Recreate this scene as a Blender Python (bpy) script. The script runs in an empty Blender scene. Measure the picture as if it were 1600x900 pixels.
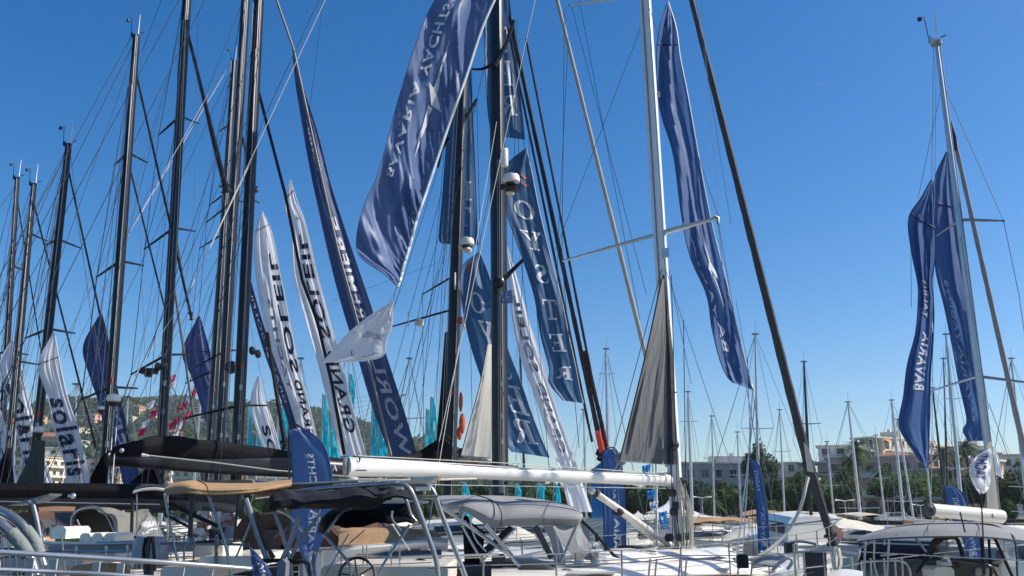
import bpy, bmesh, math, random
from mathutils import Vector, Matrix, noise
R = math.radians
rnd = random.Random(7)
sc = bpy.context.scene
col = sc.collection

# ---------------------------------------------------------------- camera, sky, sun
FOC = 1400.0                      # focal length in photo pixels (1600 wide)
TAN = 0.25                        # camera tilts up by atan(0.25)
PITCH = math.atan(TAN)
CZ = 2.8
cam_d = bpy.data.cameras.new('camera'); cam = bpy.data.objects.new('camera', cam_d); col.objects.link(cam)
cam_d.sensor_width = 36; cam_d.lens = 36 * FOC / 1600
cam.location = (0, 0, CZ); cam.rotation_euler = (R(90) + PITCH, 0, 0)
cam_d.clip_end = 20000; cam_d.clip_start = 0.1
sc.camera = cam
SUN_AZ, SUN_EL = R(89), R(40)     # azimuth from the view direction towards the right
w = bpy.data.worlds.new('World'); sc.world = w; w.use_nodes = True
nt = w.node_tree
sky = nt.nodes.new('ShaderNodeTexSky'); sky.sky_type = 'NISHITA'; sky.sun_disc = False
sky.sun_elevation = SUN_EL; sky.sun_rotation = SUN_AZ
sky.air_density = 0.95; sky.dust_density = 0.7; sky.ozone_density = 3.2; sky.altitude = 0
bg = nt.nodes['Background']; bg.inputs[1].default_value = 0.105
hs = nt.nodes.new('ShaderNodeHueSaturation'); hs.inputs['Hue'].default_value = .503; hs.inputs['Saturation'].default_value = 1.4; hs.inputs['Value'].default_value = 1.11   # the phone's vivid rendering of the same sky, all round
nt.links.new(sky.outputs[0], hs.inputs['Color']); nt.links.new(hs.outputs[0], bg.inputs[0])
sun_d = bpy.data.lights.new('sun', 'SUN'); sun_d.energy = 4.6; sun_d.angle = R(0.53); sun_d.color = (1, 0.94, 0.85)
sun = bpy.data.objects.new('sun', sun_d); col.objects.link(sun)
sv = Vector((math.sin(SUN_AZ) * math.cos(SUN_EL), math.cos(SUN_AZ) * math.cos(SUN_EL), math.sin(SUN_EL)))
sun.rotation_euler = sv.to_track_quat('Z', 'Y').to_euler(); sun.location = (40, 10, 60)
sc.view_settings.view_transform = 'Standard'; sc.view_settings.look = 'None'
sc.view_settings.exposure = 0.36; sc.view_settings.gamma = 1.0
sc.render.engine = 'CYCLES'
sc.cycles.max_bounces = 8; sc.cycles.transparent_max_bounces = 16

def P(x, y, Y):
    """point of the place at distance Y seen at photo position x, y"""
    a = (x - 800) / FOC; b = (450 - y) / FOC
    c, s = math.cos(PITCH), math.sin(PITCH)
    d = Vector((a, c - b * s, s + b * c))
    return Vector((0, 0, CZ)) + d * (Y / d.y)

# ---------------------------------------------------------------- materials
MATS = {}
def srgb(r, g, b):
    f = lambda c: (c / 255 / 12.92) if c / 255 <= .04045 else ((c / 255 + .055) / 1.055) ** 2.4
    return (f(r), f(g), f(b))
def mat(name, c, rough=.5, metal=0, var=.12, scale=3., bump=0., bscale=40., coat=0., trans=0., alpha=1., c2=None, spec=.5, stretch=None, emis=None):
    if name in MATS: return MATS[name]
    m = bpy.data.materials.new(name); m.use_nodes = True; MATS[name] = m
    n = m.node_tree; bs = n.nodes['Principled BSDF']; out = n.nodes['Material Output']
    bs.inputs['Roughness'].default_value = rough; bs.inputs['Metallic'].default_value = metal
    bs.inputs['Coat Weight'].default_value = coat; bs.inputs['Coat Roughness'].default_value = .12
    bs.inputs['Specular IOR Level'].default_value = spec
    tc = n.nodes.new('ShaderNodeTexCoord'); mp = n.nodes.new('ShaderNodeMapping')
    n.links.new(tc.outputs['Object'], mp.inputs[0])
    if stretch: mp.inputs['Scale'].default_value = stretch
    nz = n.nodes.new('ShaderNodeTexNoise'); nz.inputs['Scale'].default_value = scale; nz.inputs['Detail'].default_value = 6; nz.inputs['Roughness'].default_value = .65
    n.links.new(mp.outputs[0], nz.inputs['Vector'])
    rp = n.nodes.new('ShaderNodeValToRGB'); rp.color_ramp.elements[0].position = .3; rp.color_ramp.elements[1].position = .7
    a = tuple(x * (1 - var) for x in c) if c2 is None else c
    b = tuple(min(1, x * (1 + var)) for x in c) if c2 is None else c2
    rp.color_ramp.elements[0].color = (*a, 1); rp.color_ramp.elements[1].color = (*b, 1)
    n.links.new(nz.outputs['Fac'], rp.inputs[0]); n.links.new(rp.outputs[0], bs.inputs['Base Color'])
    if bump:
        n2 = n.nodes.new('ShaderNodeTexNoise'); n2.inputs['Scale'].default_value = bscale; n2.inputs['Detail'].default_value = 4
        n.links.new(mp.outputs[0], n2.inputs['Vector'])
        bp = n.nodes.new('ShaderNodeBump'); bp.inputs['Strength'].default_value = bump; bp.inputs['Distance'].default_value = .05
        n.links.new(n2.outputs['Fac'], bp.inputs['Height']); n.links.new(bp.outputs[0], bs.inputs['Normal'])
    if trans:
        tr = n.nodes.new('ShaderNodeBsdfTranslucent'); n.links.new(rp.outputs[0], tr.inputs[0])
        mx = n.nodes.new('ShaderNodeMixShader'); mx.inputs[0].default_value = trans
        n.links.new(bs.outputs[0], mx.inputs[1]); n.links.new(tr.outputs[0], mx.inputs[2]); n.links.new(mx.outputs[0], out.inputs[0])
    if alpha < 1:
        tp = n.nodes.new('ShaderNodeBsdfTransparent'); mx = n.nodes.new('ShaderNodeMixShader'); mx.inputs[0].default_value = alpha
        n.links.new(tp.outputs[0], mx.inputs[1]); n.links.new(bs.outputs[0], mx.inputs[2]); n.links.new(mx.outputs[0], out.inputs[0])
    return m
def C(r, g, b): return srgb(r, g, b)
carbon = mat('carbon_black_paint', (.008, .009, .013), .32, spec=.3, coat=.12, var=.25, scale=1.5)
carbon_g = mat('carbon_grey_paint', (.016, .019, .027), .34, spec=.3, coat=.15, var=.25, scale=1.2)
alu_w = mat('white_mast_paint', (.78, .77, .73), .3, var=.05, coat=.2, scale=2)
alu_c = mat('cream_spar_paint', (.72, .69, .6), .35, var=.06, scale=2)
alu = mat('anodised_aluminium', (.52, .53, .54), .35, metal=.75, var=.12, scale=5)
alu_d = mat('dull_grey_metal', (.25, .26, .28), .45, metal=.5, var=.2, scale=5)
steel = mat('polished_stainless', (.36, .355, .345), .24, metal=.75, var=.08, scale=8)
wire_d = mat('dark_rigging_wire', (.045, .05, .07), .4, metal=.3)
wire_l = mat('light_rope', (.62, .58, .5), .8, var=.2, scale=30)
wire_m = mat('grey_rigging_wire', (.22, .23, .25), .35, metal=.6)
rope_r = mat('rust_red_rope', (.3, .1, .06), .8)
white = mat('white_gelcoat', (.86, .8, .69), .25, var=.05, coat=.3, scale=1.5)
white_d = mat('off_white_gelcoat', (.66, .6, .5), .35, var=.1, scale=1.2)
greyhull = mat('light_grey_hull', (.38, .4, .42), .3, var=.08, coat=.3, scale=.8)
navy_hull = mat('navy_hull', (.012, .02, .045), .15, var=.1, coat=.6)
dark = mat('black_plastic', (.02, .02, .023), .45, var=.3, scale=6)
rubber = mat('charcoal_rubber', (.045, .047, .052), .7, var=.2)
teak = mat('teak_deck', (.3, .19, .1), .65, var=.25, scale=6, stretch=(1, 8, 1))
glassd = mat('tinted_window', (.02, .03, .045), .06, var=.4, scale=1, spec=.8)
vinyl = mat('clear_vinyl_window', (.6, .62, .62), .12, var=.2, scale=4, alpha=.16, bump=.4, bscale=6)
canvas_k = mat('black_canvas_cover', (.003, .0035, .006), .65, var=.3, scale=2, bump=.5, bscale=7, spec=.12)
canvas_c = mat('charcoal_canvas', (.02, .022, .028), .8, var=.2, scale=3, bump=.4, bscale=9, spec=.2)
canvas_g = mat('grey_canvas', (.31, .31, .305), .9, var=.08, scale=2.5, bump=.15, bscale=8, trans=.08, spec=.2)
canvas_gd = mat('slate_grey_canvas', (.085, .09, .1), .85, var=.15, scale=2.5, bump=.3, bscale=8, spec=.2)
canvas_t = mat('tan_canvas', (.48, .3, .16), .85, var=.1, scale=3, bump=.3, bscale=9, trans=.12, spec=.2)
canvas_b = mat('brown_canvas', (.1, .055, .04), .85, var=.2, scale=3, bump=.3, bscale=9, spec=.2)
canvas_w = mat('cream_canvas', (.74, .68, .56), .85, var=.08, scale=2, bump=.25, bscale=5, trans=.15, spec=.2)
sail_w = mat('white_sailcloth', (.84, .8, .7), .7, var=.05, scale=2, bump=.15, bscale=6, trans=.55, spec=.3)
sail_g = mat('grey_sun_faded_sailcloth', (.17, .17, .172), .75, var=.15, scale=1.2, bump=.35, bscale=5, trans=.12, stretch=(4, 4, .6), spec=.25)
def cloth(name, c, sat=.5, tr=.34, v=.08):
    return mat(name, c, sat, var=v, scale=1.2, bump=.12, bscale=5, trans=tr, spec=.4)
bav = cloth('royal_blue_satin_cloth', (.07, .15, .35), .58, .45)
bavd = cloth('navy_satin_cloth', (.11, .175, .35), .45, .38)
oys = cloth('slate_blue_flag_cloth', (.045, .13, .27), .55, .42)
nav = cloth('dark_navy_flag_cloth', (.05, .085, .2), .6, .3)
whc = cloth('white_flag_cloth', (.86, .87, .9), .6, .58, .04)
vio = cloth('violet_blue_flag_cloth', (.06, .09, .24), .6, .35)
tur = cloth('turquoise_flag_cloth', (.03, .55, .66), .6, .6)
pnk = cloth('crimson_pennant_cloth', (.6, .03, .12), .6, .4)
sky_c = cloth('sky_blue_pennant_cloth', (.04, .3, .7), .6, .4)
ink_w = mat('white_print', (.95, .96, .97), .5, var=.01, trans=.5)
ink_d = mat('dark_navy_print', (.03, .035, .08), .6, var=.1, trans=.1)
ink_r = mat('orange_red_print', (.55, .1, .05), .6, var=.1, trans=.2)
ink_g = mat('grey_print', (.3, .31, .36), .6, var=.1, trans=.1)
red = mat('red_paint', (.5, .04, .03), .5)
orange = mat('orange_red_cover', (.65, .13, .05), .7, trans=.3, bump=.3, bscale=9)

# ---------------------------------------------------------------- mesh collector
class M:
    def __init__(s): s.v = []; s.f = []; s.flat = False
    def add(s, vs, fs):
        o = len(s.v); s.v += [Vector(v) for v in vs]; s.f += [tuple(i + o for i in f) for f in fs]; return s
    def poly(s, pts): return s.add(pts, [tuple(range(len(pts)))])
    def box(s, c, size, rz=0, ax=None):
        c = Vector(c); hx, hy, hz = size[0] / 2, size[1] / 2, size[2] / 2
        if ax is None: X, Y, Z = Vector((math.cos(rz), math.sin(rz), 0)), Vector((-math.sin(rz), math.cos(rz), 0)), Vector((0, 0, 1))
        else: X, Y, Z = ax
        vs = [c + X * (i * hx) + Y * (j * hy) + Z * (k * hz) for i in (-1, 1) for j in (-1, 1) for k in (-1, 1)]
        return s.add(vs, [(0, 1, 3, 2), (4, 6, 7, 5), (0, 4, 5, 1), (2, 3, 7, 6), (0, 2, 6, 4), (1, 5, 7, 3)])
    def tube(s, pts, r, n=8, flat=1.0, cap=True):
        pts = [Vector(p) for p in pts]; N = len(pts)
        rs = r if isinstance(r, (list, tuple)) else [r] * N
        d = (pts[-1] - pts[0]).normalized() if (pts[-1] - pts[0]).length > 1e-6 else Vector((0, 0, 1))
        up = Vector((0, 1, 0)) if abs(d.y) < .9 else Vector((0, 0, 1))
        vs = []
        for i, p in enumerate(pts):
            t = (pts[min(i + 1, N - 1)] - pts[max(i - 1, 0)])
            t = t.normalized() if t.length > 1e-9 else d
            a = (up - t * up.dot(t)); a = a.normalized() if a.length > 1e-4 else t.orthogonal().normalized()
            b = t.cross(a)
            for k in range(n):
                th = 2 * math.pi * k / n
                vs.append(p + a * (math.cos(th) * rs[i] * flat) + b * (math.sin(th) * rs[i]))
            up = a
        fs = [(i * n + k, i * n + (k + 1) % n, (i + 1) * n + (k + 1) % n, (i + 1) * n + k) for i in range(N - 1) for k in range(n)]
        if cap: fs += [tuple(range(n - 1, -1, -1)), tuple(range((N - 1) * n, N * n))]
        return s.add(vs, fs)
    def lathe(s, c, prof, n=14, ax=Vector((0, 0, 1))):
        c = Vector(c); ax = Vector(ax).normalized(); a = ax.orthogonal().normalized(); b = ax.cross(a); vs = []
        for (r, h) in prof:
            for k in range(n):
                th = 2 * math.pi * k / n; vs.append(c + ax * h + a * (r * math.cos(th)) + b * (r * math.sin(th)))
        m_ = len(prof)
        fs = [(i * n + k, i * n + (k + 1) % n, (i + 1) * n + (k + 1) % n, (i + 1) * n + k) for i in range(m_ - 1) for k in range(n)]
        fs += [tuple(range(n - 1, -1, -1)), tuple(range((m_ - 1) * n, m_ * n))]
        return s.add(vs, fs)
    def ball(s, c, r, n=10, sc_=(1, 1, 1)):
        c = Vector(c); vs = []; m_ = n // 2
        for i in range(1, m_):
            ph = math.pi * i / m_
            for k in range(n):
                th = 2 * math.pi * k / n
                vs.append(c + Vector((r * sc_[0] * math.sin(ph) * math.cos(th), r * sc_[1] * math.sin(ph) * math.sin(th), r * sc_[2] * math.cos(ph))))
        fs = [(i * n + k, (i + 1) * n + k, (i + 1) * n + (k + 1) % n, i * n + (k + 1) % n) for i in range(m_ - 2) for k in range(n)]
        o = len(vs); vs += [c + Vector((0, 0, r * sc_[2])), c - Vector((0, 0, r * sc_[2]))]
        fs += [(o, k, (k + 1) % n) for k in range(n)] + [(o + 1, (m_ - 2) * n + (k + 1) % n, (m_ - 2) * n + k) for k in range(n)]
        return s.add(vs, fs)
    def grid(s, rows, thick=0.):
        nr, nc = len(rows), len(rows[0]); vs = [Vector(p) for r in rows for p in r]
        fs = [(i * nc + j, i * nc + j + 1, (i + 1) * nc + j + 1, (i + 1) * nc + j) for i in range(nr - 1) for j in range(nc - 1)]
        if thick:
            me = bpy.data.meshes.new('tmp'); me.from_pydata([tuple(v) for v in vs], [], fs); me.update()
            nn = [v.normal.copy() for v in me.vertices]; bpy.data.meshes.remove(me)
            o = len(vs); vs2 = [v - n * thick for v, n in zip(vs, nn)]; fs2 = [tuple(reversed([i + o for i in f])) for f in fs]
            ring = [j for j in range(nc)] + [i * nc + nc - 1 for i in range(1, nr)] + [(nr - 1) * nc + j for j in range(nc - 2, -1, -1)] + [i * nc for i in range(nr - 2, 0, -1)]
            L = len(ring); fs3 = [(ring[(k + 1) % L], ring[k], ring[k] + o, ring[(k + 1) % L] + o) for k in range(L)]
            return s.add(vs + vs2, fs + fs2 + fs3)
        return s.add(vs, fs)
    def prism(s, pts, ext):
        pts = [Vector(p) for p in pts]; n = len(pts); e = Vector(ext)
        return s.add(pts + [p + e for p in pts], [tuple(range(n)), tuple(range(2 * n - 1, n - 1, -1))] + [(k, k + n, (k + 1) % n + n, (k + 1) % n) for k in range(n)])

ORG = {}
def setp(o, label=None, cat=None, group=None, kind=None):
    if label: o['label'] = label
    if cat: o['category'] = cat
    if group: o['group'] = group
    if kind: o['kind'] = kind
    return o
def thing(name, label, cat, loc, group=None):
    o = bpy.data.objects.new(name, None); col.objects.link(o); o.location = loc; o.empty_display_size = .3
    ORG[o] = Vector(loc); return setp(o, label, cat, group)
def build(name, m, ma, org, smooth=True):
    me = bpy.data.meshes.new(name); me.from_pydata([tuple(v - org) for v in m.v], [], m.f); me.update()
    bm = bmesh.new(); bm.from_mesh(me); bmesh.ops.recalc_face_normals(bm, faces=bm.faces)
    bm.to_mesh(me); bm.free()
    me.materials.append(ma)
    if smooth:
        me.polygons.foreach_set('use_smooth', [True] * len(me.polygons))
        try: me.set_sharp_from_angle(angle=R(38))
        except Exception: pass
    o = bpy.data.objects.new(name, me); col.objects.link(o); return o
def part(name, m, ma, parent, label=None, kind=None, smooth=True):
    o = build(name, m, ma, ORG[parent], smooth); o.parent = parent; ORG[o] = ORG[parent]
    return setp(o, label, None, None, kind)
def single(name, m, ma, label=None, cat=None, group=None, kind=None, smooth=True):
    xs = [v.x for v in m.v]; ys = [v.y for v in m.v]; zs = [v.z for v in m.v]
    org = Vector(((min(xs) + max(xs)) / 2, (min(ys) + max(ys)) / 2, min(zs)))
    if kind == 'structure': org = Vector((0, 0, 0))
    o = build(name, m, ma, org, smooth); o.location = org; ORG[o] = org
    return setp(o, label, cat, group, kind)
def line(name, pts, parent, r=.006, ma=None, n=5):
    return part(name, M().tube(pts, r, n), ma or wire_d, parent)
def curve(pts, n=6):
    """Catmull-Rom through vectors"""
    pts = [Vector(p) for p in pts]; q = [pts[0] * 2 - pts[1]] + pts + [pts[-1] * 2 - pts[-2]]; out = []
    for i in range(1, len(q) - 2):
        for k in range(n):
            t = k / n; a, b, c, d = q[i - 1], q[i], q[i + 1], q[i + 2]
            out.append(.5 * ((2 * b) + (c - a) * t + (2 * a - 5 * b + 4 * c - d) * t * t + (3 * b - a - 3 * c + d) * t ** 3))
    out.append(pts[-1]); return out
def PL(pts, Y): return [P(p[0], p[1], p[2] if len(p) > 2 else Y) for p in pts]

# ---------------------------------------------------------------- text
TXT = {}
def text2d(s_):
    """filled outline of a string as 2D triangles scaled to the unit box"""
    if s_ in TXT: return TXT[s_]
    cu = bpy.data.curves.new('t', 'FONT'); cu.body = s_; cu.resolution_u = 3; cu.space_character = 1.12; cu.offset = .022
    ob = bpy.data.objects.new('t', cu); col.objects.link(ob); bpy.context.view_layer.update()
    me = bpy.data.meshes.new_from_object(ob.evaluated_get(bpy.context.evaluated_depsgraph_get()))
    vs = [v.co.copy() for v in me.vertices]; fs = [tuple(p.vertices) for p in me.polygons]
    bpy.data.objects.remove(ob); bpy.data.curves.remove(cu); bpy.data.meshes.remove(me)
    x0 = min(v.x for v in vs); x1 = max(v.x for v in vs); y0 = min(v.y for v in vs); y1 = max(v.y for v in vs)
    asp = (x1 - x0) / (y1 - y0)
    TXT[s_] = ([((v.x - x0) / (x1 - x0), (v.y - y0) / (y1 - y0)) for v in vs], fs, asp); return TXT[s_]
def ring(cx, cy, rx, ry, ix, iy, a0=0, a1=360, n=20):
    out = []
    for k in range(n):
        t0 = R(a0 + (a1 - a0) * k / n); t1 = R(a0 + (a1 - a0) * (k + 1) / n)
        out.append([(cx + rx * math.cos(t0), cy + ry * math.sin(t0)), (cx + rx * math.cos(t1), cy + ry * math.sin(t1)), (cx + ix * math.cos(t1), cy + iy * math.sin(t1)), (cx + ix * math.cos(t0), cy + iy * math.sin(t0))])
    return out
def bar(x0, y0, x1, y1): return [(x0, y0), (x1, y0), (x1, y1), (x0, y1)]
GLY = {
 'O': ring(.5, .5, .5, .5, .28, .41, n=24),
 'Y': [[(.02, .91), (.32, .91), (.66, .47), (.38, .47)], [(.96, .91), (.8, .91), (.5, .471), (.661, .471)], bar(.38, .09, .62, .469), bar(-.02, .911, .42, 1), bar(.62, .911, 1.02, 1), bar(.22, 0, .8, .089)],
 'T': [bar(.38, .09, .62, .9), bar(0, .901, 1, 1), bar(0, .72, .09, .9), bar(.91, .72, 1, .9), bar(.2, 0, .8, .089)],
 'E': [bar(.12, .09, .38, .91), bar(0, .911, .97, 1), bar(.381, .46, .74, .55), bar(0, 0, .97, .089), bar(.88, .74, .97, .91), bar(.88, .09, .97, .28), bar(.66, .36, .74, .459), bar(.66, .551, .74, .64)],
 'R': [bar(.12, .09, .36, .91), bar(0, .911, .42, 1), bar(0, 0, .5, .089)] + ring(.42, .75, .42, .25, .18, .165, -90, 90, 12) + [bar(.361, .5, .42, .585), [(.42, .499), (.68, .499), (1.05, 0.0), (.76, 0.0)]],
}
def s_gly():
    c = [(.84, .74), (.8, .88), (.66, .965), (.48, .975), (.28, .93), (.17, .78), (.24, .64), (.5, .53), (.72, .42), (.84, .26), (.74, .09), (.5, .025), (.3, .04), (.14, .14), (.1, .3)]
    w_ = [.03, .05, .05, .05, .08, .11, .12, .12, .12, .12, .09, .05, .05, .05, .03]; out = []
    pts = curve([Vector((a, b, 0)) for a, b in c], 3); W = [w_[min(len(w_) - 1, i // 3)] * (1 - (i % 3) / 3) + w_[min(len(w_) - 1, i // 3 + 1)] * (i % 3) / 3 for i in range(len(pts))]
    L = []
    for i, p in enumerate(pts):
        t = (pts[min(i + 1, len(pts) - 1)] - pts[max(0, i - 1)]).normalized(); nrm = Vector((-t.y, t.x, 0)) * W[i]; L.append((p + nrm, p - nrm))
    for a, b in zip(L, L[1:]): out.append([(a[0].x, a[0].y), (b[0].x, b[0].y), (b[1].x, b[1].y), (a[1].x, a[1].y)])
    return out
GLY['S'] = s_gly()

# ---------------------------------------------------------------- cloth banners
def banner(name, label, cat, rows, Y0, Y1, ma, texts=(), amp=.06, fu=5., fv=3., nu=16, nv=64, seed=0, group=None, batten=None, rope=None, extra=None, ripple=0., skew=0., crease=0., fold=0., tilt=0.):
    """rows: edge points from top to bottom (xl, yl, xr, yr). texts: (string, u0, u1, v0, v1, mode, material, font)"""
    pl = curve([Vector((r[0], r[1], 0)) for r in rows], 10); pr = curve([Vector((r[2], r[3], 0)) for r in rows], 10)
    def at(c, v):
        f = v * (len(c) - 1); i = min(int(f), len(c) - 2); return c[i].lerp(c[i + 1], f - i)
    G = []
    for j in range(nv + 1):
        v = j / nv; a, b = at(pl, v), at(pr, v); Yb = Y0 + (Y1 - Y0) * v; row = []
        wpx = (b - a).length; k = min(1., wpx / 25)
        for i in range(nu + 1):
            u = i / nu; e = min(1, 4 * (1 - u)) * .75 + .25
            h = noise.noise(Vector((u * fu + skew * v * 6, v * fv + seed * 7.1, seed * 3.3))) + .45 * noise.noise(Vector((u * fu * 2.3 + skew * v * 13, v * fv * 2.1, seed * 1.7 + 9)))
            h += ripple * math.sin(v * 60 + u * 9 + 2 * h) * u ** 2
            q = a.lerp(b, u); dy = amp * h * k * e
            dy += tilt * u
            if fold: dy += fold * math.tanh((u - .34 - .06 * math.sin(v * 9 + seed)) / .07) * (.5 + .5 * math.sin(v * 5.5 + 1.2))
            if crease:
                cz = noise.noise(Vector((u * 2.2 + 3, v * 26 - u * 7, seed * 2.1))); cz = (1 - abs(cz) * 2.2) * (.35 + .65 * u)
                dy += crease * cz * max(0, .5 + noise.noise(Vector((u * 3, v * 5, 4.4 + seed)))) * min(1, 6 * (1 - u) + .3)
            row.append(P(q.x, q.y, Yb + dy * 1.6) + Vector((0, 0, 0)))
        G.append(row)
    base = Vector(G[-1][0]); root = thing(name, label, cat, base, group)
    part('fabric', M().grid(G), ma, root)
    def S(u, v, off):
        u = min(max(u, 0), 1); v = min(max(v, 0), 1)
        fi = min(int(u * nu), nu - 1); fj = min(int(v * nv), nv - 1); a = u * nu - fi; b = v * nv - fj
        p00, p10, p01, p11 = G[fj][fi], G[fj][fi + 1], G[fj + 1][fi], G[fj + 1][fi + 1]
        p = p00.lerp(p10, a).lerp(p01.lerp(p11, a), b)
        nn = (p10 - p00).cross(p01 - p00)
        nn = nn.normalized() if nn.length > 1e-9 else Vector((0, -1, 0))
        if nn.y > 0: nn = -nn
        return p + nn * off
    by = {}
    for t in texts:
        s_, u0, u1, v0, v1, mode, im = t[:7]
        if isinstance(s_, str) and mode != 'stack': vs, fs, asp = text2d(s_)
        elif mode == 'stack':
            vs = []; fs = []
            for pg in GLY[s_]:
                o = len(vs); vs += pg; fs.append(tuple(range(o, o + len(pg))))
            mode = 'mirror'
        else:
            vs = []; fs = []
            for pg in s_:
                o = len(vs); vs += pg; fs.append(tuple(range(o, o + len(pg))))
        bm = bmesh.new(); bv = []
        for (x, y) in vs:
            if mode == 'up': u, v = u0 + (u1 - u0) * y, v1 + (v0 - v1) * x        # seen from behind, runs upwards
            elif mode == 'down': u, v = u0 + (u1 - u0) * y, v0 + (v1 - v0) * x    # runs downwards
            elif mode == 'mirror': u, v = u1 + (u0 - u1) * x, v1 + (v0 - v1) * y  # upright letters seen from behind
            else: u, v = u0 + (u1 - u0) * x, v0 + (v1 - v0) * y
            bv.append(bm.verts.new((u, v, 0)))
        for f in fs:
            try: bm.faces.new([bv[i] for i in f])
            except ValueError: pass
        for j in range(int(v0 * nv), int(v1 * nv) + 2):
            if v0 < j / nv < v1: bmesh.ops.bisect_plane(bm, geom=bm.verts[:] + bm.edges[:] + bm.faces[:], plane_co=(0, j / nv, 0), plane_no=(0, 1, 0))
        for i in range(1, nu):
            if min(u0, u1) < i / nu < max(u0, u1): bmesh.ops.bisect_plane(bm, geom=bm.verts[:] + bm.edges[:] + bm.faces[:], plane_co=(i / nu, 0, 0), plane_no=(1, 0, 0))
        m = by.setdefault(im.name, (M(), im))[0]
        for off in (.011 + .22 * crease, -.011 - .22 * crease):
            m.add([S(v.co.x, v.co.y, off) for v in bm.verts], [tuple(v.index for v in f.verts) for f in (bm.verts.index_update() or bm.faces)])
        bm.free()
    for k_, (m, im) in by.items(): part('lettering', m, im, root, smooth=False)
    if nv >= 50:
        for e_ in (0, nu): part('hem', M().tube([G[j][e_] for j in range(0, nv + 1, 2)], .011, 5), ma, root)
    for bt in (batten or []):
        part('batten', M().tube([S(i / 8, bt if not isinstance(bt, tuple) else bt[0] + (bt[1] - bt[0]) * i / 8, .012) for i in range(9)], .014, 5), MATS['dark_navy_print'], root)
    if rope:
        rm, rr, side = rope
        part('edge_rope', M().tube([G[j][nu if side else 0] for j in range(0, nv + 1, 2)], rr, 6), rm, root)
    return root, S, G
STAR = [[(.5, 0), (.56, .44), (.44, .44)], [(.44, .4401), (.56, .4401), (.78, .5), (.22, .5)], [(.22, .5001), (.4, .5001), (.34, .56)], [(.4, .5001), (.78, .5001), (1, .6), (.62, .56)], [(.42, .5602), (.53, .5602), (.5, 1)]]
FLW = []
# ================================================================ SETTING
m_water = mat('harbour_water', (.012, .035, .045), .08, var=.3, scale=.15, bump=.55, bscale=1.6, spec=.6)
m_quay = mat('quay_concrete', (.36, .34, .3), .85, var=.15, scale=.6, bump=.3, bscale=8)
m_land = mat('dry_hill_ground', (.07, .085, .035), .95, var=.3, scale=.03, c2=(.16, .14, .08))
m_road = mat('asphalt', (.055, .055, .055), .9, var=.15)
m = M().poly([(-3000, -20, 0), (3000, -20, 0), (3000, 9000, 0), (-3000, 9000, 0)])
single('water', m, m_water, kind='structure')
# sea bed / ground sheet behind the quay
QY = 96
g = M()
g.add([(-1500, QY, 1.3), (1500, QY, 1.3), (1500, 9000, 1.3), (-1500, 9000, 1.3)], [(0, 1, 2, 3)])
single('ground', g, m_land, kind='structure')
single('quay', M().box((0, QY - .6, .15), (3000, 1.6, 2.4)), m_quay, kind='structure')
single('promenade', M().box((0, QY + 6, 1.304), (3000, 11, .05)), m_quay, kind='structure')
single('road', M().box((0, QY + 18, 1.31), (3000, 9, .04)), m_road, kind='structure')
mk = M()
for k in range(60): mk.box((-180 + 6 * k, QY + 18, 1.336), (2.4, .14, .006))
single('road_marking', mk, mat('road_paint', (.75, .75, .72), .7), kind='structure')

# far hill on the left
HX0, HX1 = -760, 60
def hill_h(x, y):
    """height of the hill by place"""
    t = (x + 340) / 300.0
    h = 112 * math.exp(-((x + 430) / 230) ** 2) + 62 * math.exp(-((x + 170) / 150) ** 2) + 18 * math.exp(-((x + 20) / 70) ** 2)
    h *= max(0, min(1, (y - 480) / 480)) ** .8
    h += 9 * noise.noise(Vector((x * .012, y * .012, 3))) * min(1, max(0, (y - 480) / 200))
    h *= max(0, min(1, (1500 - y) / 400))
    return h + 1.4
rows = []
for j in range(41):
    y = 470 + j * 26
    rows.append([(x, y, hill_h(x, y)) for x in range(HX0, HX1 + 200, 16)])
single('hill', M().grid(rows), m_land, kind='structure')
fol = [mat('dark_pine_foliage', (.02, .042, .014), .8, c2=(.06, .1, .03), scale=.25, trans=.25, spec=.2),
       mat('mid_green_foliage', (.03, .06, .016), .8, c2=(.1, .15, .035), scale=.25, trans=.3, spec=.2),
       mat('olive_foliage', (.06, .08, .025), .8, c2=(.13, .14, .05), scale=.6, trans=.2, spec=.2),
       mat('bright_pine_foliage', (.045, .09, .018), .8, c2=(.14, .21, .045), scale=.3, trans=.35, spec=.2)]
bark = mat('tree_bark', (.12, .085, .06), .95, var=.3, scale=6, bump=.6, bscale=12)
def leafcloud(m, c, rad, n, s_, rg, shell=.55, low=0.):
    c = Vector(c)
    for _ in range(n):
        while True:
            d = Vector((rg.uniform(-1, 1), rg.uniform(-1, 1), rg.uniform(-1, 1)))
            if .05 < d.length < 1: break
        d = d.normalized() * (shell + (1 - shell) * rg.random() ** .6)
        if d.z < low: d.z = low + rg.random() * .1
        wob = 1 + .22 * noise.noise(Vector((d.x * 2.3 + c.x, d.y * 2.3, d.z * 2.3 + c.z)))
        p = c + Vector((d.x * rad[0], d.y * rad[1], d.z * rad[2])) * wob
        a = Vector((rg.uniform(-1, 1), rg.uniform(-1, 1), rg.uniform(-.6, .6))).normalized(); b = a.orthogonal().normalized()
        k = s_ * rg.uniform(.6, 1.3)
        m.add([p - a * k, p + b * k * .6, p + a * k, p - b * k * .6], [(0, 1, 2, 3)])
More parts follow.
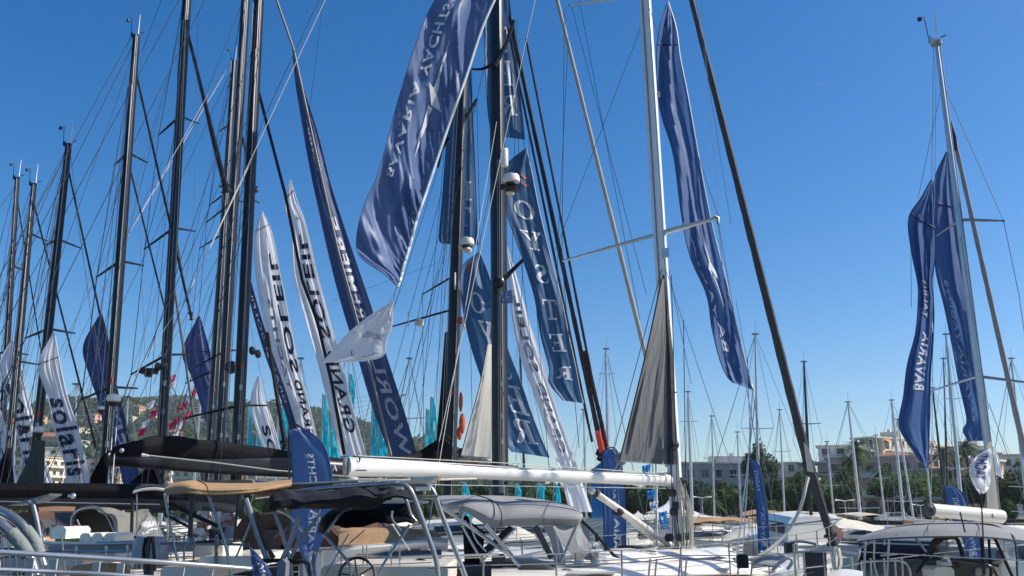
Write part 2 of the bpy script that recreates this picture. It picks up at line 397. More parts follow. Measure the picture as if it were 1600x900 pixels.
# hillside wood: clumps of canopy over the hill, nobody could count it
hw = [M(), M()]
rg = random.Random(3)
for _ in range(5200):
    y = rg.uniform(560, 1080); x = rg.uniform(-.62, .03) * y
    if noise.noise(Vector((x * .02, y * .02, 8))) < -.28: continue
    z = hill_h(x, y)
    if z < 6: continue
    r_ = rg.uniform(3.5, 7.5)
    leafcloud(hw[rg.random() < .35], (x, y, z + r_ * .5), (r_, r_, r_ * .8), 26, r_ * .33, rg, .75, -.2)
single('hillside_wood', hw[0], fol[0], 'dense dark green wood covering the far hillside', 'wood', kind='stuff', smooth=False)
single('hillside_scrub', hw[1], fol[2], 'lighter olive scrub scattered between the trees of the far hillside', 'scrub', kind='stuff', smooth=False)
# buildings
plaster = {k: mat(k + '_plaster', c, .9, var=.06, scale=.4, bump=.1, bscale=10) for k, c in dict(cream=(.8, .68, .48), ivory=(.8, .71, .57), pink=(.74, .38, .29), ochre=(.55, .36, .16), white=(.8, .76, .68), rose=(.7, .42, .36), grey=(.4, .39, .38)).items()}
rooft = mat('terracotta_roof', (.36, .14, .08), .9, var=.2, scale=2, bump=.5, bscale=3)
shut = mat('window_shutter', (.36, .42, .42), .7); slabm = mat('balcony_concrete', (.62, .58, .5), .85, var=.06)
pane = mat('window_glass', (.03, .04, .05), .1, var=.3, scale=.3)
awn = mat('orange_awning', (.55, .25, .1), .8)
def flats(name, label, loc, rz, W, D, floors, wall, nx, fh=3., balc=True, roof=None, step=0, group=None, side='both', wpane=True, arch=-1, pent=True):
    root = thing(name, label, 'building', loc, group)
    X = Vector((math.cos(rz), math.sin(rz), 0)); Y = Vector((-math.sin(rz), math.cos(rz), 0)); Z = Vector((0, 0, 1)); L = Vector(loc); ax = (X, Y, Z)
    wl = M(); H = floors * fh
    for f in range(floors):
        dx = step * f
        wl.box(L + X * 0 + Y * (D / 2 + dx / 2) + Z * (f * fh + fh / 2), (W - dx, D - dx, fh - .002), ax=ax)
    part('wall', wl, wall, root, smooth=False)
    for f in range(floors):
        dx = step * f; w_ = W - dx
        for face in (('front', 'side') if side == 'both' else ('front',)):
            if face == 'front': o0 = L + Y * 0; dirx = X; nrm = -Y; wd = w_; n_ = nx
            elif side == 'both': o0 = L + X * (w_ / 2) + Y * (D / 2 + dx / 2); dirx = Y; nrm = X; wd = D - dx; n_ = max(1, int(nx * D / W))
            for i in range(n_):
                px = (i + .5) / n_ * wd - wd / 2; c = o0 + dirx * px + Z * (f * fh + 1.35) + nrm * .02
                a2 = (dirx, nrm, Z); win_w = min(1.7, wd / n_ * .5)
                if arch == f: wn = M().prism([c + dirx * (win_w * .8 * math.cos(R(t))) + Z * (.2 + win_w * .8 * math.sin(R(t))) for t in range(0, 181, 20)] + [c - dirx * win_w * .8 - Z * 1.3, c + dirx * win_w * .8 - Z * 1.3], nrm * .05)
                else: wn = M().box(c, (win_w, .06, 1.7 if balc else 1.4), ax=a2)
                o = part('window', wn, pane, root, smooth=False)
                if balc and (i * 7 + f * 3) % 5 == 0: part('awning', M().prism([c + Z * .95 - dirx * (win_w * .7), c + Z * .95 + dirx * (win_w * .7), c + Z * .45 + nrm * 1.0 + dirx * (win_w * .7), c + Z * .45 + nrm * 1.0 - dirx * (win_w * .7)], Z * .05), awn, root, smooth=False)
                fr = M()
                for q in (-1, 1): fr.box(c + dirx * (q * (win_w / 2 + .06)) + nrm * .04, (.12, .1, 1.8 if balc else 1.5), ax=a2)
                fr.box(c + Z * (.95 if balc else .8) + nrm * .045, (win_w + .26, .12, .12), ax=a2)
                if arch != f: part('frame', fr, slabm if (i + f) % 3 else shut, o, smooth=False)
            if balc and f > 0:
                c = o0 + nrm * .7 + Z * (f * fh + .0)
                b = part('balcony', M().box(c, (wd * .94, 1.4, .22), ax=(dirx, nrm, Z)), slabm, root, smooth=False)
                rl = M().box(c + nrm * .62 + Z * .98, (wd * .94, .06, .08), ax=(dirx, nrm, Z))
                for i in range(int(wd / 1.2)): rl.box(c + nrm * .62 + dirx * (i * 1.2 - wd * .46) + Z * .53, (.07, .05, .84), ax=(dirx, nrm, Z))
                rl.box(c + nrm * .6 + Z * .45, (wd * .93, .03, .6), ax=(dirx, nrm, Z))
                part('railing', rl, slabm, b, smooth=False)
    if roof:
        q = M(); hh = H; e = .5; a = [L + X * s1 * (W / 2 + e) + Y * t1 + Z * hh for s1, t1 in ((-1, -e), (1, -e), (1, D + e), (-1, D + e))]
        r0 = L - X * (W * .22) + Y * D / 2 + Z * (hh + W * .16); r1 = L + X * (W * .22) + Y * D / 2 + Z * (hh + W * .16)
        q.add(a + [r0, r1], [(0, 1, 5, 4), (1, 2, 5), (2, 3, 4, 5), (3, 0, 4), (3, 2, 1, 0)]); part('roof', q, roof, root, smooth=False)
    else:
        part('roof', M().box(L + Y * (D / 2) + Z * (H + .15), (W - step * floors + .9, D + .9, .3), ax=ax), slabm, root, smooth=False)
        if pent:
            part('penthouse', M().box(L + X * W * .1 + Y * D * .55 + Z * (H + .9), (W * .4, D * .4, 1.4), ax=ax), wall, root, smooth=False)
            for k in range(3): part('chimney', M().box(L + X * (W * (.3 - .22 * k)) + Y * D * .4 + Z * (H + .9 + .5 * (k == 1)), (.6, .6, 1.6), ax=ax), slabm, root, smooth=False)
    return root
def G(x, Y, z=1.35):       # a ground point under photo column x
    return Vector(((x - 800) / FOC * Y * 1.0, Y, z))
def Zat(y, Y): return CZ + (800 - y) / FOC * Y * 1.03
# right shore
def blk(name, label, px, topy, Yd, rz, W, D, floors, wall, nx, **kw):
    z0 = 2.0; z1 = CZ + (800 - topy) / FOC * Yd * 1.0
    return flats(name, label, ((px - 800) / FOC * Yd, Yd, z0), R(rz), W, D, floors, wall, nx, (z1 - z0) / floors, **kw)
bl1 = blk('apartment_block', 'pale apartment block with overhanging flat terraces left of the tall palms', 1306, 702, 172, -22, 8, 10, 5, plaster['white'], 3, step=.0, pent=False)
for k, (y_, w_) in enumerate(((727, 12), (745, 11), (762, 10.5))):
    z_ = CZ + (800 - y_) / FOC * 168; part('terrace', M().box((61.5, 168, z_), (w_, 9, .3), rz=R(-22)), slabm, bl1); part('terrace_wall', M().box((61.8, 168.6, z_ - .95), (w_ - 2.2, 7.4, 1.6), rz=R(-22)), plaster['grey'], bl1)
blk('apartment_block', 'cream apartment block with lit balcony front, highest at its left, behind the pink house', 1342, 690, 184, -58, 8, 20, 6, plaster['cream'], 3, step=.5, pent=True)
blk('apartment_block', 'cream balcony block lower and further right behind the pink house', 1398, 699, 196, -58, 8, 24, 6, plaster['cream'], 3, step=.5, pent=False)
blk('apartment_block', 'lowest cream balcony block just left of the front blue banner', 1448, 708, 204, -58, 8, 22, 6, plaster['ivory'], 3, step=.3, pent=False)
blk('villa', 'rose rendered villa with arcade between the umbrella pines', 1362, 719, 146, -22, 15.5, 12, 3, plaster['rose'], 6, arch=0, balc=True, pent=False)
blk('villa', 'salmon pink house with red tiled roof stepping up right of the arcaded villa', 1412, 717, 150, -55, 7, 11, 4, plaster['pink'], 3, roof=None, balc=False, pent=False)
blk('villa', 'long salmon pink wing lit by the sun under the front blue banner', 1436, 738, 142, -58, 6, 14, 3, plaster['pink'], 3, balc=True, pent=False)
blk('villa', 'taller salmon pink end house with grey shutters right of the front blue banner', 1496, 724, 148, -50, 6, 7, 4, plaster['pink'], 2, balc=False, pent=False)
blk('villa', 'small red roofed pavilion on top of the pink house', 1390, 716, 152, -20, 5, 6, 4, plaster['rose'], 3, roof=rooft, balc=False)
blk('apartment_block', 'white apartment block with dark windows at the right edge behind the trees', 1562, 716, 186, -14, 11, 12, 4, plaster['white'], 5, pent=False)
blk('apartment_block', 'small ivory block between the rear blue banner and the right yacht mast', 1500, 704, 190, -20, 8, 10, 5, plaster['ivory'], 3)
blk('hotel_building', 'long grey stone building with arched openings above the hedge', 1138, 728, 166, 4, 18, 12, 3, plaster['grey'], 7, arch=1, balc=False, pent=True)
blk('apartment_block', 'small sunlit cream block with roof terrace right of the grey building', 1212, 728, 176, -28, 6, 8, 4, plaster['ivory'], 3, pent=False)
blk('apartment_block', 'low cream building left of the grey stone building', 1070, 742, 180, 8, 5, 10, 4, plaster['grey'], 2, balc=False, pent=False)
# left shore and hill houses
hh = [(462, 640, 22, 'ochre', 2, 'yellow ochre villa near the top of the far hill'), (270, 668, 12, 'pink', 3, 'narrow pink house half hidden by trees on the hill'),
      (425, 668, 20, 'cream', 2, 'low cream villa below the ochre villa on the hill'), (80, 688, 26, 'ivory', 2, 'long ivory villa on the left slope of the hill'),
      (150, 700, 30, 'ochre', 2, 'wide sandy terraced house on the lower slope'), (88, 676, 24, 'white', 2, 'white modern villa with long balcony on the left slope'),
      (345, 690, 16, 'cream', 3, 'cream house behind the crimson pennants'), (395, 700, 15, 'ivory', 2, 'ivory cottage low behind the black boom cover')]
hh = [(218, 648, 12, 'ochre', 2, 'yellow ochre villa near the top of the far hill'), (153, 668, 9, 'pink', 3, 'narrow pink house half hidden by trees on the hill'),
      (205, 664, 13, 'cream', 2, 'low cream villa below the ochre villa on the hill'), (92, 678, 20, 'white', 2, 'white modern villa with long balcony on the left slope'),
      (85, 698, 20, 'ochre', 2, 'wide sandy terraced house on the lower left slope'), (120, 704, 16, 'ivory', 2, 'ivory terraced house right of the sandy house'),
      (240, 662, 9, 'cream', 2, 'small cream cottage right of the ochre villa on the hill'), (180, 690, 12, 'ivory', 2, 'ivory house in the trees below the pink house'), (60, 664, 9, 'ochre', 2, 'tiny ochre house near the ridge on the left slope'), (275, 690, 12, 'pink', 2, 'pink roofed house low behind the crimson pennants'), (130, 684, 9, 'cream', 2, 'cream cottage between the modern villa and the pink house'), (310, 670, 12, 'cream', 2, 'cream house high behind the crimson pennants'), (20, 690, 18, 'cream', 2, 'cream house at the far left edge of the hill'), (500, 706, 14, 'ivory', 2, 'ivory house low on the right end of the hill')]
for (px, py, W, c, fl, lb) in hh:
    # walk out along the line of sight until the hill is met
    Yh = 1000
    for q in range(520, 1100, 6):
        p = P(px, py, q)
        if hill_h(p.x, p.y) > p.z: Yh = q; break
    p = P(px, py, Yh)
    flats('hill_house', lb, (p.x, p.y - 14, p.z - 3), R(rnd.uniform(-30, 20)), W, 12, fl + 1, plaster[c], max(2, W // 4), 3, balc=False, roof=rooft if c in ('pink', 'ochre') else None, group='houses on the far hill', pent=False)
sh = [(30, 715, 15, 'cream', 4, 'cream flats on the waterfront at the left edge'), (72, 700, 11, 'ivory', 4, 'ivory flats on the waterfront under the white villa'), (150, 718, 16, 'cream', 3, 'cream waterfront flats right of the lettered white banner'),
      (208, 706, 13, 'pink', 4, 'pink waterfront house beside the first tall black mast'), (240, 716, 12, 'ivory', 3, 'ivory waterfront house left of the violet banner foot'), (292, 705, 13, 'cream', 3, 'cream waterfront flats under the black boom'),
      (430, 718, 16, 'ivory', 3, 'ivory waterfront flats beside the white lettered pennant'), (340, 715, 13, 'ochre', 3, 'ochre waterfront house behind the black boom'), (560, 725, 16, 'cream', 2, 'low cream waterfront flats behind the turquoise banners')]
for (px, py, W, c, fl, lb) in sh:
    Yh = 330 + rnd.uniform(-20, 40); p = P(px, 800, Yh); top = P(px, py, Yh).z; n = max(3, round((top - 1.3) / 3.1))
    flats('waterfront_flats', lb, (p.x, Yh, 1.3), R(rnd.uniform(-18, 18)), W, 11, n, plaster[c], max(3, W // 3), (top - 1.3) / n, balc=c in ('cream', 'ivory'), roof=rooft if c in ('pink', 'ochre') else None, group='waterfront buildings under the hill', pent=False)

# trees
def tree(name, label, loc, h, cr, rad, kind, n=1700, leaf=.3, group=None, seed=0, lobes=6, flat=.0):
    rg = random.Random(seed); L = Vector(loc); root = thing(name, label, 'tree', loc, group)
    t = M(); top = L + Vector((rg.uniform(-.4, .4), rg.uniform(-.4, .4), cr)); t.tube(curve([L, L.lerp(top, .5) + Vector((rg.uniform(-.3, .3), 0, 0)), top], 4), [rad[0] * .05 + .12 - .01 * k for k in range(9)], 7)
    cm = M()
    for k in range(lobes):
        a = 2 * math.pi * k / lobes + rg.random(); rr = (rg.uniform(.35, .62) if not flat else rg.uniform(.5, .68)) * (k > 0)
        c = L + Vector((math.cos(a) * rad[0] * rr, math.sin(a) * rad[1] * rr, h - rad[2] + rg.uniform(-.25, .3) * rad[2] if not flat else h - rad[2] * (.55 + 1.1 * rr * rr) + rg.uniform(-.08, .08)))
        lr = (rad[0] * rg.uniform(.42, .6), rad[1] * rg.uniform(.42, .6), rad[2] * rg.uniform(.5, .8))
        t.tube([top, c], [.12, .05], 5)
        leafcloud(cm, c, lr, n // lobes, leaf, rg, .78, -.75 if not flat else -flat)
        core = M().ball(c, 1, 10, (lr[0] * .78, lr[1] * .78, lr[2] * (.78 if not flat else .6))); 
        for v in core.v: v += Vector((noise.noise(v * .9), noise.noise(v * .9 + Vector((7, 0, 0))), noise.noise(v * .9 + Vector((0, 9, 0))))) * .5
        cm.add(core.v, core.f)
    part('trunk', t, bark, root); part('crown', cm, fol[kind], root, smooth=False)
    return root
def copy_tree(o, loc, rz, s_, label):
    r = o.copy(); col.objects.link(r); r.location = loc; r.rotation_euler = (0, 0, rz); r.scale = (s_, s_, s_); r['label'] = label
    for ch in list(o.children):
        c = ch.copy(); col.objects.link(c); c.parent = r
    return r
# umbrella pines in front of the villas
tree('umbrella_pine', 'broad umbrella pine with dome shaped crown in front of the pink villa', G(1410, 112), 6.4, 3.3, (4.7, 4.2, 2.3), 3, 6500, .2, 'umbrella pines on the promenade', 3, 9, .35)
tree('umbrella_pine', 'round umbrella pine left of the pink villa, behind the furled forestay', G(1252, 112), 6.0, 3.0, (3.7, 3.6, 2.5), 1, 6000, .2, 'umbrella pines on the promenade', 4, 9, .35)
tree('umbrella_pine', 'broad dark pine at the right edge of the shore', G(1585, 112), 6.7, 2.6, (5.4, 5, 3.3), 0, 6000, .22, 'umbrella pines on the promenade', 5, 9, .4)
tree('umbrella_pine', 'dark pine right of the pink wing behind the white flag', G(1512, 114), 6.6, 2.6, (3.4, 4, 3.0), 1, 5000, .2, 'umbrella pines on the promenade', 6, 8, .4)
tree('umbrella_pine', 'tall tree between the grey building and the cream block', G(1180, 158, Zat(772, 158)), 8.5, 3, (2.6, 2.4, 4), 0, 2000, .27, 'umbrella pines on the promenade', 12, 6, .9)
broad = tree('broadleaf_tree', 'leafy tree in the dense row behind the moored boats', G(1205, 122), 6.2, 2.6, (3.6, 3, 3.0), 1, 2400, .26, 'row of trees along the promenade', 7, 7)
bro2 = tree('broadleaf_tree', 'dark leafy tree behind the white mast foot', G(1085, 124), 6.0, 2.6, (3.4, 3, 2.9), 0, 2400, .26, 'row of trees along the promenade', 8, 7)
tl = [(1120, 126, 0, .98, 'dark tree in the row just right of the white mast'), (1160, 120, 1, .86, 'low round tree under the grey stone building'), (1235, 118, 0, .9, 'dark tree left of the furled forestay in the row'),
      (1310, 116, 1, .3, 'low tree beside the palm left of the pink villa'), (1345, 117, 0, .3, 'low dark tree in front of the arcade'), (1474, 118, 0, .35, 'low dark tree right of the umbrella pine'),
      (1545, 108, 1, .5, 'low tree under the right boom'), (1010, 128, 0, .95, 'dark tree seen under the white boom'), (965, 132, 1, 1.0, 'tree left of the grey triangular sail'), (925, 135, 0, 1.1, 'tree behind the narrow white lettered banner foot'),
      (880, 130, 1, .9, 'tree behind the slate blue triangular banner foot'), (835, 128, 0, .9, 'tree under the boom right of the thick black mast'), (740, 130, 1, .9, 'tree under the boom left of the thick black mast'), (1045, 120, 1, .8, 'tree directly behind the white mast'), (1275, 112, 0, .55, 'bush behind the white tent left of the forestay foot'), (1395, 112, 1, .5, 'low bush under the broad umbrella pine'), (1445, 111, 0, .5, 'dark bush right of the arcade')]
for k, (px, Yd, kd, s_, lb) in enumerate(tl):
    copy_tree((broad, bro2)[kd], G(px, Yd), k * 1.3, s_, lb)
for k in range(12):
    copy_tree((broad, bro2)[k % 2], G(20 + k * 52, 300 + 9 * (k % 3)), k * .7, 1.5 + .25 * (k % 3), 'dark round tree in the waterfront row under the far hill')
for k in range(27):
    copy_tree((broad, bro2)[k % 2], G(-30 + k * 36 + (k % 3) * 7, 108 + 4 * (k % 4)), k * .9, .5 + .12 * (k % 3), 'dark leafy tree in the front row along the quay behind the boats')
for k in range(12):
    copy_tree((broad, bro2)[k % 2], G(540 + k * 34, 150 + 5 * (k % 3)), k * 1.1, .95 + .12 * (k % 3), 'taller tree in the back row seen under the white boom')
# palms
def palm(label, loc, h, crown=2.2, seed=1, group='palm trees on the shore'):
    rg = random.Random(seed); L = Vector(loc); root = thing('palm_tree', label, 'palm tree', loc, group)
    top = L + Vector((rg.uniform(-.3, .3), 0, h)); prof = []
    t = M().tube([L.lerp(top, k / 10) for k in range(11)], [.26 - .01 * k + (.05 if k % 2 else 0) for k in range(11)], 8); t.ball(top, .42, 8, (1, 1, 1.2)); part('trunk', t, bark, root)
    lf = M()
    for k in range(46):
        a = rg.uniform(0, 6.28); el = rg.uniform(-.55, 1.25); ln = crown * rg.uniform(.8, 1.15); d = Vector((math.cos(a), math.sin(a), 0)); pts = []
        for q in range(7):
            s_ = q / 6; pts.append(top + d * (ln * s_ * math.cos(el * (1 - .4 * s_))) + Vector((0, 0, ln * (math.sin(el) * s_ - .55 * s_ * s_))))
        sd = Vector((-d.y, d.x, 0))
        for q in range(1, 7):
            w_ = crown * .2 * (1 - abs(q - 3.2) / 5)
            for sg in (-1, 1):
                a0 = pts[q - 1]; a1 = pts[q - 1].lerp(pts[q], .55); tip = pts[q] + sd * sg * w_ + Vector((0, 0, -.12 * w_)) + (pts[q] - pts[q - 1]) * .3
                lf.add([a0, a1, tip], [(0, 1, 2)])
                b0 = pts[q - 1].lerp(pts[q], .5); tip2 = tip + (pts[q] - pts[q - 1]) * .5; lf.add([b0, pts[q], tip2], [(0, 1, 2)])
    part('crown', lf, fol[1], root, smooth=False); return root
pl_ = [(1268, 118, 795 - 746, 'short palm left of the furled forestay beside the umbrella pine'), ]
for k, (px, ty, Yd, cr, lb) in enumerate([(1308, 738, 120, 2.2, 'bushy palm in front of the arcaded villa, left of it'), (1332, 700, 140, 2.4, 'tall thin palm at the roof line of the pale apartment block'), (1318, 718, 138, 2.3, 'palm just left of the tallest palm at the pale apartment block'),
      (1368, 738, 128, 2.3, 'palm beside the broad umbrella pine'), (1461, 708, 135, 2.4, 'tall palm behind the left blue banner foot'), (1500, 700, 136, 2.6, 'tallest palm right of the pink wing'), (1478, 716, 140, 2.2, 'palm between the two blue banner feet'),
      (1248, 745, 150, 2.2, 'small palm on the skyline left of the forestay'), (1146, 775, 112, 1.9, 'low palm in the shade under the grey building'), (1195, 790, 108, 1.7, 'low palm behind the moored motorboats'), (1105, 785, 110, 1.8, 'low palm left of the thin white masts'), (1320, 765, 110, 1.8, 'low palm beneath the arcade'), (1437, 780, 108, 1.6, 'yellowish low palm under the umbrella pine'), (1590, 770, 108, 1.7, 'low palm at the right edge')]):
    base = 1.35; palm(lb, G(px, Yd), P(px, ty, Yd).z - base, cr, k + 20)
# conifer on skyline
# tents
tentm = mat('white_tent_fabric', (.8, .78, .73), .8, var=.04, trans=.2)
def tent(px, py, Yd, w_, lb):
    L = G(px, Yd); top = P(px, py, Yd).z; root = thing('pagoda_tent', lb, 'tent', L, 'white pagoda tents on the quay')
    h0 = 1.35 + (top - 1.35) * .5; m = M(); n = 6; prev = None
    for q in range(n + 1):
        s_ = q / n; r_ = w_ / 2 * (1 - s_) ** 1.6 + .04; z = h0 + (top - h0) * s_
        m_ring = [Vector((L.x + a * r_, L.y + b * r_, z)) for a, b in ((-1, -1), (1, -1), (1, 1), (-1, 1))]
        if prev: m.add(prev + m_ring, [(k, (k + 1) % 4, (k + 1) % 4 + 4, k + 4) for k in range(4)])
        prev = m_ring
    part('roof', m, tentm, root, smooth=False)
    m = M()
    for a, b in ((-1, -1), (1, -1), (1, 1), (-1, 1)): m.box((L.x + a * w_ * .48, L.y + b * w_ * .48, (1.35 + h0) / 2), (.1, .1, h0 - 1.35))
    part('frame', m, alu, root, smooth=False)
    part('wall_sheet', M().box((L.x, L.y + w_ * .46, (1.35 + h0) / 2), (w_ * .9, .04, h0 - 1.37)), tentm, root, smooth=False)
tent(1038, 782, 104, 4.6, 'largest white peaked tent behind the white mast'); tent(1008, 802, 100, 2.4, 'small white peaked tent left of the largest tent'); tent(1020, 810, 98.5, 1.8, 'smallest white peaked tent left of the largest tent'); tent(991, 798, 102, 2.2, 'white peaked tent seen behind the cream boom vang')
tent(1246, 812, 100, 3.2, 'white peaked tent left of the furled forestay'); tent(1302, 812, 103, 2.6, 'white peaked tent behind the cream covered boat'); tent(1326, 815, 101, 2.2, 'white peaked tent left of the grey canopy'); tent(1072, 795, 106, 4, 'white tent right of the white mast')
# street lamps
for px, ty, lb in ((1089, 778, 'double headed street lamp beside the thin white mast'), (1306, 783, 'single white lamp behind the furled forestay foot'), (1420, 790, 'street lamp under the broad umbrella pine')):
    L = G(px, 103); z = P(px, ty, 103).z; root = thing('street_lamp', lb, 'street lamp', L, 'street lamps on the quay')
    part('post', M().tube([L, Vector((L.x, L.y, z))], [.08, .05], 7), alu, root); 
    for sg in (-1, 1): part('lamp_head', M().tube([Vector((L.x, L.y, z)), Vector((L.x + sg * .5, L.y, z + .1)), Vector((L.x + sg * 1.1, L.y, z + .12))], [.04, .05, .13], 6), white, root)
# parked cars along the quay, mostly hidden
def car(px, Yd, c, lb):
    L = G(px, Yd); root = thing('parked_car', lb, 'car', L, 'cars parked along the quay'); m = M()
    pr = [(-2.1, .35), (-2.1, .8), (-1.5, .95), (-.9, 1.42), (.7, 1.45), (1.3, 1.0), (2.05, .85), (2.1, .35)]
    m.prism([(L.x + a, L.y, L.z + b) for a, b in pr], (0, 1.7, 0)); part('body', m, c, root)
    part('window', M().prism([(L.x + a, L.y - .01, L.z + b) for a, b in ((-1.3, .95), (-.85, 1.36), (.65, 1.38), (1.1, 1.0))], (0, -.02, 0)), glassd, root)
    for sx in (-1.3, 1.3): part('wheel', M().lathe((L.x + sx, L.y + .1, L.z + .33), [(.33, -.12), (.33, .12)], 12, (0, 1, 0)), rubber, root)
car(1385, 104, mat('white_car_paint', (.75, .75, .75), .2, coat=.5), 'white parked car under the umbrella pine'); car(1260, 105, mat('silver_car_paint', (.45, .46, .48), .2, metal=.5), 'silver parked car behind the furled forestay'); car(1215, 104.5, MATS['white_car_paint'], 'white parked van-like car behind the narrow blue flag')

# ---------------------------------------------------------------- boats moored across the water
def hullmesh(L, hd, loa, beam, zs, zb, n=14, draft=.0, full=.8, tr=.25):
    """L centre at the water, hd heading; returns (hull, deck, frame function)"""
    fx = Vector((math.cos(hd), math.sin(hd), 0)); fy = Vector((-math.sin(hd), math.cos(hd), 0)); L = Vector(L)
    def hb(t): return beam / 2 * (full + (1 - full) * min(1, t / .4)) if t < .4 else beam / 2 * max(.02, (1 - ((t - .4) / .6) ** 2.2))
    def sheer(t): return zs + (zb - zs) * t ** 1.8
    rows = []; dk = []
    for i in range(n + 1):
        t = i / n; x = (t - .5) * loa; b = hb(t); z = sheer(t); r = []
        ov = tr if t == 0 else 0
        for (f, zz) in ((-1, 1), (-1, .93), (-.95, .5), (-.8, .12), (-.55, -.25), (0, -.35), (.55, -.25), (.8, .12), (.95, .5), (1, .93), (1, 1)):
            xx = x + (0 if t > 0 else ov * (1 - max(zz, 0))) - (loa * .05 * (1 - max(zz, 0)) if t > .8 else 0) * (t - .8) * 5
            r.append(L + fx * xx + fy * (f * b * (1 if zz > .5 else (.9 if t > .7 else 1))) + Vector((0, 0, z * zz if zz > 0 else zz)))
        rows.append(r); dk.append([L + fx * x + fy * (f * b * .985) + Vector((0, 0, z - .03 + .05 * (1 - f * f))) for f in (-1, -.6, 0, .6, 1)])
    h = M().grid(rows); h.add(rows[0], [tuple(range(11))])
    def at(t, f, z): return L + fx * ((t - .5) * loa) + fy * (f * hb(t)) + Vector((0, 0, sheer(t) + z))
    return h, M().grid(dk), at
def loft(at, secs):
    """secs: (t, halfwidth fraction, z bottom, z top, top width factor)"""
    rows = [[at(t, -w_, z0), at(t, -w_ * k * 1.02, z0 + (z1 - z0) * .8), at(t, -w_ * k * .8, z1), at(t, 0, z1 + .04), at(t, w_ * k * .8, z1), at(t, w_ * k * 1.02, z0 + (z1 - z0) * .8), at(t, w_, z0)] for (t, w_, z0, z1, k) in secs]
    m = M().grid(rows); m.add(rows[0], [tuple(range(7))]); m.add(rows[-1], [tuple(range(7))]); return m
def bgsail(px, py, bx, by, Y, label, hd=None, loa=9.5, hull=None, spr=(), ma=None, wpx=5, cover=None):
    ma = ma or alu; base = P(bx, by, Y); top = P(px, py, Y); hd = R(rnd.uniform(60, 120)) if hd is None else hd
    L = Vector((base.x, Y, 0)); root = thing('moored_sailing_boat', label, 'sailing boat', L, 'sailing boats moored across the water')
    h, d, at = hullmesh(L, hd, loa, loa * .32, 1.0, 1.25); part('hull', h, hull or white, root); part('deck', d, white_d, root)
    c = part('coachroof', loft(at, [(.3, .5, 0, .35, .9), (.45, .55, 0, .42, .9), (.65, .5, 0, .3, .85), (.72, .4, 0, .05, .8)]), white, root)
    r_ = wpx / 2 * Y / FOC; m0 = Vector((base.x, Y, 1.1)); mm = part('mast', M().tube([m0, m0.lerp(top, .6), top], [r_, r_ * .95, r_ * .6], 8), ma, root)
    part('masthead_gear', M().box(top, (.35, .2, .07)).tube([top, top + Vector((.05, 0, .7))], .012, 4), alu_d, mm)
    for (sy, w_) in spr:
        q = m0.lerp(top, (by - sy) / (by - py)); part('spreader', M().tube([q + Vector((-w_, 0, .05)), q, q + Vector((w_, 0, .05))], [.02, .035, .02], 5), ma, mm)
    fx = Vector((math.cos(hd), math.sin(hd), 0)); fy = Vector((-fx.y, fx.x, 0))
    line('forestay', [top, L + fx * loa * .48 + Vector((0, 0, 1.3))], root, .02, wire_m); line('backstay', [top, L - fx * loa * .48 + Vector((0, 0, 1.2))], root, .012, wire_m)
    wd = spr[0][1] if spr else .8
    for sg in (-1, 1): line('shroud', [top, m0.lerp(top, .55) + Vector((sg * wd, 0, 0)), m0 + fy * sg * loa * .14], root, .012, wire_m)
    b0 = m0 + Vector((0, 0, 1.0)); b1 = b0 - fx * loa * .36; part('boom', M().tube([b0, b0.lerp(b1, .3), b1], [.2, .18, .1], 8), cover or canvas_w, root)
    return root
bgs = [(947, 545, 952, 800, 52, ((580, .5), (700, .6)), 'small white masted boat left of the grey triangular sail', 6), (1075, 612, 1082, 815, 62, ((655, .6),), 'thin masted boat just right of the big white mast', 5),
       (1180, 522, 1186, 830, 50, ((665, .9), ), 'white masted boat behind the tip of the long blue banner', 5), (1256, 565, 1268, 830, 56, ((660, .9),), 'white masted boat left of the dark furled forestay', 5),
       (1325, 628, 1346, 815, 64, ((776, 1.4),), 'boat with a lone pale mast in front of the pink villa', 5), (1393, 625, 1413, 820, 66, ((771, 1.5),), 'boat whose pale mast crosses the broad umbrella pine', 5), (1402, 655, 1430, 820, 68, (), 'boat with slanting mast right of the mast across the pine', 4),
       (1478, 522, 1502, 800, 54, ((612, .6), (705, .7)), 'boat with the tallest pale mast between the two right banners', 6), (1457, 606, 1478, 800, 60, (), 'boat with short dark mast left of the tallest right one', 4), (1474, 560, 1478, 800, 58, (), 'boat with slim black mast beside the tallest right one', 3),
       (1580, 560, 1606, 815, 56, ((742, 1.0), (776, 1.0)), 'boat with slanting mast at the right edge', 5), (812, 520, 822, 800, 60, (), 'boat with thin mast right of the thick black mast', 4), (1018, 700, 1024, 800, 70, (), 'small boat mast under the grey sail', 3), (912, 640, 916, 800, 60, (), 'boat with short mast behind the slate blue banner tip', 4)]
for i, (a, b, c, d, Y, sp, lb, wp) in enumerate(bgs):
    bgsail(a, b, c, d, Y, lb, R(50 + (i * 37) % 80), 8.5 + i % 3, [white, greyhull, white][i % 3], sp, carbon_g if 'dark' in lb or 'black mast' in lb.split('beside')[0] else alu, wp, [canvas_w, canvas_c, canvas_t][i % 3])
lm = [(262, 590, 255, 800, 34, 5), (318, 560, 300, 800, 40, 5), (470, 560, 476, 800, 45, 3), (545, 530, 548, 800, 48, 3), (600, 610, 598, 800, 45, 3), (640, 560, 640, 800, 50, 3), (30, 560, 22, 800, 40, 4), (120, 600, 116, 800, 42, 4), (200, 620, 196, 800, 44, 4), (435, 640, 430, 800, 36, 4), (350, 600, 344, 800, 46, 3)]
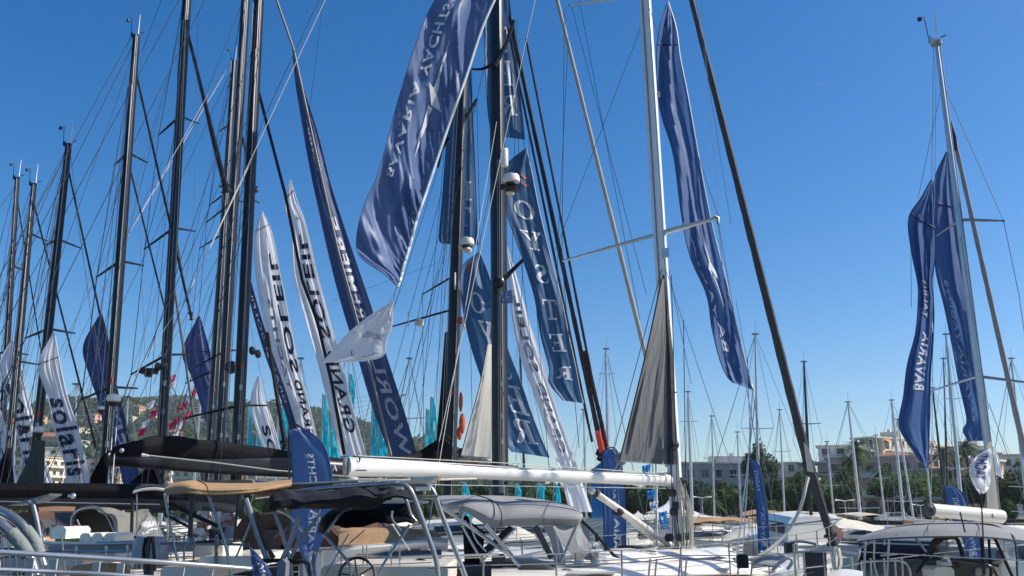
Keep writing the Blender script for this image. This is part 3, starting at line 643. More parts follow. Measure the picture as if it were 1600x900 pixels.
for i, (a, b, c, d, Y, wp) in enumerate(lm):
    bgsail(a, b, c, d, Y, ['boat with white mast left of the leftmost big black boom end mast', 'boat with pale mast hung with crimson pennants'][i] if i < 2 else 'small distant sailing boat with thin mast among the tall black masts', R(55 + (i * 31) % 70), 9, [white, greyhull][i % 2], ((640, .9),) if i % 2 else (), alu if i not in (4,) else carbon_g, wp, [canvas_c, canvas_w][i % 2])

def motorboat(px, Y, hd, loa, label, hullm=None, top=None, by=None, cover=None, zs=1.2, flyb=False, canopy=None):
    if Y > 50: zs *= .72
    kz = .72 if Y > 50 else 1.
    L = Vector(((px - 800) / FOC * Y, Y, 0)); root = thing('motor_boat', label, 'motor boat', L, 'motor boats moored across the water')
    h, d, at = hullmesh(L, hd, loa, loa * .31, zs, zs * 1.35, full=.9); part('hull', h, hullm or white, root); part('deck', d, white, root)
    part('rubbing_strake', M().tube([at(t / 10, 1.01, -.18) for t in range(10)], .05, 5).tube([at(t / 10, -1.01, -.18) for t in range(10)], .05, 5), alu, root)
    cab = part('cabin', loft(at, [(.22, .7, 0, 1.05 * kz, .9), (.5, .72, 0, 1.1 * kz, .86), (.62, .66, 0, .8 * kz, .8), (.74, .5, 0, .12, .75)]), white, root)
    for sg in (-1, 1): part('window', M().poly([at(.26, sg * .715, .35 * kz), at(.5, sg * .735, .38 * kz), at(.64, sg * .66, .3 * kz), at(.6, sg * .655, .62 * kz), at(.5, sg * .68, .82 * kz), at(.26, sg * .66, .8 * kz)]), glassd, cab)
    part('windscreen', M().poly([at(.535, -.58, 1.0 * kz), at(.535, .58, 1.0 * kz), at(.655, .54, .5 * kz), at(.655, -.54, .5 * kz)]), glassd, cab)
    if canopy:
        rows = [[at(t, f, zs * .2 + 1.75 * kz + .18 * (1 - f * f) - .25 * abs(t - .2) * 3) for f in (-.75, -.4, 0, .4, .75)] for t in (.02, .12, .22, .34, .46)]
        part('canopy', M().grid(rows, .04), canopy, root)
        for t in (.04, .44):
            for f in (-.72, .72): part('canopy_post', M().tube([at(t, f, 0), at(t, f, 1.9 * kz)], .025, 5), steel, root)
    rl = M().tube([at(t / 20, .93, .62) for t in range(9, 20)], .02, 5).tube([at(t / 20, -.93, .62) for t in range(9, 20)], .02, 5)
    for t in range(9, 20, 2): rl.tube([at(t / 20, .93, 0), at(t / 20, .93, .62)], .015, 4).tube([at(t / 20, -.93, 0), at(t / 20, -.93, .62)], .015, 4)
    part('rail', rl, steel, root); return root
motorboat(1100, 58, R(20), 12, 'white motor boat with long tan awning right of the white mast', canopy=canvas_w, zs=1.4)
motorboat(1172, 60, R(-160), 11, 'white flybridge motor boat with cream canopy behind the narrow blue flag', canopy=canvas_w, zs=1.6)
motorboat(1255, 60, R(80), 9, 'white motor boat stern under the furled forestay with peaked white cover', greyhull, canopy=canvas_w, zs=1.4)
motorboat(1352, 57, R(160), 13, 'dark blue hulled motor boat with white cabin left of the grey canopy', navy_hull, zs=1.5)
motorboat(1405, 60, R(175), 12, 'pale green hulled motor boat seen through the right canopy', mat('pale_green_hull', (.22, .3, .3), .2, coat=.4), zs=1.5)
motorboat(1290, 64, R(100), 10, 'motor boat with a big cream tent cover behind the forestay foot', canopy=canvas_w, zs=1.5)
motorboat(1520, 58, R(165), 12, 'white motor boat seen behind the right clear window', zs=1.4); motorboat(1600, 60, R(150), 11, 'white motor boat at the right edge of the water', zs=1.3)
motorboat(1000, 60, R(170), 11, 'white motor boat under the cream vang', zs=1.3, canopy=canvas_w); motorboat(930, 55, R(15), 10, 'white motor boat behind the blue upright banner', zs=1.3); motorboat(850, 48, R(10), 10, 'white motor boat seen through the clear sprayhood windows', zs=1.3, canopy=canvas_t)
motorboat(760, 45, R(0), 10, 'white motor boat behind the thick black mast foot', zs=1.3); motorboat(30, 36, R(20), 9, 'white motor boat at the left edge behind the curved tubes', zs=1.3, canopy=canvas_b); motorboat(110, 40, R(-10), 10, 'white motor boat with brown awning under the long black boom', zs=1.4, canopy=canvas_b)
motorboat(265, 38, R(5), 9, 'white motor boat left of the standing people', zs=1.2); motorboat(420, 36, R(10), 9, 'white motor boat right of the standing people', zs=1.3); motorboat(470, 24, R(8), 7, 'white motor boat with brown cover behind the black frames', zs=1.2, canopy=canvas_b)
for px, Y_, hd_, ln, lb, cv in ((1065, 72, 100, 8, 'small motor boat far back right of the white mast', canvas_w), (1128, 74, 80, 8, 'small white motor boat far back under the grey building', None), (1150, 68, 170, 9, 'white motor boat with tan hood in the second row', canvas_t), (1228, 76, 95, 8, 'small motor boat far back right of the narrow blue flag', canvas_w),
        (1300, 74, 85, 8, 'small motor boat far back below the arcade', None), (1335, 70, 20, 9, 'white motor boat with brown hood in front of the quay', canvas_b), (1440, 72, 160, 9, 'white motor boat far back under the umbrella pine', canvas_w), (985, 74, 90, 8, 'small motor boat far back by the cream vang', canvas_w), (1560, 72, 10, 9, 'white motor boat far back at the right', None)):
    motorboat(px, Y_, R(hd_), ln, lb, [white, greyhull, navy_hull][px % 3], zs=1.25, canopy=cv)
for k, (a_, b_, c_, lb) in enumerate(((1112, 650, 1116, 'thin mast in the gap above the grey building left part'), (1152, 675, 1158, 'short thin mast just left of the narrow blue flag'), (1218, 640, 1226, 'thin mast right of the narrow blue flag'), (1292, 690, 1304, 'short mast in front of the pale terraces'), (1368, 680, 1384, 'short mast before the rose villa'), (1440, 655, 1458, 'thin mast right of the umbrella pine'), (1532, 640, 1556, 'thin mast left of the right yacht mast foot'))):
    bgsail(a_, b_, c_, 815, 70 + k, 'small sailing boat, ' + lb, R(60 + 17 * k), 8, white, ((b_ + 60, .8),), alu, 3.2, [canvas_c, canvas_w, canvas_t][k % 3])
# grey-white stern seen beyond the rail on the right
motorboat(1213, 42, R(95), 9, 'square grey white stern of a boat right of the white tender', greyhull, zs=1.5)
# ================================================================ THE YACHTS
def pt(x, y, Y): return P(x, y, Y)
class Yacht:
    def __init__(s, label, top, base, Y, wpx, ma=None, bow=None, stern=None, loa=14, beam=4.2, hullm=None, hd=0, off=(0, 0), topcap=True, taper=.75, zs=1.35, zb=1.75, name='sailing_yacht', group=None, wheel=True, gear=None):
        s.Y = Y; s.ma = ma or carbon
        s.base = P(base[0], base[1], Y); s.top = P(top[0], top[1], Y)
        s.pb, s.pt_ = base, top
        L = Vector((s.base.x, Y, 0)); s.hd = hd
        fx = Vector((math.cos(hd), math.sin(hd), 0)); s.fx = fx; s.fy = Vector((-fx.y, fx.x, 0))
        Lc = L - fx * loa * .08; s.root = thing(name, label, 'sailing yacht', Lc, group)
        h, d, at = hullmesh(Lc, hd, loa, beam, zs, zb, full=.85, n=20); s.at = at
        hu = part('hull', h, hullm or white, s.root); part('deck', d, white_d, s.root)
        st = M()
        for sg in (-1, 1): st.tube([at(t / 24, sg * 1.0, .03) for t in range(25)], .035, 5)
        part('toe_rail', st, alu, s.root)
        cr = part('coachroof', loft(at, [(.28, .5, -.02, .42, .9), (.36, .58, -.02, .5, .9), (.6, .55, -.02, .42, .88), (.72, .4, -.02, .2, .8), (.78, .3, -.02, .02, .8)]), white, s.root)
        for sg in (-1, 1): part('window', M().poly([at(.38, sg * .585, .1), at(.58, sg * .56, .1), at(.68, sg * .455, .1), at(.64, sg * .47, .22), at(.57, sg * .53, .34), at(.38, sg * .56, .36)]), glassd, cr)
        part('hatch', M().box(at(.5, 0, .5), (.6, .6, .06), rz=hd), glassd, cr)
        for sg in (-1, 1):
            for t in range(1, 10):
                part('stanchion', M().tube([at(t / 10, sg * .96, 0), at(t / 10, sg * .96, .62)], .014, 5), steel, s.root)
            line('lifeline', [at(t / 10, sg * .96, .62) for t in range(0, 11)], s.root, .007, steel); line('lifeline', [at(t / 10, sg * .96, .33) for t in range(0, 11)], s.root, .006, steel)
        pp = M().tube(curve([at(.9, -.96, .62), at(1.0, -.9, .7) + fx * .15, at(1.0, .9, .7) + fx * .15, at(.9, .96, .62)], 4), .016, 6)
        part('pulpit', pp, steel, s.root)
        part('pushpit', M().tube([at(.0, -.95, 0), at(0, -.95, .65), at(.12, -.96, .65)], .016, 6).tube([at(.0, .95, 0), at(0, .95, .65), at(.12, .96, .65)], .016, 6).tube([at(.0, -.95, .65), at(0, -.3, .65), at(0, -.3, 0)], .016, 6).tube([at(.0, .95, .65), at(0, .3, .65), at(0, .3, 0)], .016, 6), steel, s.root)
        for sg in (-1, 1): part('winch', M().lathe(at(.26, sg * .62, .15), [(.1, 0), (.09, .08), (.07, .14), (.1, .2), (.04, .22)], 12), steel, s.root)
        if wheel:
            for sg in (-1, 1):
                wc = at(.13, sg * .45, .75); w_ = M()
                w_.tube([wc + s.fy * .42 * math.cos(a * .3927) + Vector((0, 0, .42 * math.sin(a * .3927))) for a in range(17)], .016, 6)
                for a in range(5): w_.tube([wc, wc + s.fy * .42 * math.cos(a * 1.2566) + Vector((0, 0, .42 * math.sin(a * 1.2566)))], .009, 4)
                part('steering_wheel', w_, dark, s.root); part('pedestal', M().box(at(.15, sg * .45, .3), (.25, .25, .9), rz=hd), white_d, s.root)
        if gear is not None:
            hm = [canvas_c, canvas_k, canvas_gd, canvas_b, canvas_t][gear % 5]
            part('sprayhood', loft(at, [(.26, .56, .1, 1.35, .85), (.31, .56, .2, 1.42, .85), (.37, .52, .3, 1.1, .8), (.42, .45, .4, .6, .8)]), hm, s.root)
            part('companionway', M().box(at(.255, 0, .65), (.05, .8, .9), rz=hd), dark, s.root)
            for sg in (-1, 1):
                part('cockpit_cushion', M().box(at(.17, sg * .6, .22), (loa * .14, .5, .12), rz=hd), [canvas_gd, canvas_t, canvas_c][gear % 3], s.root)
                part('fender', M().lathe(at(.3 + .1 * sg, 1.04, -.75), [(.02, 0), (.12, .06), (.13, .3), (.12, .55), (.02, .62)], 10), navy_hull if gear % 2 else white, s.root)
            part('cockpit_table', M().box(at(.17, 0, .5), (loa * .09, .3, .05), rz=hd).box(at(.17, 0, .25), (.2, .12, .5), rz=hd), white_d, s.root)
            for k in range(4): part('rope_bundle', M().tube([at(.24, .3 + .1 * k, .5), at(.235, .3 + .1 * k, .15)], .03, 6), [wire_l, rope_r, wire_d, wire_l][k], s.root)
        r_ = wpx / 2 * Y / FOC; s.r = r_; m0 = Vector((s.base.x, s.base.y, s.base.z))
        N = 16; pts = [m0.lerp(s.top, k / N) for k in range(N + 1)]
        s.mast = part('mast', M().tube(pts, [r_ * (1 if k / N < .55 or not topcap else 1 - (1 - taper) * (k / N - .55) / .45) for k in range(N + 1)], 14, flat=1.25), s.ma, s.root)
        sm = M().tube([p + Vector((r_ * .45, -r_ * 1.2, 0)) for p in pts], .011, 4); part('sail_track', sm, alu_d if s.ma is not alu_w else alu, s.mast)
        part('mast_collar', M().lathe(m0 + Vector((0, 0, -.02)), [(r_ * 1.7, 0), (r_ * 1.6, .06), (r_ * 1.2, .14)], 14), rubber, s.mast)
        if topcap:
            t = s.top; R_ = r_; r_ = min(r_, .055)
            part('masthead_crane', M().box(t + Vector((-r_ * .6, 0, .03)), (r_ * 3.2, r_ * 1.4, .06)).box(t + Vector((-r_ * 2.0, 0, .08)), (r_ * .7, r_ * 1.0, .07)), s.ma, s.mast)
            part('antenna', M().tube([t + Vector((r_ * .6, 0, .08)), t + Vector((r_ * .6, 0, .62))], [.018, .008], 5), white, s.mast)
            part('wind_vane', M().tube([t + Vector((-r_ * 2.4, 0, .12)), t + Vector((-r_ * 3, 0, .5)), t + Vector((-r_ * 4.5, 0, .46))], .009, 4).tube([t + Vector((r_ * 1.6, 0, .1)), t + Vector((r_ * 3.4, 0, .14))], .012, 4).ball(t + Vector((-r_ * 4.5, 0, .46)), .05, 6), dark, s.mast)
    def on(s, y):
        f = (s.pb[1] - y) / (s.pb[1] - s.pt_[1]); return s.base.lerp(s.top, f)
    def spreader(s, y, x2, y2, w_=.05, dY=0, ma=None):
        a = s.on(y); b = P(x2, y2, s.Y + dY)
        part('spreader', M().tube([a, a.lerp(b, .5), b], [w_, w_ * .9, w_ * .55], 8), ma or s.ma, s.mast); part('spreader_tip', M().ball(b, w_ * .8, 6), rubber, s.mast); return b
    def stay(s, a, b, r=.008, ma=None, name='stay', dY=(0, 0)):
        return line(name, [P(a[0], a[1], s.Y + dY[0]), P(b[0], b[1], s.Y + dY[1])], s.root, r, ma or wire_d)
    def shroud(s, pts, r=.009, ma=None):
        return line('shroud', pts, s.root, r, ma or wire_d)
    def halyards(s, n=3, ma=None):
        rg = random.Random(int(s.pb[0]))
        for k in range(n):
            dx = rg.uniform(-1.6, 1.9) * s.r; a = s.base.lerp(s.top, .04) + Vector((dx * 1.3, -s.r * 1.6, 0)); b = s.base.lerp(s.top, rg.uniform(.75, 1)) + Vector((dx * .4, -s.r * 1.4, 0))
            line('halyard', [a, b], s.root, .0065, ma or (wire_l, wire_d, wire_m)[k % 3], 4)
        # fittings and sheaves
        for k in range(5):
            q = s.base.lerp(s.top, .06 + .045 * k + .02 * rg.random()); part('mast_fitting', M().box(q + Vector((s.r * .5, -s.r * 1.3, 0)), (.05, .05, .13)), alu if k % 2 else red if k == 4 else alu_d, s.mast)
    def furler(s, a, b, r0, r1, ma, name='furled_headsail', Ya=0, Yb=0, drum=True, ridges=True):
        A, B = P(a[0], a[1], s.Y + Ya), P(b[0], b[1], s.Y + Yb); N = 40; rg = random.Random(int(a[0] + b[0])); pts = []; rs = []
        for k in range(N + 1):
            q = A.lerp(B, k / N); q = q + Vector((0, 0, 0)); pts.append(q); rs.append((r0 + (r1 - r0) * k / N) * (1 + .06 * math.sin(k * 1.9) + rg.uniform(-.04, .04)))
        o = part(name, M().tube(pts, rs, 9), ma, s.root)
        if drum: part('furling_drum', M().lathe(B, [(r1 * 1.4, 0), (r1 * 2.1, .02), (r1 * 1.2, .06), (r1 * 1.2, .16), (r1 * 2.1, .2), (r1, .22)], 12, (A - B)), dark, s.root)
        return o
def tube_part(root, name, pts, Y, r, ma, n=8, sm=True):
    q = PL(pts, Y); q = curve(q, 5) if sm and len(q) > 2 else q
    return part(name, M().tube(q, r, n), ma, root)
def radar(par, c, w_, tilt=0, bracket=True):
    c = Vector(c); o = part('radar_dome', M().lathe(c, [(w_ * .75, 0), (w_ * .97, .05 * w_ / .25), (w_, .14 * w_ / .25), (w_ * .9, .24 * w_ / .25), (w_ * .5, .29 * w_ / .25), (w_ * .1, .3 * w_ / .25)], 18), white, par)
    part('radar_base', M().lathe(c + Vector((0, 0, -.09)), [(w_ * .55, 0), (w_ * .8, .05), (w_ * .8, .088)], 14), dark, par)

# --- left row of black masts -------------------------------------------------
Ys = {}
def shroud_set(y, spr, foot, top=None, both=True):
    """polyline shroud: top, spreader tips, foot"""
    pts = [top or y.top] + spr + [foot]; y.shroud(pts)
def leftboat(key, label, top, base, Y, w_, spr, hd, cap=True, ma=None, back=None, fore=None, loa=13, extra=()):
    y = Yacht(label, top, base, Y, w_, ma or carbon, hd=hd, loa=loa, topcap=cap, gear=len(Ys), hullm=[white, greyhull, navy_hull][len(Ys) % 3], group='black masted sailing yachts in the left row')
    Ys[key] = y; tips = []
    for (yy, xl, yl) in spr:
        tips.append(y.spreader(yy, xl, yl, .035, -.3)); q = y.on(yy); mir = q + (q - tips[-1]) * .35; mir.y = Y + 1.0
        part('spreader', M().tube([q, mir], [.035, .02], 6), y.ma, y.mast)
    shroud_set(y, tips, y.at(.5, 1 if hd < 1.5 else -1, .1))
    if len(tips) > 1: y.shroud([y.on(spr[0][0])] + tips[1:] + [y.at(.48, 1, .1)], .007)
    y.shroud([y.on(spr[-1][0]), y.at(.46, -1, .1)], .007); y.shroud([y.top, y.at(.46, -1, .1)], .007)
    for b in (back or []): y.stay(b[0], b[1], .008 if len(b) < 3 else b[2], name='backstay', dY=(0, -3), ma=b[3] if len(b) > 3 else None)
    for f in (fore or []): y.furler(f[0], f[1], f[2], f[3], f[4] if len(f) > 4 else carbon_g, Yb=f[5] if len(f) > 5 else 3)
    y.halyards(); return y
leftboat('1', 'yacht with the leftmost short black mast', (27, 280), (-4, 790), 25, 9, [(425, 12, 428), (560, -12, 556)], R(50), back=[((24, 285), (-10, 420)), ((24, 290), (-40, 380))], fore=[((26, 305), (66, 560), .018, .022)])
leftboat('2', 'yacht with the second short black mast from the left, before the leftmost white lettered banner', (53, 290), (6, 790), 23, 10.5, [(370, 40, 372), (575, 18, 574)], R(50), back=[((50, 292), (-30, 520)), ((50, 300), (-30, 600))], fore=[((52, 315), (150, 700), .022, .03)])
leftboat('3', 'yacht with the third black mast from the left, crossing the large lettered white banner', (107, 228), (45, 795), 20, 13, [(385, 70, 383), (528, 40, 528)], R(50), back=[((104, 232), (-20, 470)), ((104, 236), (-40, 560))], fore=[((106, 262), (200, 690), .022, .028)])
leftboat('4', 'yacht with the tall black mast carrying a slim radar in front of the violet banner', (213, 58), (160, 795), 20, 15, [(257, 180, 257), (432, 151, 433), (623, 127, 624)], R(50), back=[((205, 58), (0, 430)), ((208, 70), (-20, 520)), ((222, 80), (252, 0), .006), ((210, 80), (60, 500), .006)], fore=[((212, 112), (300, 500), .028, .034), ((201, 255), (262, 500), .022, .022)])
leftboat('5', 'yacht with the tall black mast leaving the top edge, left of the mast pair', (294, -40), (246, 800), 22, 15, [(207, 248, 211), (388, 226, 389), (580, 205, 585)], R(50), cap=False, back=[((290, -20), (-20, 560)), ((320, 0), (70, 500)), ((284, 40), (150, 560), .006)], fore=[((292, 45), (354, 300), .04, .085, carbon_g), ((268, 420), (325, 800), .03, .035, alu_d), ((272, 345), (292, 470), .02, .02, alu_d)])
leftboat('6', 'yacht with the shorter black mast whose top shows beside the tall mast pair', (366, 96), (322, 800), 30, 13, [(136, 355, 136), (205, 341, 206), (320, 327, 321), (386, 312, 388), (596, 290, 599)], R(50), back=[((360, 100), (180, 400), .01, wire_l), ((362, 110), (90, 690), .008)], fore=[((362, 150), (400, 300), .04, .06, carbon_g)])
leftboat('7', 'yacht with the slim black mast close left of the thickest left mast', (386, -40), (338, 800), 27, 15, [(345, 323, 347), (574, 303, 575)], R(50), cap=False, back=[((380, 0), (250, 330)), ((340, 210), (270, 520), .006)])
leftboat('8', 'yacht with the thickest black mast of the left row, rising past the top edge', (406, -40), (366, 800), 22, 18, [(268, 355, 137), (341, 387, 341)][1:] + [(653, 290, 653)], R(50), cap=False, back=[((400, 60), (230, 560)), ((398, 240), (300, 446), .008, wire_l), ((398, 160), (170, 690), .008)], fore=[((417, 520), (446, 700), .05, .06, carbon_g, 2)], loa=15)
# extra running rigging of the left row
y8 = Ys['8']; y5 = Ys['5']; y4 = Ys['4']
for a, b, r_, mm_ in [((508, 0), (298, 450), .01, wire_l), ((298, 450), (190, 620), .009, wire_l), ((498, 0), (410, 190), .01, wire_d), ((410, 190), (300, 560), .007, wire_d), ((355, 95), (190, 385), .008, wire_l),
                    ((395, 180), (240, 600), .006, wire_d), ((392, 250), (210, 640), .007, wire_d), ((396, 300), (255, 560), .006, wire_m)]:
    y8.stay(a, b, r_, mm_, 'running_rigging', (0, -1))
for a, b in [((262, 120), (150, 500)), ((255, 250), (110, 560)), ((310, 0), (300, 470)), ((278, 90), (262, 690)), ((258, 330), (195, 690)), ((300, 80), (430, 690)), ((330, 440), (228, 700)), ((262, 400), (170, 700)), ((300, 440), (270, 640))]:
    y5.stay(a, b, .005, wire_m, 'running_rigging', (0, .5))
for a, b in [((195, 260), (100, 560)), ((200, 330), (60, 620)), ((205, 100), (150, 560)), ((178, 258), (152, 432)), ((152, 432), (128, 624)), ((128, 624), (120, 780)), ((192, 420), (110, 700)), ((170, 560), (60, 740)), ((210, 150), (232, 690))]:
    y4.stay(a, b, .005, wire_m, 'running_rigging', (0, .5))
y3 = Ys['3']
for a, b in [((100, 240), (70, 383)), ((70, 383), (40, 528)), ((40, 528), (20, 780)), ((110, 240), (160, 640)), ((95, 330), (0, 640)), ((90, 400), (10, 700)), ((118, 330), (175, 680)), ((95, 300), (30, 620))]:
    y3.stay(a, b, .005, wire_m, 'running_rigging', (0, .4))
# radars and lights of the row
radar(y4.mast, P(177, 628, 19.6), .15); radar(y4.mast, P(158, 640, 19.5), .07)
radar(y3.mast, P(40, 666, 19.6), .11); radar(y3.mast, P(98, 628, 19.7) * 0 + P(60, 676, 19.7), .12)
part('radar_scanner', M().box(P(232, 580, 21.6), (.38, .25, .12)).box(P(232, 585, 21.6), (.14, .14, .12)), dark, y5.mast)
for k, (x, y_, Y, key) in enumerate([(403, 553, 21.6, '8'), (394, 548, 21.7, '8'), (362, 576, 26.4, '7'), (356, 571, 26.3, '7'), (257, 572, 21.6, '5'), (247, 573, 21.6, '5')]):
    part('halyard_drum', M().lathe(P(x, y_, Y), [(.04, -.07), (.09, -.05), (.11, 0), (.09, .05), (.04, .07)], 12, (1, 0, .2)), dark, Ys[key].mast)
part('radar_dome', M().ball(P(361, 574, 26.2), .2, 14, (1, .8, 1)), dark, Ys['7'].mast)
# stacked mainsails at mast feet (dark wedges) and booms
def wedge(y, pts, Y, ma, th=.25, name='stacked_mainsail'):
    q = PL(pts, Y); return part(name, M().prism([p - Vector((0, th / 2, 0)) for p in q], (0, th, 0)), ma, y.root)
def softboom(y, name, rows, ma, n=12, seg=5, wr=.04, seed=1, org=None):
    """canvas roll: rows (x, ytop, ybottom, Y) ; elliptical lumpy section"""
    c = curve([Vector((a, b, Y)) for a, b, c_, Y in rows], seg); d = curve([Vector((c_, 0, 0)) for a, b, c_, Y in rows], seg); rr = []
    for k, (p, q) in enumerate(zip(c, d)):
        T, B = P(p.x, p.y, p.z), P(p.x, q.x, p.z); mid = (T + B) / 2; h = (T - B).length / 2; r = []
        for j in range(n):
            a = 2 * math.pi * j / n; f = 1 + wr * 2.2 * noise.noise(Vector((k * .35, math.cos(a) * 1.6, math.sin(a) * 1.6 + seed)))
            r.append(mid + Vector((0, -math.cos(a) * h * .62 * f, math.sin(a) * h * f)))
        rr.append(r + [r[0]])
    m = M().grid(rr); m.add(rr[0][:-1], [tuple(range(n))]); m.add(rr[-1][:-1], [tuple(range(n))])
    return part(name, m, ma, y.root)
wedge(y4, [(140, 756), (150, 738), (161, 715), (168, 712), (172, 756)], 19.4, canvas_k)
wedge(y3, [(30, 756), (46, 724), (58, 690), (66, 688), (64, 756)], 19.4, mat('olive_sail_cover', (.05, .06, .05), .8))
wedge(Ys['2'], [(-10, 756), (6, 720), (14, 700), (18, 756)], 22.4, canvas_k)
wedge(y5, [(205, 756), (225, 738), (240, 722), (252, 756)], 21.4, canvas_k)
softboom(y8, 'boom', [(-60, 762, 796, 15), (60, 762, 796, 15.6), (180, 762, 797, 16.3), (300, 764, 798, 17.4), (372, 768, 800, 21.5)], carbon, wr=.0)
softboom(y8, 'sail_cover', [(-60, 755, 778, 14.9), (60, 755, 777, 15.5), (180, 756, 778, 16.2), (300, 759, 782, 17.3), (372, 764, 788, 21.3)], canvas_k, wr=.05)
line('outhaul', PL([(-20, 783), (140, 786), (250, 788)], 14.7), y8.root, .008, alu)
part('boom_fitting', M().ball(P(114, 775, 15.3), .05, 8).ball(P(108, 775, 15.3), .03, 6), alu, y8.root)
# ropes hanging at the tall left mast
for a, b, mm_ in [((178, 640), (164, 838), wire_l), ((176, 700), (169, 838), wire_l), ((172, 710), (160, 842), wire_l), ((186, 690), (158, 845), rope_r), ((190, 700), (163, 840), rope_r), ((184, 640), (175, 760), wire_l)]:
    y4.stay(a, b, .009, mm_, 'halyard_tail', (-.5, -3))

# --- yacht B: long black boom, mast with curved spreaders ----------------------
yB = Yacht('big black masted yacht whose covered black boom reaches left across the photo', (728, -40), (700, 800), 26, 21, carbon_g, hd=R(52), loa=19, beam=5.2, topcap=False, hullm=navy_hull, wheel=False, gear=3)
for (pth, r0) in [([(713, 205), (728, 183), (745, 155)], .075), ([(700, 215), (690, 235), (684, 262)], .05)]:
    q = PL(pth, 25.8); part('spreader', M().tube(curve(q, 4), [r0 * (1 - .05 * k) for k in range(9)], 8), carbon, yB.mast)
yB.spreader(460, 660, 460, .035); yB.spreader(456, 792, 454, .035); cb = yB.spreader(512, 606, 512, .035, -.4)
q = P(728, 398, 25.3); radar(yB.mast, P(730, 384, 25.4), .21); part('deck_light', M().ball(P(731, 391, 25.3), .13, 8, (1, 1, .8)).box(P(724, 386, 25.5), (.3, .3, .05)), white_d, yB.mast)
part('satellite_dome', M().lathe(P(725, 452, 25.2), [(.15, 0), (.17, .1), (.17, .2), (.12, .29), (.03, .33)], 14), white, yB.mast); part('antenna', M().tube([P(711, 452, 25.3), P(711, 426, 25.3)], .03, 6), white, yB.mast)
part('satellite_dome', M().lathe(P(655, 509, 25.4), [(.12, 0), (.14, .06), (.13, .15), (.04, .2)], 12), white_d, yB.mast); part('antenna', M().tube([P(638, 511, 25.4), P(638, 486, 25.4)], .018, 5), alu, yB.mast)
for x in (727, 733): part('deck_light', M().tube([P(x, 458, 25.2), P(x, 505, 25.2)], .04, 6), alu, yB.mast)
part('deck_light', M().ball(P(725, 510, 25.0), .08, 8), white_d, yB.mast)
part('mast_plate', M().box(P(707, 614, 25.4), (.12, .03, .1)), red, yB.mast)
for bx, by, bw, bh in ((720, 628, .06, .3), (722, 662, .09, .3), (718, 677, .075, .2)): part('rescue_bag', M().ball(P(bx, by, 25.2), bw, 10, (1, 1, bh / bw)), orange, yB.root)
softboom(yB, 'sail_stack', [(700, 520, 530, 25.9), (702, 600, 610, 25.9)], canvas_k) if 0 else None
part('sail_stack', M().tube(PL([(703, 520), (700, 620), (696, 738)], 26.2), [.16, .24, .36], 10), canvas_k, yB.root)
for pts_, r_, mm_ in (([(432, 0), (459, 78), (494, 240), (529, 395), (562, 515), (585, 605), (611, 712)], .035, mat('weathered_grey_stay', (.22, .2, .18), .6)), ([(398, 120), (446, 305), (472, 437), (496, 503), (519, 601), (538, 710)], .045, canvas_c)):
    part('furled_headsail', M().tube(PL(pts_, 24.2), r_, 7), mm_, yB.root)
part('mast_winch', M().lathe(P(722, 712, 25.1), [(.14, -.05), (.1, 0), (.14, .1), (.1, .2)], 12), dark, yB.root); part('mast_winch', M().box(P(730, 727, 25.1), (.6, .3, .14)), mat('red_brown_cover', (.3, .05, .03), .7), yB.root)
softboom(yB, 'boom', [(173, 706, 728, 18), (230, 704, 733, 18.6), (330, 707, 740, 20), (450, 713, 746, 22), (560, 722, 748, 23.6), (690, 722, 740, 25.8)], carbon, wr=.0, n=14)
softboom(yB, 'sail_cover', [(176, 699, 712, 18), (205, 690, 714, 18.2), (245, 681, 714, 18.7), (300, 685, 716, 19.4), (360, 692, 718, 20.4), (450, 704, 726, 22), (545, 717, 732, 23.4), (620, 712, 736, 24.6), (655, 704, 736, 25.2), (688, 683, 736, 25.6), (703, 682, 736, 25.8)], canvas_k, wr=.08, seed=3)
part('boom_end_cap', M().lathe(P(174, 717, 18.0), [(.15, -.02), (.17, 0), (.17, .06)], 14, (-1, 0, 0)), carbon, yB.root); part('boom_fitting', M().ball(P(190, 704, 17.75), .05, 8), alu, yB.root)
line('outhaul', PL([(222, 711), (235, 712), (330, 722), (430, 735), (560, 746)], 17.9), yB.root, .016, wire_l, 6)
part('boom_fitting', M().tube(PL([(222, 711), (232, 712)], 17.8), [.035, .02], 8), white, yB.root)
part('lettering', M().tube(PL([(520, 736), (523, 727), (526, 736)], 18.8), .012, 4).tube(PL([(521, 733), (526, 733)], 18.8), .01, 4), ink_w, yB.root)
for x in (612, 640, 668): line('lazy_jack', PL([(x, 722), (712, 300)], 25.4), yB.root, .006)
for a, b in [((660, 460), (663, 760)), ((792, 455), (766, 200)), ((606, 512), (560, 700)), ((606, 512), (650, 300)), ((700, 215), (606, 512)), ((745, 155), (752, 460)), ((745, 155), (660, 460)), ((660, 460), (610, 700)), ((690, 300), (600, 640)), ((694, 240), (648, 760)), ((735, 520), (740, 760)), ((752, 460), (750, 740)), ((686, 420), (615, 690)), ((704, 180), (676, 740)), ((722, 520), (812, 60)), ((640, 560), (590, 710))]:
    yB.stay(a, b, .008, wire_d, 'shroud', (-.2, -.6))
for a, b in [((520, 470), (700, 405)), ((565, 560), (625, 440)), ((630, 446), (546, 620))]: yB.stay(a, b, .005, wire_m, 'running_rigging')
for k in range(6): yB.stay((635, 616), (500 + 4 * k, 625 + 13 * k), .004, wire_m, 'flag_line', (0, 0))
yB.halyards(4)

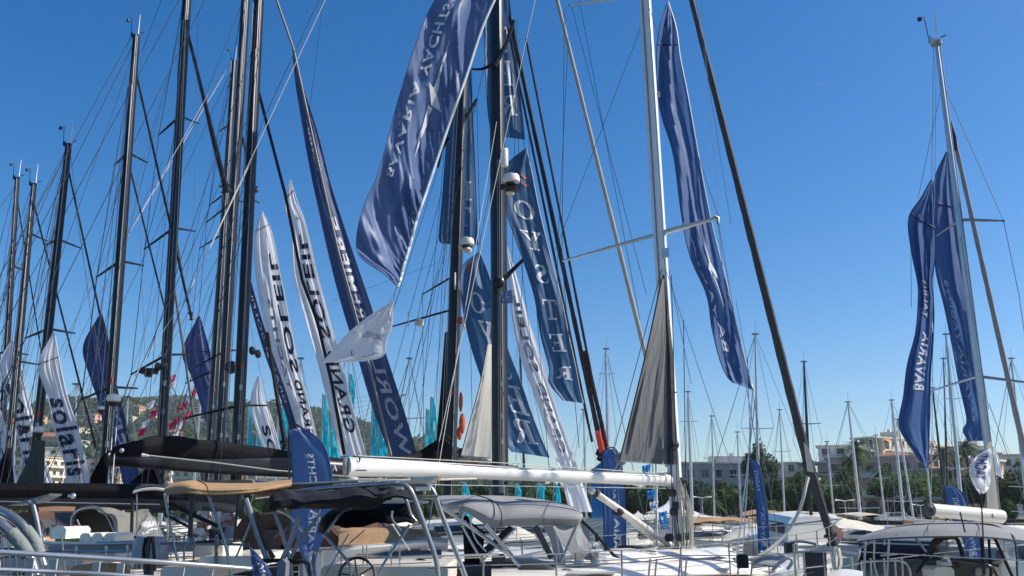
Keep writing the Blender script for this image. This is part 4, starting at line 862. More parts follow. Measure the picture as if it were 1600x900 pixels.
# --- yacht C: the thick black mast ---------------------------------------------
yC = Yacht('largest black masted yacht with thick mast carrying radar, behind the white boom', (775, -60), (782, 800), 22, 26, carbon_g, hd=R(50), loa=20, beam=5.4, topcap=False, hullm=navy_hull, wheel=False, gear=3)
for pth, r0 in [([(772, 103), (790, 70), (803, 32)], .085), ([(768, 102), (752, 108), (737, 108)], .05), ([(782, 442), (795, 428), (817, 406)], .08)]:
    q = PL(pth, 21.7); part('spreader', M().tube(curve(q, 4), [r0 * (1 - .06 * k) for k in range(9)], 8), carbon, yC.mast)
part('spreader_root', M().ball(P(779, 445, 21.7), .2, 10, (1, 1, 1.3)), carbon, yC.mast)
part('radar_reflector', M().lathe(P(788, 260, 21.3), [(.09, 0), (.1, .02), (.1, .44), (.09, .47)], 14), white, yC.mast)
radar(yC.mast, P(799, 287, 21.2), .22); part('radar_bracket', M().box(P(790, 292, 21.4), (.3, .3, .05)).lathe(P(799, 293, 21.2), [(.12, -.12), (.2, -.03)], 12), dark, yC.mast); part('deck_light', M().ball(P(797, 302, 21.2), .1, 8, (1.2, 1, .7)), white_d, yC.mast)
for k, (y_, mm_) in enumerate([(566, wire_l), (600, alu), (615, alu_d), (650, alu), (690, wire_l)]): part('mast_fitting', M().box(P(785, y_, 21.55), (.06, .05, .12)), mm_, yC.mast)
for x0, x1, mm_ in [(787, 786, wire_l), (784, 783, wire_l), (790, 789, mat('tan_rope', (.4, .28, .15), .8)), (781, 780, wire_m), (793, 792, wire_d), (795, 794, wire_d)]: yC.stay((x0 - 4, 250), (x1, 770), .009, mm_, 'halyard', (-.45, -.45))
yC.furler((797, 25), (942, 712), .055, .075, mat('dark_blue_black_sail_cover', (.014, .018, .03), .7), Yb=5)
yC.furler((793, 40), (925, 690), .03, .04, MATS['dark_blue_black_sail_cover'], Yb=5, drum=False)
y_r = yC.furler((914, 548), (948, 698), .07, .066, mat('maroon_rope_lashing', (.09, .018, .022), .8, bump=.8, bscale=20), name='lashing', Ya=4.1, Yb=4.8, drum=False)
yC.furler((934, 675), (943, 716), .085, .1, red, name='red_sail_foot', Ya=4.3, Yb=4.8)
yC.furler((822, 60), (948, 710), .03, .045, MATS['dark_blue_black_sail_cover'], Yb=5, drum=False)
yC.furler((868, -10), (1058, 752), .05, .08, mat('pale_grey_sail_cover', (.42, .42, .4), .6), Yb=6)
for a, b in [((803, 32), (817, 406)), ((817, 406), (806, 720)), ((803, 32), (860, 760)), ((737, 108), (740, 330)), ((888, 60), (872, 380)), ((836, 0), (812, 120)), ((893, 10), (1010, 460)), ((872, 380), (868, 600)), ((1006, 30), (868, 390)), ((905, 0), (1000, 500)), ((814, 410), (830, 540)), ((826, 190), (828, 330)), ((766, 60), (640, 640)), ((808, 30), (800, 420))]:
    yC.stay(a, b, .007, wire_d, 'shroud', (-.3, -.3))
yC.stay((836, 0), (686, 690), .009, wire_l, 'running_rigging', (-.6, -3)); yC.stay((686, 690), (660, 900), .009, wire_d, 'running_rigging', (-3, -7))
yC.stay((776, 190), (660, 880), .007, wire_l, 'running_rigging', (-.8, -6)); yC.stay((752, 60), (650, 240), .007, wire_d, 'running_rigging', (-.8, -2))
yC.stay((505, 0), (480, 200), .006, wire_d, 'running_rigging', (0, 0))

# --- yacht D: the white mast and white boom ------------------------------------
yD = Yacht('white sailing yacht with white mast and long white boom in the middle', (1004, -60), (1063, 884), 16.5, 21, alu_w, hd=R(38), loa=11.5, beam=3.9, topcap=False, zs=1.62, zb=1.95, wheel=False)
part('mast_groove', M().tube([yD.base.lerp(yD.top, k / 8) + Vector((-yD.r * .62, -yD.r * 1.0, 0)) for k in range(9)], .018, 5), alu_d, yD.mast)
yD.spreader(405, 1122, 340, .055, -1.2, alu); part('spreader_bracket', M().tube(PL([(1116, 338), (1122, 340), (1122, 350)], 15.2), .03, 6), alu_d, yD.mast); yD.spreader(405, 878, 408, .035, 1.0, alu)
yD.spreader(0, 890, 8, .035, 1.0, alu); part('mast_fitting', M().box(P(1040, 395, 16.2), (.13, .05, .18)), alu, yD.mast); part('mast_fitting', M().box(P(1029, 147, 16.2), (.06, .05, .1)), white_d, yD.mast)
part('mast_plate', M().box(P(1053, 613, 16.25), (.1, .02, .02)), dark, yD.mast)
o_ = part('boom', M().tube(PL([(1046, 750.5, 16.4), (940, 746, 15.4), (800, 740, 14.3), (660, 733, 13.4), (543, 729, 12.6)], 17), [.106, .102, .104, .118, .13], 20, flat=.8), alu_w, yD.root)
part('boom_end_cap', M().lathe(P(541, 729, 12.6), [(.122, -.02), (.129, 0), (.127, .025), (.1, .035)], 18, (-1, 0, 0)), alu_d, yD.root); part('gooseneck', M().box(P(1050, 750, 16.5), (.12, .14, .3)).tube([P(1046, 742, 16.5), P(1060, 742, 16.5)], .04, 8).tube([P(1046, 757, 16.5), P(1060, 757, 16.5)], .04, 8), dark, yD.root)
part('boom_mark', M().box(P(562, 718, 12.6), (.02, .02, .07)), dark, yD.root); part('boom_lettering', M().box(P(565, 735, 12.58), (.14, .02, .02)), ink_g, yD.root)
for x in (1040, 905): part('boom_band', M().lathe(P(x, 749.5 if x > 1000 else 744.5, 16.4 if x > 1000 else 15.13), [(.109 if x > 1000 else .106, -.015), (.112 if x > 1000 else .109, 0), (.109 if x > 1000 else .106, .015)], 18, (1, 0, 0)), alu_d, yD.root)
line('outhaul', PL([(545, 752, 12.6), (700, 758, 13.6), (1040, 763, 16.3)], 17), yD.root, .008, alu); line('reefing_line', PL([(560, 712, 12.7), (800, 724, 14.3), (1040, 740, 16.3)], 17), yD.root, .006, wire_l)
part('sheet_block', M().ball(P(551, 749, 12.5), .05, 8, (1.6, .7, .7)), white_d, yD.root)
part('vang', M().tube(PL([(922, 765, 15.3), (985, 808, 15.8), (1049, 853, 16.3)], 17), .058, 12), alu_c, yD.root); part('vang_collar', M().tube(PL([(928, 768, 15.35), (933, 772, 15.38)], 17), .08, 10), dark, yD.root)
for k in range(3): line('vang_rope', PL([(935, 770 + 3 * k, 15.2), (1044, 860 + 3 * k, 16.2)], 17), yD.root, .007, wire_l)
part('vang_block', M().ball(P(966, 800, 15.5), .08, 8, (1.3, .7, .9)), dark, yD.root)
# forestay with dark uv strip, tack drum
yD.furler((1078, -10), (1262, 722), .055, .1, mat('slate_uv_strip', (.03, .034, .045), .7, bump=.4, bscale=6), Ya=.4, Yb=2.6, drum=False)
yD.furler((1262, 722), (1302, 850), .12, .07, MATS['slate_uv_strip'], name='furled_headsail_foot', Ya=2.6, Yb=3.2); part('sail_patch', M().prism(PL([(1256, 690), (1264, 702), (1272, 738), (1262, 736)], 18.9), (0, .03, 0)), mat('pale_sail_patch', (.5, .48, .42), .7), yD.root)
for a, b, r_, mm_ in [((1122, 345), (1134, 470), .006, wire_m), ((1096, 0), (1122, 340), .006, alu), ((1014, 10), (1122, 338), .006, wire_m), ((1040, 420), (1160, 780), .006, wire_m), ((1045, 420), (1080, 600), .006, wire_m), ((1034, 420), (960, 700), .007, wire_d), ((1087, 0), (1142, 350), .005, wire_m),
                      ((1122, 345), (1210, 860), .007, wire_m), ((878, 408), (905, 700), .006, wire_d), ((882, 20), (878, 408), .006, wire_d), ((1150, 470), (1220, 860), .005, wire_m), ((1182, 610), (1150, 880), .012, alu), ((1176, 610), (1160, 880), .012, alu), ((1168, 560), (1178, 880), .006, wire_d)]:
    yD.stay(a, b, r_, mm_, 'shroud', (-.2, -.8))
# grey triangular storm sail at the mast and white one at C
def trisail(y, name, rows, Y0, Y1, ma, amp=.05, fu=7, seed=1):
    G_ = []
    pl = curve([Vector((r[0], r[1], 0)) for r in rows], 8); pr = curve([Vector((r[2], r[3], 0)) for r in rows], 8)
    for j, (a, b) in enumerate(zip(pl, pr)):
        v = j / (len(pl) - 1); G_.append([P(*a.lerp(b, i / 14).to_2d(), Y0 + (Y1 - Y0) * (1 - i / 14) + amp * v * noise.noise(Vector((i / 14 * fu, v * 1.5, seed)))) for i in range(15)])
    o = part(name, M().grid(G_), ma, y.root); part('luff_rope', M().tube([r[0] for r in G_], .014, 5), MATS['slate_uv_strip'], y.root)
    part('foot_rope', M().tube(G_[-1], .012, 5), alu_d, y.root); return G_
trisail(yD, 'grey_sail', [(1034, 436, 1038, 436), (1012, 540, 1047, 540), (988, 640, 1050, 640), (968, 720, 1052, 726)], 16.3, 15.7, sail_g, .12, 9, 4)
part('sail_uv_band', M().tube(PL([(1037, 430), (1046, 560), (1051, 725)], 16.25), [.03, .08, .08], 6), MATS['slate_uv_strip'], yD.root)
part('clew_block', M().ball(P(970, 717, 17), .12, 8, (1, .7, 1.1)), alu_d, yD.root); yD.stay((968, 722), (952, 746), .012, wire_l, 'clew_lashing'); yD.stay((974, 722), (962, 748), .012, wire_l, 'clew_lashing')
trisail(yC, 'white_sail', [(762, 538, 768, 538), (750, 600, 768, 600), (734, 660, 768, 660), (720, 712, 767, 716)], 21.3, 21.6, sail_w, .06, 6, 8)
# rope coil hanging on the white mast, winches and blocks at the foot
rg = random.Random(5)
for k in range(16):
    x = 1064 + rg.uniform(0, 20); sag = rg.uniform(0, 30); line('rope_coil', curve(PL([(1060 + rg.uniform(0, 8), 745 + rg.uniform(0, 30)), (x - 2, 800), (x + rg.uniform(-4, 4), 845 + sag * .5), (x + rg.uniform(-6, 2), 868 + rg.uniform(-14, 4))], 16.1 + rg.uniform(-.1, .1)), 4), yD.root, .011, wire_l, 5)
for k, (x, y_) in enumerate([(1054, 695), (1067, 752), (1050, 770), (1056, 790), (1053, 800), (1046, 840), (1063, 840), (1070, 838), (1058, 862)]): part('deck_block', M().lathe(P(x, y_, 16.15), [(.04, -.07), (.07, -.05), (.07, .05), (.04, .07)], 10, (1, .3, 0)), dark, yD.root)
for x0, y0, x1, y1 in ((1053, 760, 1060, 880), (1056, 800, 1072, 895), (1049, 430, 1061, 880), (1048, 700, 1052, 880), (1068, 500, 1073, 880)): yD.stay((x0, y0), (x1, y1), .008, wire_d, 'control_line', (-.4, -.6))
part('mesh_hatch_cover', M().prism(PL([(996, 884), (1018, 858), (1060, 857), (1062, 884)], 15.8), (0, .7, 0)), mat('black_mesh_cover', (.02, .02, .024), .9, bump=.8, bscale=60), yD.root)

# --- yacht E: right edge yacht --------------------------------------------------
yE = Yacht('white yacht at the right edge with grey canopy and cream boom', (1463, 66), (1566, 872), 14.5, 11, alu, hd=R(50), loa=12, beam=3.9, zs=1.3, zb=1.6, taper=.5, wheel=False, off=(0, 0))
yE.spreader(370, 1568, 345, .028, -.5, alu_d); yE.spreader(371, 1462, 370, .022, .8, alu); yE.spreader(613, 1452, 612, .022, .5, alu); yE.spreader(614, 1608, 598, .026, -.4, alu_d)
yE.furler((1486, 195), (1606, 730), .035, .05, mat('grey_furled_sail', (.24, .24, .26), .7), Ya=.3, Yb=1.2, drum=False)
part('furled_headsail_head', M().tube(PL([(1485, 190), (1490, 215), (1494, 235)], 14.7), [.02, .05, .03], 7), MATS['dark_blue_black_sail_cover'], yE.root)
for a, b, r_, mm_ in [((1459, 72), (1456, 280), .008, alu), ((1469, 146), (1434, 312), .005, wire_m), ((1479, 144), (1568, 345), .006, wire_l), ((1568, 345), (1592, 460), .006, wire_m), ((1423, 360), (1424, 480), .005, wire_m), ((1545, 630), (1600, 780), .006, wire_m), ((1592, 460), (1612, 600), .006, wire_m), ((1430, 720), (1432, 800), .006, wire_m), ((1500, 370), (1545, 640), .005, wire_m)]:
    yE.stay(a, b, r_, mm_, 'shroud', (-.2, -.2))
part('boom', M().tube(PL([(1565, 807, 14.3), (1500, 801, 14.0), (1455, 797, 13.8)], 14), [.1, .1, .098], 16), alu_c, yE.root); part('boom_end_cap', M().lathe(P(1452, 797, 13.8), [(.1, -.02), (.105, 0), (.1, .05)], 14, (-1, 0, 0)), dark, yE.root)
part('boom_fitting', M().box(P(1458, 806, 13.7), (.05, .02, .015)).box(P(1551, 806, 14.1), (.012, .02, .06)), alu_d, yE.root)
part('white_sail', M().prism(PL([(1545, 698), (1549, 690), (1560, 797), (1545, 796)], 14.3), (0, .06, 0)), sail_w, yE.root)
line('topping_lift', PL([(1455, 792), (1463, 72)], 13.9), yE.root, .006, alu)
part('masthead_light', M().lathe(P(1463, 70, 14.4), [(.09, 0), (.11, .04), (.06, .07)], 10), alu, yE.mast)

# small hardware along the white boom: blocks, strops, clutches, a topping line and worn bands
for k, x in enumerate((600, 655, 720, 790, 860, 985)):
    f = (x - 543) / 503; Yk = 12.6 + 3.8 * f; yb = 729 + 21.5 * f + (14 - 4 * f)
    part('boom_block', M().lathe(P(x, yb + 3, Yk), [(.012, -.03), (.03, -.02), (.03, .02), (.012, .03)], 10, (0, 1, 0)), dark if k % 2 else alu_d, yD.root)
    part('boom_strop', M().lathe(P(x + 4, 729 + 21.5 * f, Yk), [(.135 - .028 * f, -.012), (.1365 - .028 * f, 0), (.135 - .028 * f, .012)], 18, (P(x + 20, 729, Yk) - P(x, 728.2, Yk - .15))), canvas_w if k % 2 else wire_m, yD.root) if k in (1, 4) else None
line('boom_track', PL([(545, 716, 12.55), (660, 723, 13.35), (800, 731, 14.2), (940, 737, 15.3), (1040, 742, 16.2)], 14), yD.root, .008, alu_d)
line('sheet', PL([(551, 750, 12.5), (600, 800, 12.9), (640, 860, 13.2)], 12.6), yD.root, .008, wire_l)
STAR2 = [[(.3, 0), (.52, .44), (.3, .40)], [(0, .36), (.3, .401), (.52, .441), (1, .56), (.45, .54)], [(.3, .541), (.55, .56), (.42, 1)]]
# ================================================================ BANNERS
def bavtexts(uA, uB, vT, vB, ys0=None, starv=None, staru=(.5, .72)):
    """lettering read upwards: first word below, second above, compass star beside"""
    mid = vT + (vB - vT) * .5
    out = [('BAVARIA', uA, uB, mid + .012, vB, 'up', ink_w), ('YACHTS', uA + .02, uB - .03, vT, mid - .03, 'up', MATS['white_print'])]
    if starv: out.append((STAR, staru[0], staru[1], starv[0], starv[1], 'plain', ink_w))
    return out
banner('hanging_banner', 'huge shiny blue banner with white compass star and mirrored lettering, billowing from its rope', 'banner',
       [(708, -70, 800, -50), (690, -20, 785, -25), (664, 30, 755, 40), (641, 95, 729, 118), (621, 160, 703, 190), (604, 225, 680, 258), (588, 278, 666, 300), (570, 318, 652, 340), (558, 365, 640, 385), (562, 400, 630, 418), (600, 428, 626, 436), (619, 446, 621, 447)],
       19.2, 18.8, bavd, [('BAVARIA', .17, .3, .31, .53, 'up', ink_w), ('YACHTS', .2, .37, .14, .295, 'up', ink_w), (STAR2, .4, .8, .215, .46, 'plain', ink_w)], amp=.22, fu=2.0, fv=4.5, crease=.11, fold=-.07, tilt=.45, nu=40, nv=170, seed=1, rope=(alu_w, .035, 1), skew=-1.0)
banner('hanging_banner', 'slate blue serif lettered banner at the top edge behind the thickest mast', 'banner',
       [(752, -80, 790, -80), (754, 0, 796, 0), (758, 100, 808, 100), (762, 170, 815, 170), (768, 212, 820, 218)], 23.4, 23.2, oys,
       [('S', .4, .75, .245, .33, 'stack', ink_w), ('T', .38, .8, .355, .45, 'stack', ink_w), ('E', .38, .8, .485, .61, 'stack', ink_w), ('R', .4, .85, .665, .8, 'stack', ink_w)], amp=.1, seed=2, fu=4, fv=1.5, ripple=.1, group='slate blue serif lettered banners')
banner('hanging_banner', 'slate blue banner hanging straight behind the mast with curved spreaders', 'banner',
       [(712, 90, 735, 90), (704, 150, 737, 150), (697, 230, 741, 230), (691, 310, 744, 310), (686, 370, 746, 368), (692, 381, 747, 383)], 27.5, 27.3, oys,
       [('E', .45, .85, .53, .61, 'stack', ink_w), ('T', .4, .82, .64, .735, 'stack', ink_w), ('Y', .1, .35, .1, .22, 'stack', ink_w), ('R', .3, .75, .8, .94, 'stack', ink_w)], amp=.14, seed=3, fu=4, fv=1.4, group='slate blue serif lettered banners')
banner('hanging_banner', 'long slate blue banner with full column of white serif letters beside the thickest mast', 'banner',
       [(821, 232, 823, 233), (790, 262, 832, 275), (788, 318, 843, 330), (805, 372, 855, 380), (822, 420, 866, 425), (836, 468, 878, 470), (845, 525, 889, 525), (858, 575, 900, 575), (858, 598, 906, 608), (880, 626, 912, 630)], 22.6, 22.8, oys,
       [('O', .26, .84, .2, .262, 'stack', ink_w), ('Y', .24, .84, .3, .368, 'stack', ink_w), ('S', .26, .76, .425, .493, 'stack', ink_w), ('T', .24, .78, .553, .617, 'stack', ink_w), ('E', .28, .78, .66, .718, 'stack', ink_w), ('R', .26, .8, .772, .842, 'stack', ink_w),
        ([[(.0, .0), (.5, .5), (.5, .8), (0, .3)], [(1, 0), (.5, .5), (.5, .8), (1, .3)]], .55, .85, .115, .135, 'plain', ink_r), ([[(.0, .0), (.5, .5), (.5, .8), (0, .3)], [(1, 0), (.5, .5), (.5, .8), (1, .3)]], .55, .85, .14, .16, 'plain', ink_r)], amp=.12, crease=.02, tilt=.15, seed=4, fu=3, fv=3, rope=(alu_w, .012, 1), nv=72, group='slate blue serif lettered banners')
banner('hanging_banner', 'slate blue banner twisting behind both big black masts, pointed above the white boom', 'banner',
       [(748, 394, 750, 395), (722, 418, 764, 430), (722, 470, 778, 480), (733, 530, 792, 540), (752, 590, 815, 600), (772, 640, 834, 655), (790, 690, 850, 695), (800, 706, 859, 715)], 24.6, 23.6, oys,
       [([[(.5, 0), (1, .5), (.5, 1), (.3, .8), (.6, .5), (.3, .2)]], .05, .4, .09, .16, 'plain', ink_r), ('O', .22, .62, .24, .325, 'stack', ink_w), ('Y', .36, .72, .35, .455, 'stack', ink_w), ('S', .5, .85, .47, .56, 'stack', ink_w), ('E', .46, .92, .585, .705, 'stack', ink_w), ('R', .3, .85, .73, .86, 'stack', ink_w)], amp=.1, seed=5, fu=3, fv=3, rope=(alu_w, .01, 1), group='slate blue serif lettered banners')
banner('hanging_banner', 'very long dark navy banner with mirrored white capitals, left of the huge blue banner', 'banner',
       [(456, 66, 458, 66), (462, 130, 472, 130), (473, 200, 494, 200), (482, 250, 507, 250), (492, 300, 520, 300), (514, 400, 553, 400), (535, 480, 580, 480), (558, 554, 603, 554), (581, 632, 628, 632), (611, 715, 652, 712)], 27.0, 26.0, nav,
       [('WORLD', .42, .82, .74, 1.0, 'up', ink_w), ('PREMI\u00c8RE', .42, .8, .49, .72, 'up', ink_w), ('GRAND SOLEIL', .35, .7, .2, .38, 'up', ink_g)], amp=.12, crease=.02, seed=6, fu=2, fv=2, nv=100)
MATS['grey_print']
banner('hanging_banner', 'white banner with pointed head and dark mirrored capitals just left of the long navy banner', 'banner',
       [(453, 281, 454, 281), (445, 320, 463, 310), (455, 360, 478, 352), (459, 430, 496, 430), (478, 500, 515, 500), (498, 570, 534, 570), (515, 640, 552, 640), (532, 712, 572, 712)], 25.5, 25.0, whc,
       [('SOLEIL', .45, .88, .31, .63, 'up', ink_d), ('GRAND', .45, .88, .67, .93, 'up', ink_d), (STAR, .35, .75, .22, .27, 'plain', ink_d)], amp=.12, seed=7, fu=7, fv=1.5, batten=[(.11, .085)], nv=80, group='white banners with dark mirrored capitals')
banner('hanging_banner', 'wide white banner with small grey second word right of the thickest left mast', 'banner',
       [(408, 330, 410, 330), (398, 372, 425, 365), (400, 430, 438, 430), (412, 500, 452, 500), (428, 570, 466, 570), (446, 630, 482, 630), (462, 690, 496, 690)], 25.0, 24.5, whc,
       [('SOLEIL', .66, .98, .25, .7, 'up', ink_d), ('YACHTS', .32, .48, .42, .78, 'up', ink_g), ('GRAND', .62, .92, .73, .99, 'up', ink_d)], amp=.14, seed=8, fu=7, fv=2, batten=[(.13, .11)], nv=70, group='white banners with dark mirrored capitals')
banner('hanging_banner', 'narrow curving white banner with grey mirrored capitals between the two slate blue banners', 'banner',
       [(790, 385, 793, 385), (795, 440, 808, 435), (801, 500, 826, 500), (814, 560, 846, 560), (836, 620, 864, 620), (856, 680, 884, 680), (876, 740, 905, 740), (890, 800, 925, 800)], 28.5, 26.5, whc,
       [('SOLEIL', .3, .7, .2, .48, 'up', ink_g), ('GRAND', .3, .75, .52, .78, 'up', ink_g)], amp=.12, seed=9, fu=5, fv=2, nv=80, group='white banners with dark mirrored capitals')
banner('hanging_banner', 'long royal blue banner sweeping down right of the white mast, its foot folded', 'banner',
       [(1043, 2, 1044, 2), (1030, 45, 1057, 45), (1026, 90, 1063, 90), (1031, 170, 1075, 150), (1052, 240, 1091, 240), (1064, 330, 1110, 340), (1078, 400, 1130, 420), (1104, 460, 1142, 470), (1112, 510, 1154, 520), (1124, 560, 1166, 570), (1136, 588, 1174, 600), (1146, 598, 1179, 611)], 18.3, 18.0, bav,
       [('BA', .22, .45, .71, .79, 'up', ink_w), ('VARIA', .16, .27, .5, .7, 'up', ink_w), (STAR, .4, .78, .42, .7, 'plain', ink_w)], amp=.2, crease=.03, tilt=.15, seed=10, fu=2.6, fv=2.2, batten=[(.145, .145)], rope=(alu_w, .012, 1), nv=80, skew=.5, group='royal blue banners with compass star')
banner('hanging_banner', 'front blue banner on the right, pinched halfway, ending in a point above the pink villa', 'banner',
       [(1455, 281, 1456, 282), (1439, 310, 1458, 310), (1420, 341, 1460, 353), (1424, 390, 1461, 400), (1434, 440, 1456, 440), (1435, 470, 1459, 480), (1431, 520, 1458, 530), (1418, 570, 1454, 580), (1412, 620, 1453, 620), (1405, 665, 1452, 665), (1424, 700, 1451, 700), (1446, 731, 1449, 732)], 13.6, 13.6, bav,
       [('BAVARIA', .33, .72, .535, .705, 'up', ink_w), ('YACHTS', .25, .6, .36, .5, 'up', ink_g), (STAR, .78, 1.0, .4, .62, 'plain', ink_w)], amp=.1, crease=.02, tilt=.12, seed=11, fu=4, fv=3, batten=[(.165, .19)], nv=80, group='royal blue banners with compass star')
banner('hanging_banner', 'rear blue banner on the right hanging directly behind the right yacht mast', 'banner',
       [(1479, 237, 1481, 238), (1460, 282, 1488, 300), (1459, 350, 1496, 370), (1462, 420, 1504, 430), (1476, 480, 1513, 490), (1488, 540, 1524, 550), (1499, 600, 1534, 610), (1511, 655, 1541, 655), (1505, 672, 1543, 680), (1513, 689, 1544, 689)], 15.4, 15.2, bav,
       [('BAVARIA', .22, .42, .55, .79, 'up', ink_w), ('YACHTS', .2, .42, .36, .54, 'up', MATS['white_print']), (STAR, .45, .62, .42, .72, 'plain', ink_w)], amp=.12, crease=.02, seed=12, fu=3, fv=2.5, batten=[(.17, .15)], nv=70, group='royal blue banners with compass star')
banner('hanging_banner', 'largest white banner with dark lower case word, left of the violet banner', 'banner',
       [(83, 520, 85, 520), (60, 570, 93, 565), (75, 620, 105, 620), (85, 670, 120, 665), (100, 720, 133, 715), (105, 760, 140, 758)], 19.0, 18.8, whc,
       [('solaris', .04, 1.0, .41, .92, 'down', ink_d)], amp=.06, seed=13, fu=8, fv=1.5, batten=[(.2, .17)], group='white banners with dark lower case word')
banner('hanging_banner', 'white banner with dark lower case word between the two leftmost masts', 'banner',
       [(19, 530, 21, 530), (0, 572, 32, 570), (18, 640, 48, 635), (32, 700, 64, 695), (44, 760, 82, 758)], 23.8, 23.6, whc, [('solaris', .06, .95, .36, .88, 'down', ink_d)], amp=.08, seed=14, fu=8, fv=1.5, group='white banners with dark lower case word')
banner('hanging_banner', 'pale white banner cut by the left edge, only its lower end showing', 'banner',
       [(-22, 600, -18, 600), (-16, 650, 2, 645), (-10, 700, 15, 695), (0, 757, 28, 757)], 24.8, 24.8, whc, [('solaris', .2, .7, .3, .9, 'down', ink_g)], amp=.06, seed=15, fu=8, fv=1.5, group='white banners with dark lower case word')
banner('hanging_banner', 'small white banner with dark capitals behind the long black boom, right of the left row', 'banner',
       [(403, 587, 405, 587), (392, 622, 413, 622), (397, 660, 425, 655), (410, 700, 436, 695), (416, 730, 446, 728)], 27, 26.8, whc, [('SOL', .3, .75, .55, .98, 'down', ink_d)], amp=.08, seed=16, fu=8, fv=1.5, group='white banners with dark capitals reading down')
banner('hanging_banner', 'violet blue banner with large white letters behind the tall radar mast', 'banner',
       [(157, 490, 159, 490), (130, 541, 169, 530), (141, 590, 175, 580), (155, 630, 186, 620), (165, 680, 200, 670), (184, 720, 212, 715), (196, 770, 221, 770)], 26, 25.8, vio, [('BRAND', .45, 1.0, .44, .86, 'mirrorless', whc) if 0 else ('BENE', .42, 1.0, .44, .86, 'up', ink_w), ('YACHT', .18, .32, .48, .68, 'up', ink_w)], amp=.08, seed=17, fu=4, fv=2, batten=[(.2, .2)], group='violet blue banners of the left row')
banner('hanging_banner', 'violet blue banner behind the black mast pair', 'banner',
       [(310, 494, 312, 494), (285, 549, 327, 545), (300, 590, 334, 585), (316, 640, 345, 635), (332, 700, 360, 695)], 33, 32.8, vio, [('BENE', .6, .98, .5, .95, 'up', ink_w)], amp=.08, seed=18, fu=4, fv=2, batten=[(.26, .27)], group='violet blue banners of the left row')
banner('hanging_banner', 'narrow tilted dark banner strip behind the thickest left mast', 'banner', [(384, 430, 389, 428), (393, 480, 402, 476), (413, 550, 424, 547), (438, 620, 448, 617), (454, 672, 464, 669)], 23.4, 24.4, nav, [('GRAND SOLEIL', .3, .75, .15, .8, 'up', ink_w)], amp=.05, seed=19, fu=4, fv=2)
banner('flag', 'small white flag with grey writing flying in front of the long navy banner', 'flag',
       [(615, 470, 614, 472), (577, 494, 612, 510), (545, 520, 604, 530), (520, 548, 598, 556), (502, 567, 565, 565)], 20, 20, whc, [([[(0, 0), (.1, .02), (1, .9), (.9, 1)]], .6, .9, .1, .2, 'plain', ink_d), ('YACHTS', .3, .42, .3, .7, 'up', ink_g) if 0 else ('YACHTS', .4, .92, .44, .53, 'mirror', ink_g), (ring(.5, .5, .5, .5, .47, .47, 0, 180, 14), .35, .8, .6, .82, 'plain', ink_d)], amp=.08, crease=.015, seed=20, fu=3, fv=2)
banner('flag', 'white flag with blue script flying behind the right boom', 'flag', [(1546, 700, 1548, 701), (1522, 716, 1550, 712), (1514, 735, 1548, 738), (1520, 755, 1547, 758), (1531, 773, 1540, 770)], 13.4, 13.4, whc, [('YACHTS', .25, .8, .15, .65, 'up', bav)], amp=.18, seed=21, fu=4, fv=3, nv=30)
banner('flag', 'corner of a white flag right of the right yacht mast', 'flag', [(1549, 698, 1553, 698), (1551, 712, 1560, 712), (1553, 740, 1568, 748)], 15.4, 15.4, whc, amp=.05, seed=22, nv=20, nu=8)
banner('flag', 'small blue flag with white compass mark beside the thickest mast', 'flag', [(783, 458, 801, 452), (782, 465, 801, 463), (784, 474, 801, 474)], 21, 21, bavd, [(STAR, .2, .8, .15, .85, 'plain', ink_w)], amp=.06, seed=23, nv=10, nu=10)
banner('flag', 'blue ensign hanging over the stern rail at the bottom', 'flag', [(390, 855, 392, 855), (392, 872, 405, 868), (394, 890, 418, 885), (394, 906, 428, 903)], 7, 7, bavd, [('YACHT', .35, .7, .35, .95, 'up', ink_w)], amp=.05, seed=24, nv=24, nu=12, fu=5)
# tricolour
t_ = banner('flag', 'small french tricolour flag on the mast with curved spreaders', 'flag', [(728, 496, 740, 493), (728, 503, 740, 501), (728, 508, 741, 506)], 24.9, 24.9, bav, amp=.04, seed=25, nv=8, nu=6)[0]
for x0, x1, mm_ in ((714, 722, red), (722, 729, white)): part('flag_stripe', M().prism(PL([(x0, 497), (x1, 494), (x1, 507), (x0, 505)], 24.9), (0, .01, 0)), mm_, t_)
# poled feather flags
def feather(label, pole, rows, Y, ma, texts, seed, group='upright feather flags', amp=.05, nm='feather_flag'):
    r, S, G_ = banner(nm, label, 'feather flag', rows, Y, Y, ma, texts, amp=amp, seed=seed, fu=3, fv=2, group=group, nv=50, nu=12)
    part('pole', M().tube(curve(PL(pole, Y + .03), 5), .016, 6), dark, r); return r
feather('upright blue feather flag with rounded head crossing the black boom and dark canopy', [(449, 910), (454, 800), (452, 672), (475, 671), (500, 690), (512, 715), (518, 745)], [(452, 672, 478, 671), (453, 685, 500, 688), (455, 705, 510, 705), (457, 730, 516, 730), (458, 760, 520, 760), (458, 790, 520, 790), (456, 820, 512, 820), (466, 850, 500, 850), (476, 880, 492, 880), (484, 905, 494, 905)], 13.0, bav,
        [('BAVARIA', .45, .72, .58, .93, 'up', ink_w), ('YACHTS', .42, .62, .24, .54, 'up', ink_w), (STAR, .62, .8, .45, .8, 'plain', ink_w)], 30)
feather('upright blue feather flag with rounded head behind the white boom near the vang', [(946, 880), (943, 800), (940, 720), (945, 704), (960, 700), (972, 720)], [(943, 703, 958, 701), (941, 715, 970, 715), (942, 740, 973, 740), (943, 780, 976, 780), (944, 820, 978, 820), (943, 850, 978, 850), (943, 878, 979, 878)], 19.5, bav,
        [('BAVARIA', .45, .72, .62, 1.08, 'up', ink_w), ('YACHTS', .45, .6, .3, .54, 'up', ink_w), (STAR, .62, .78, .4, .64, 'plain', ink_w)], 31)
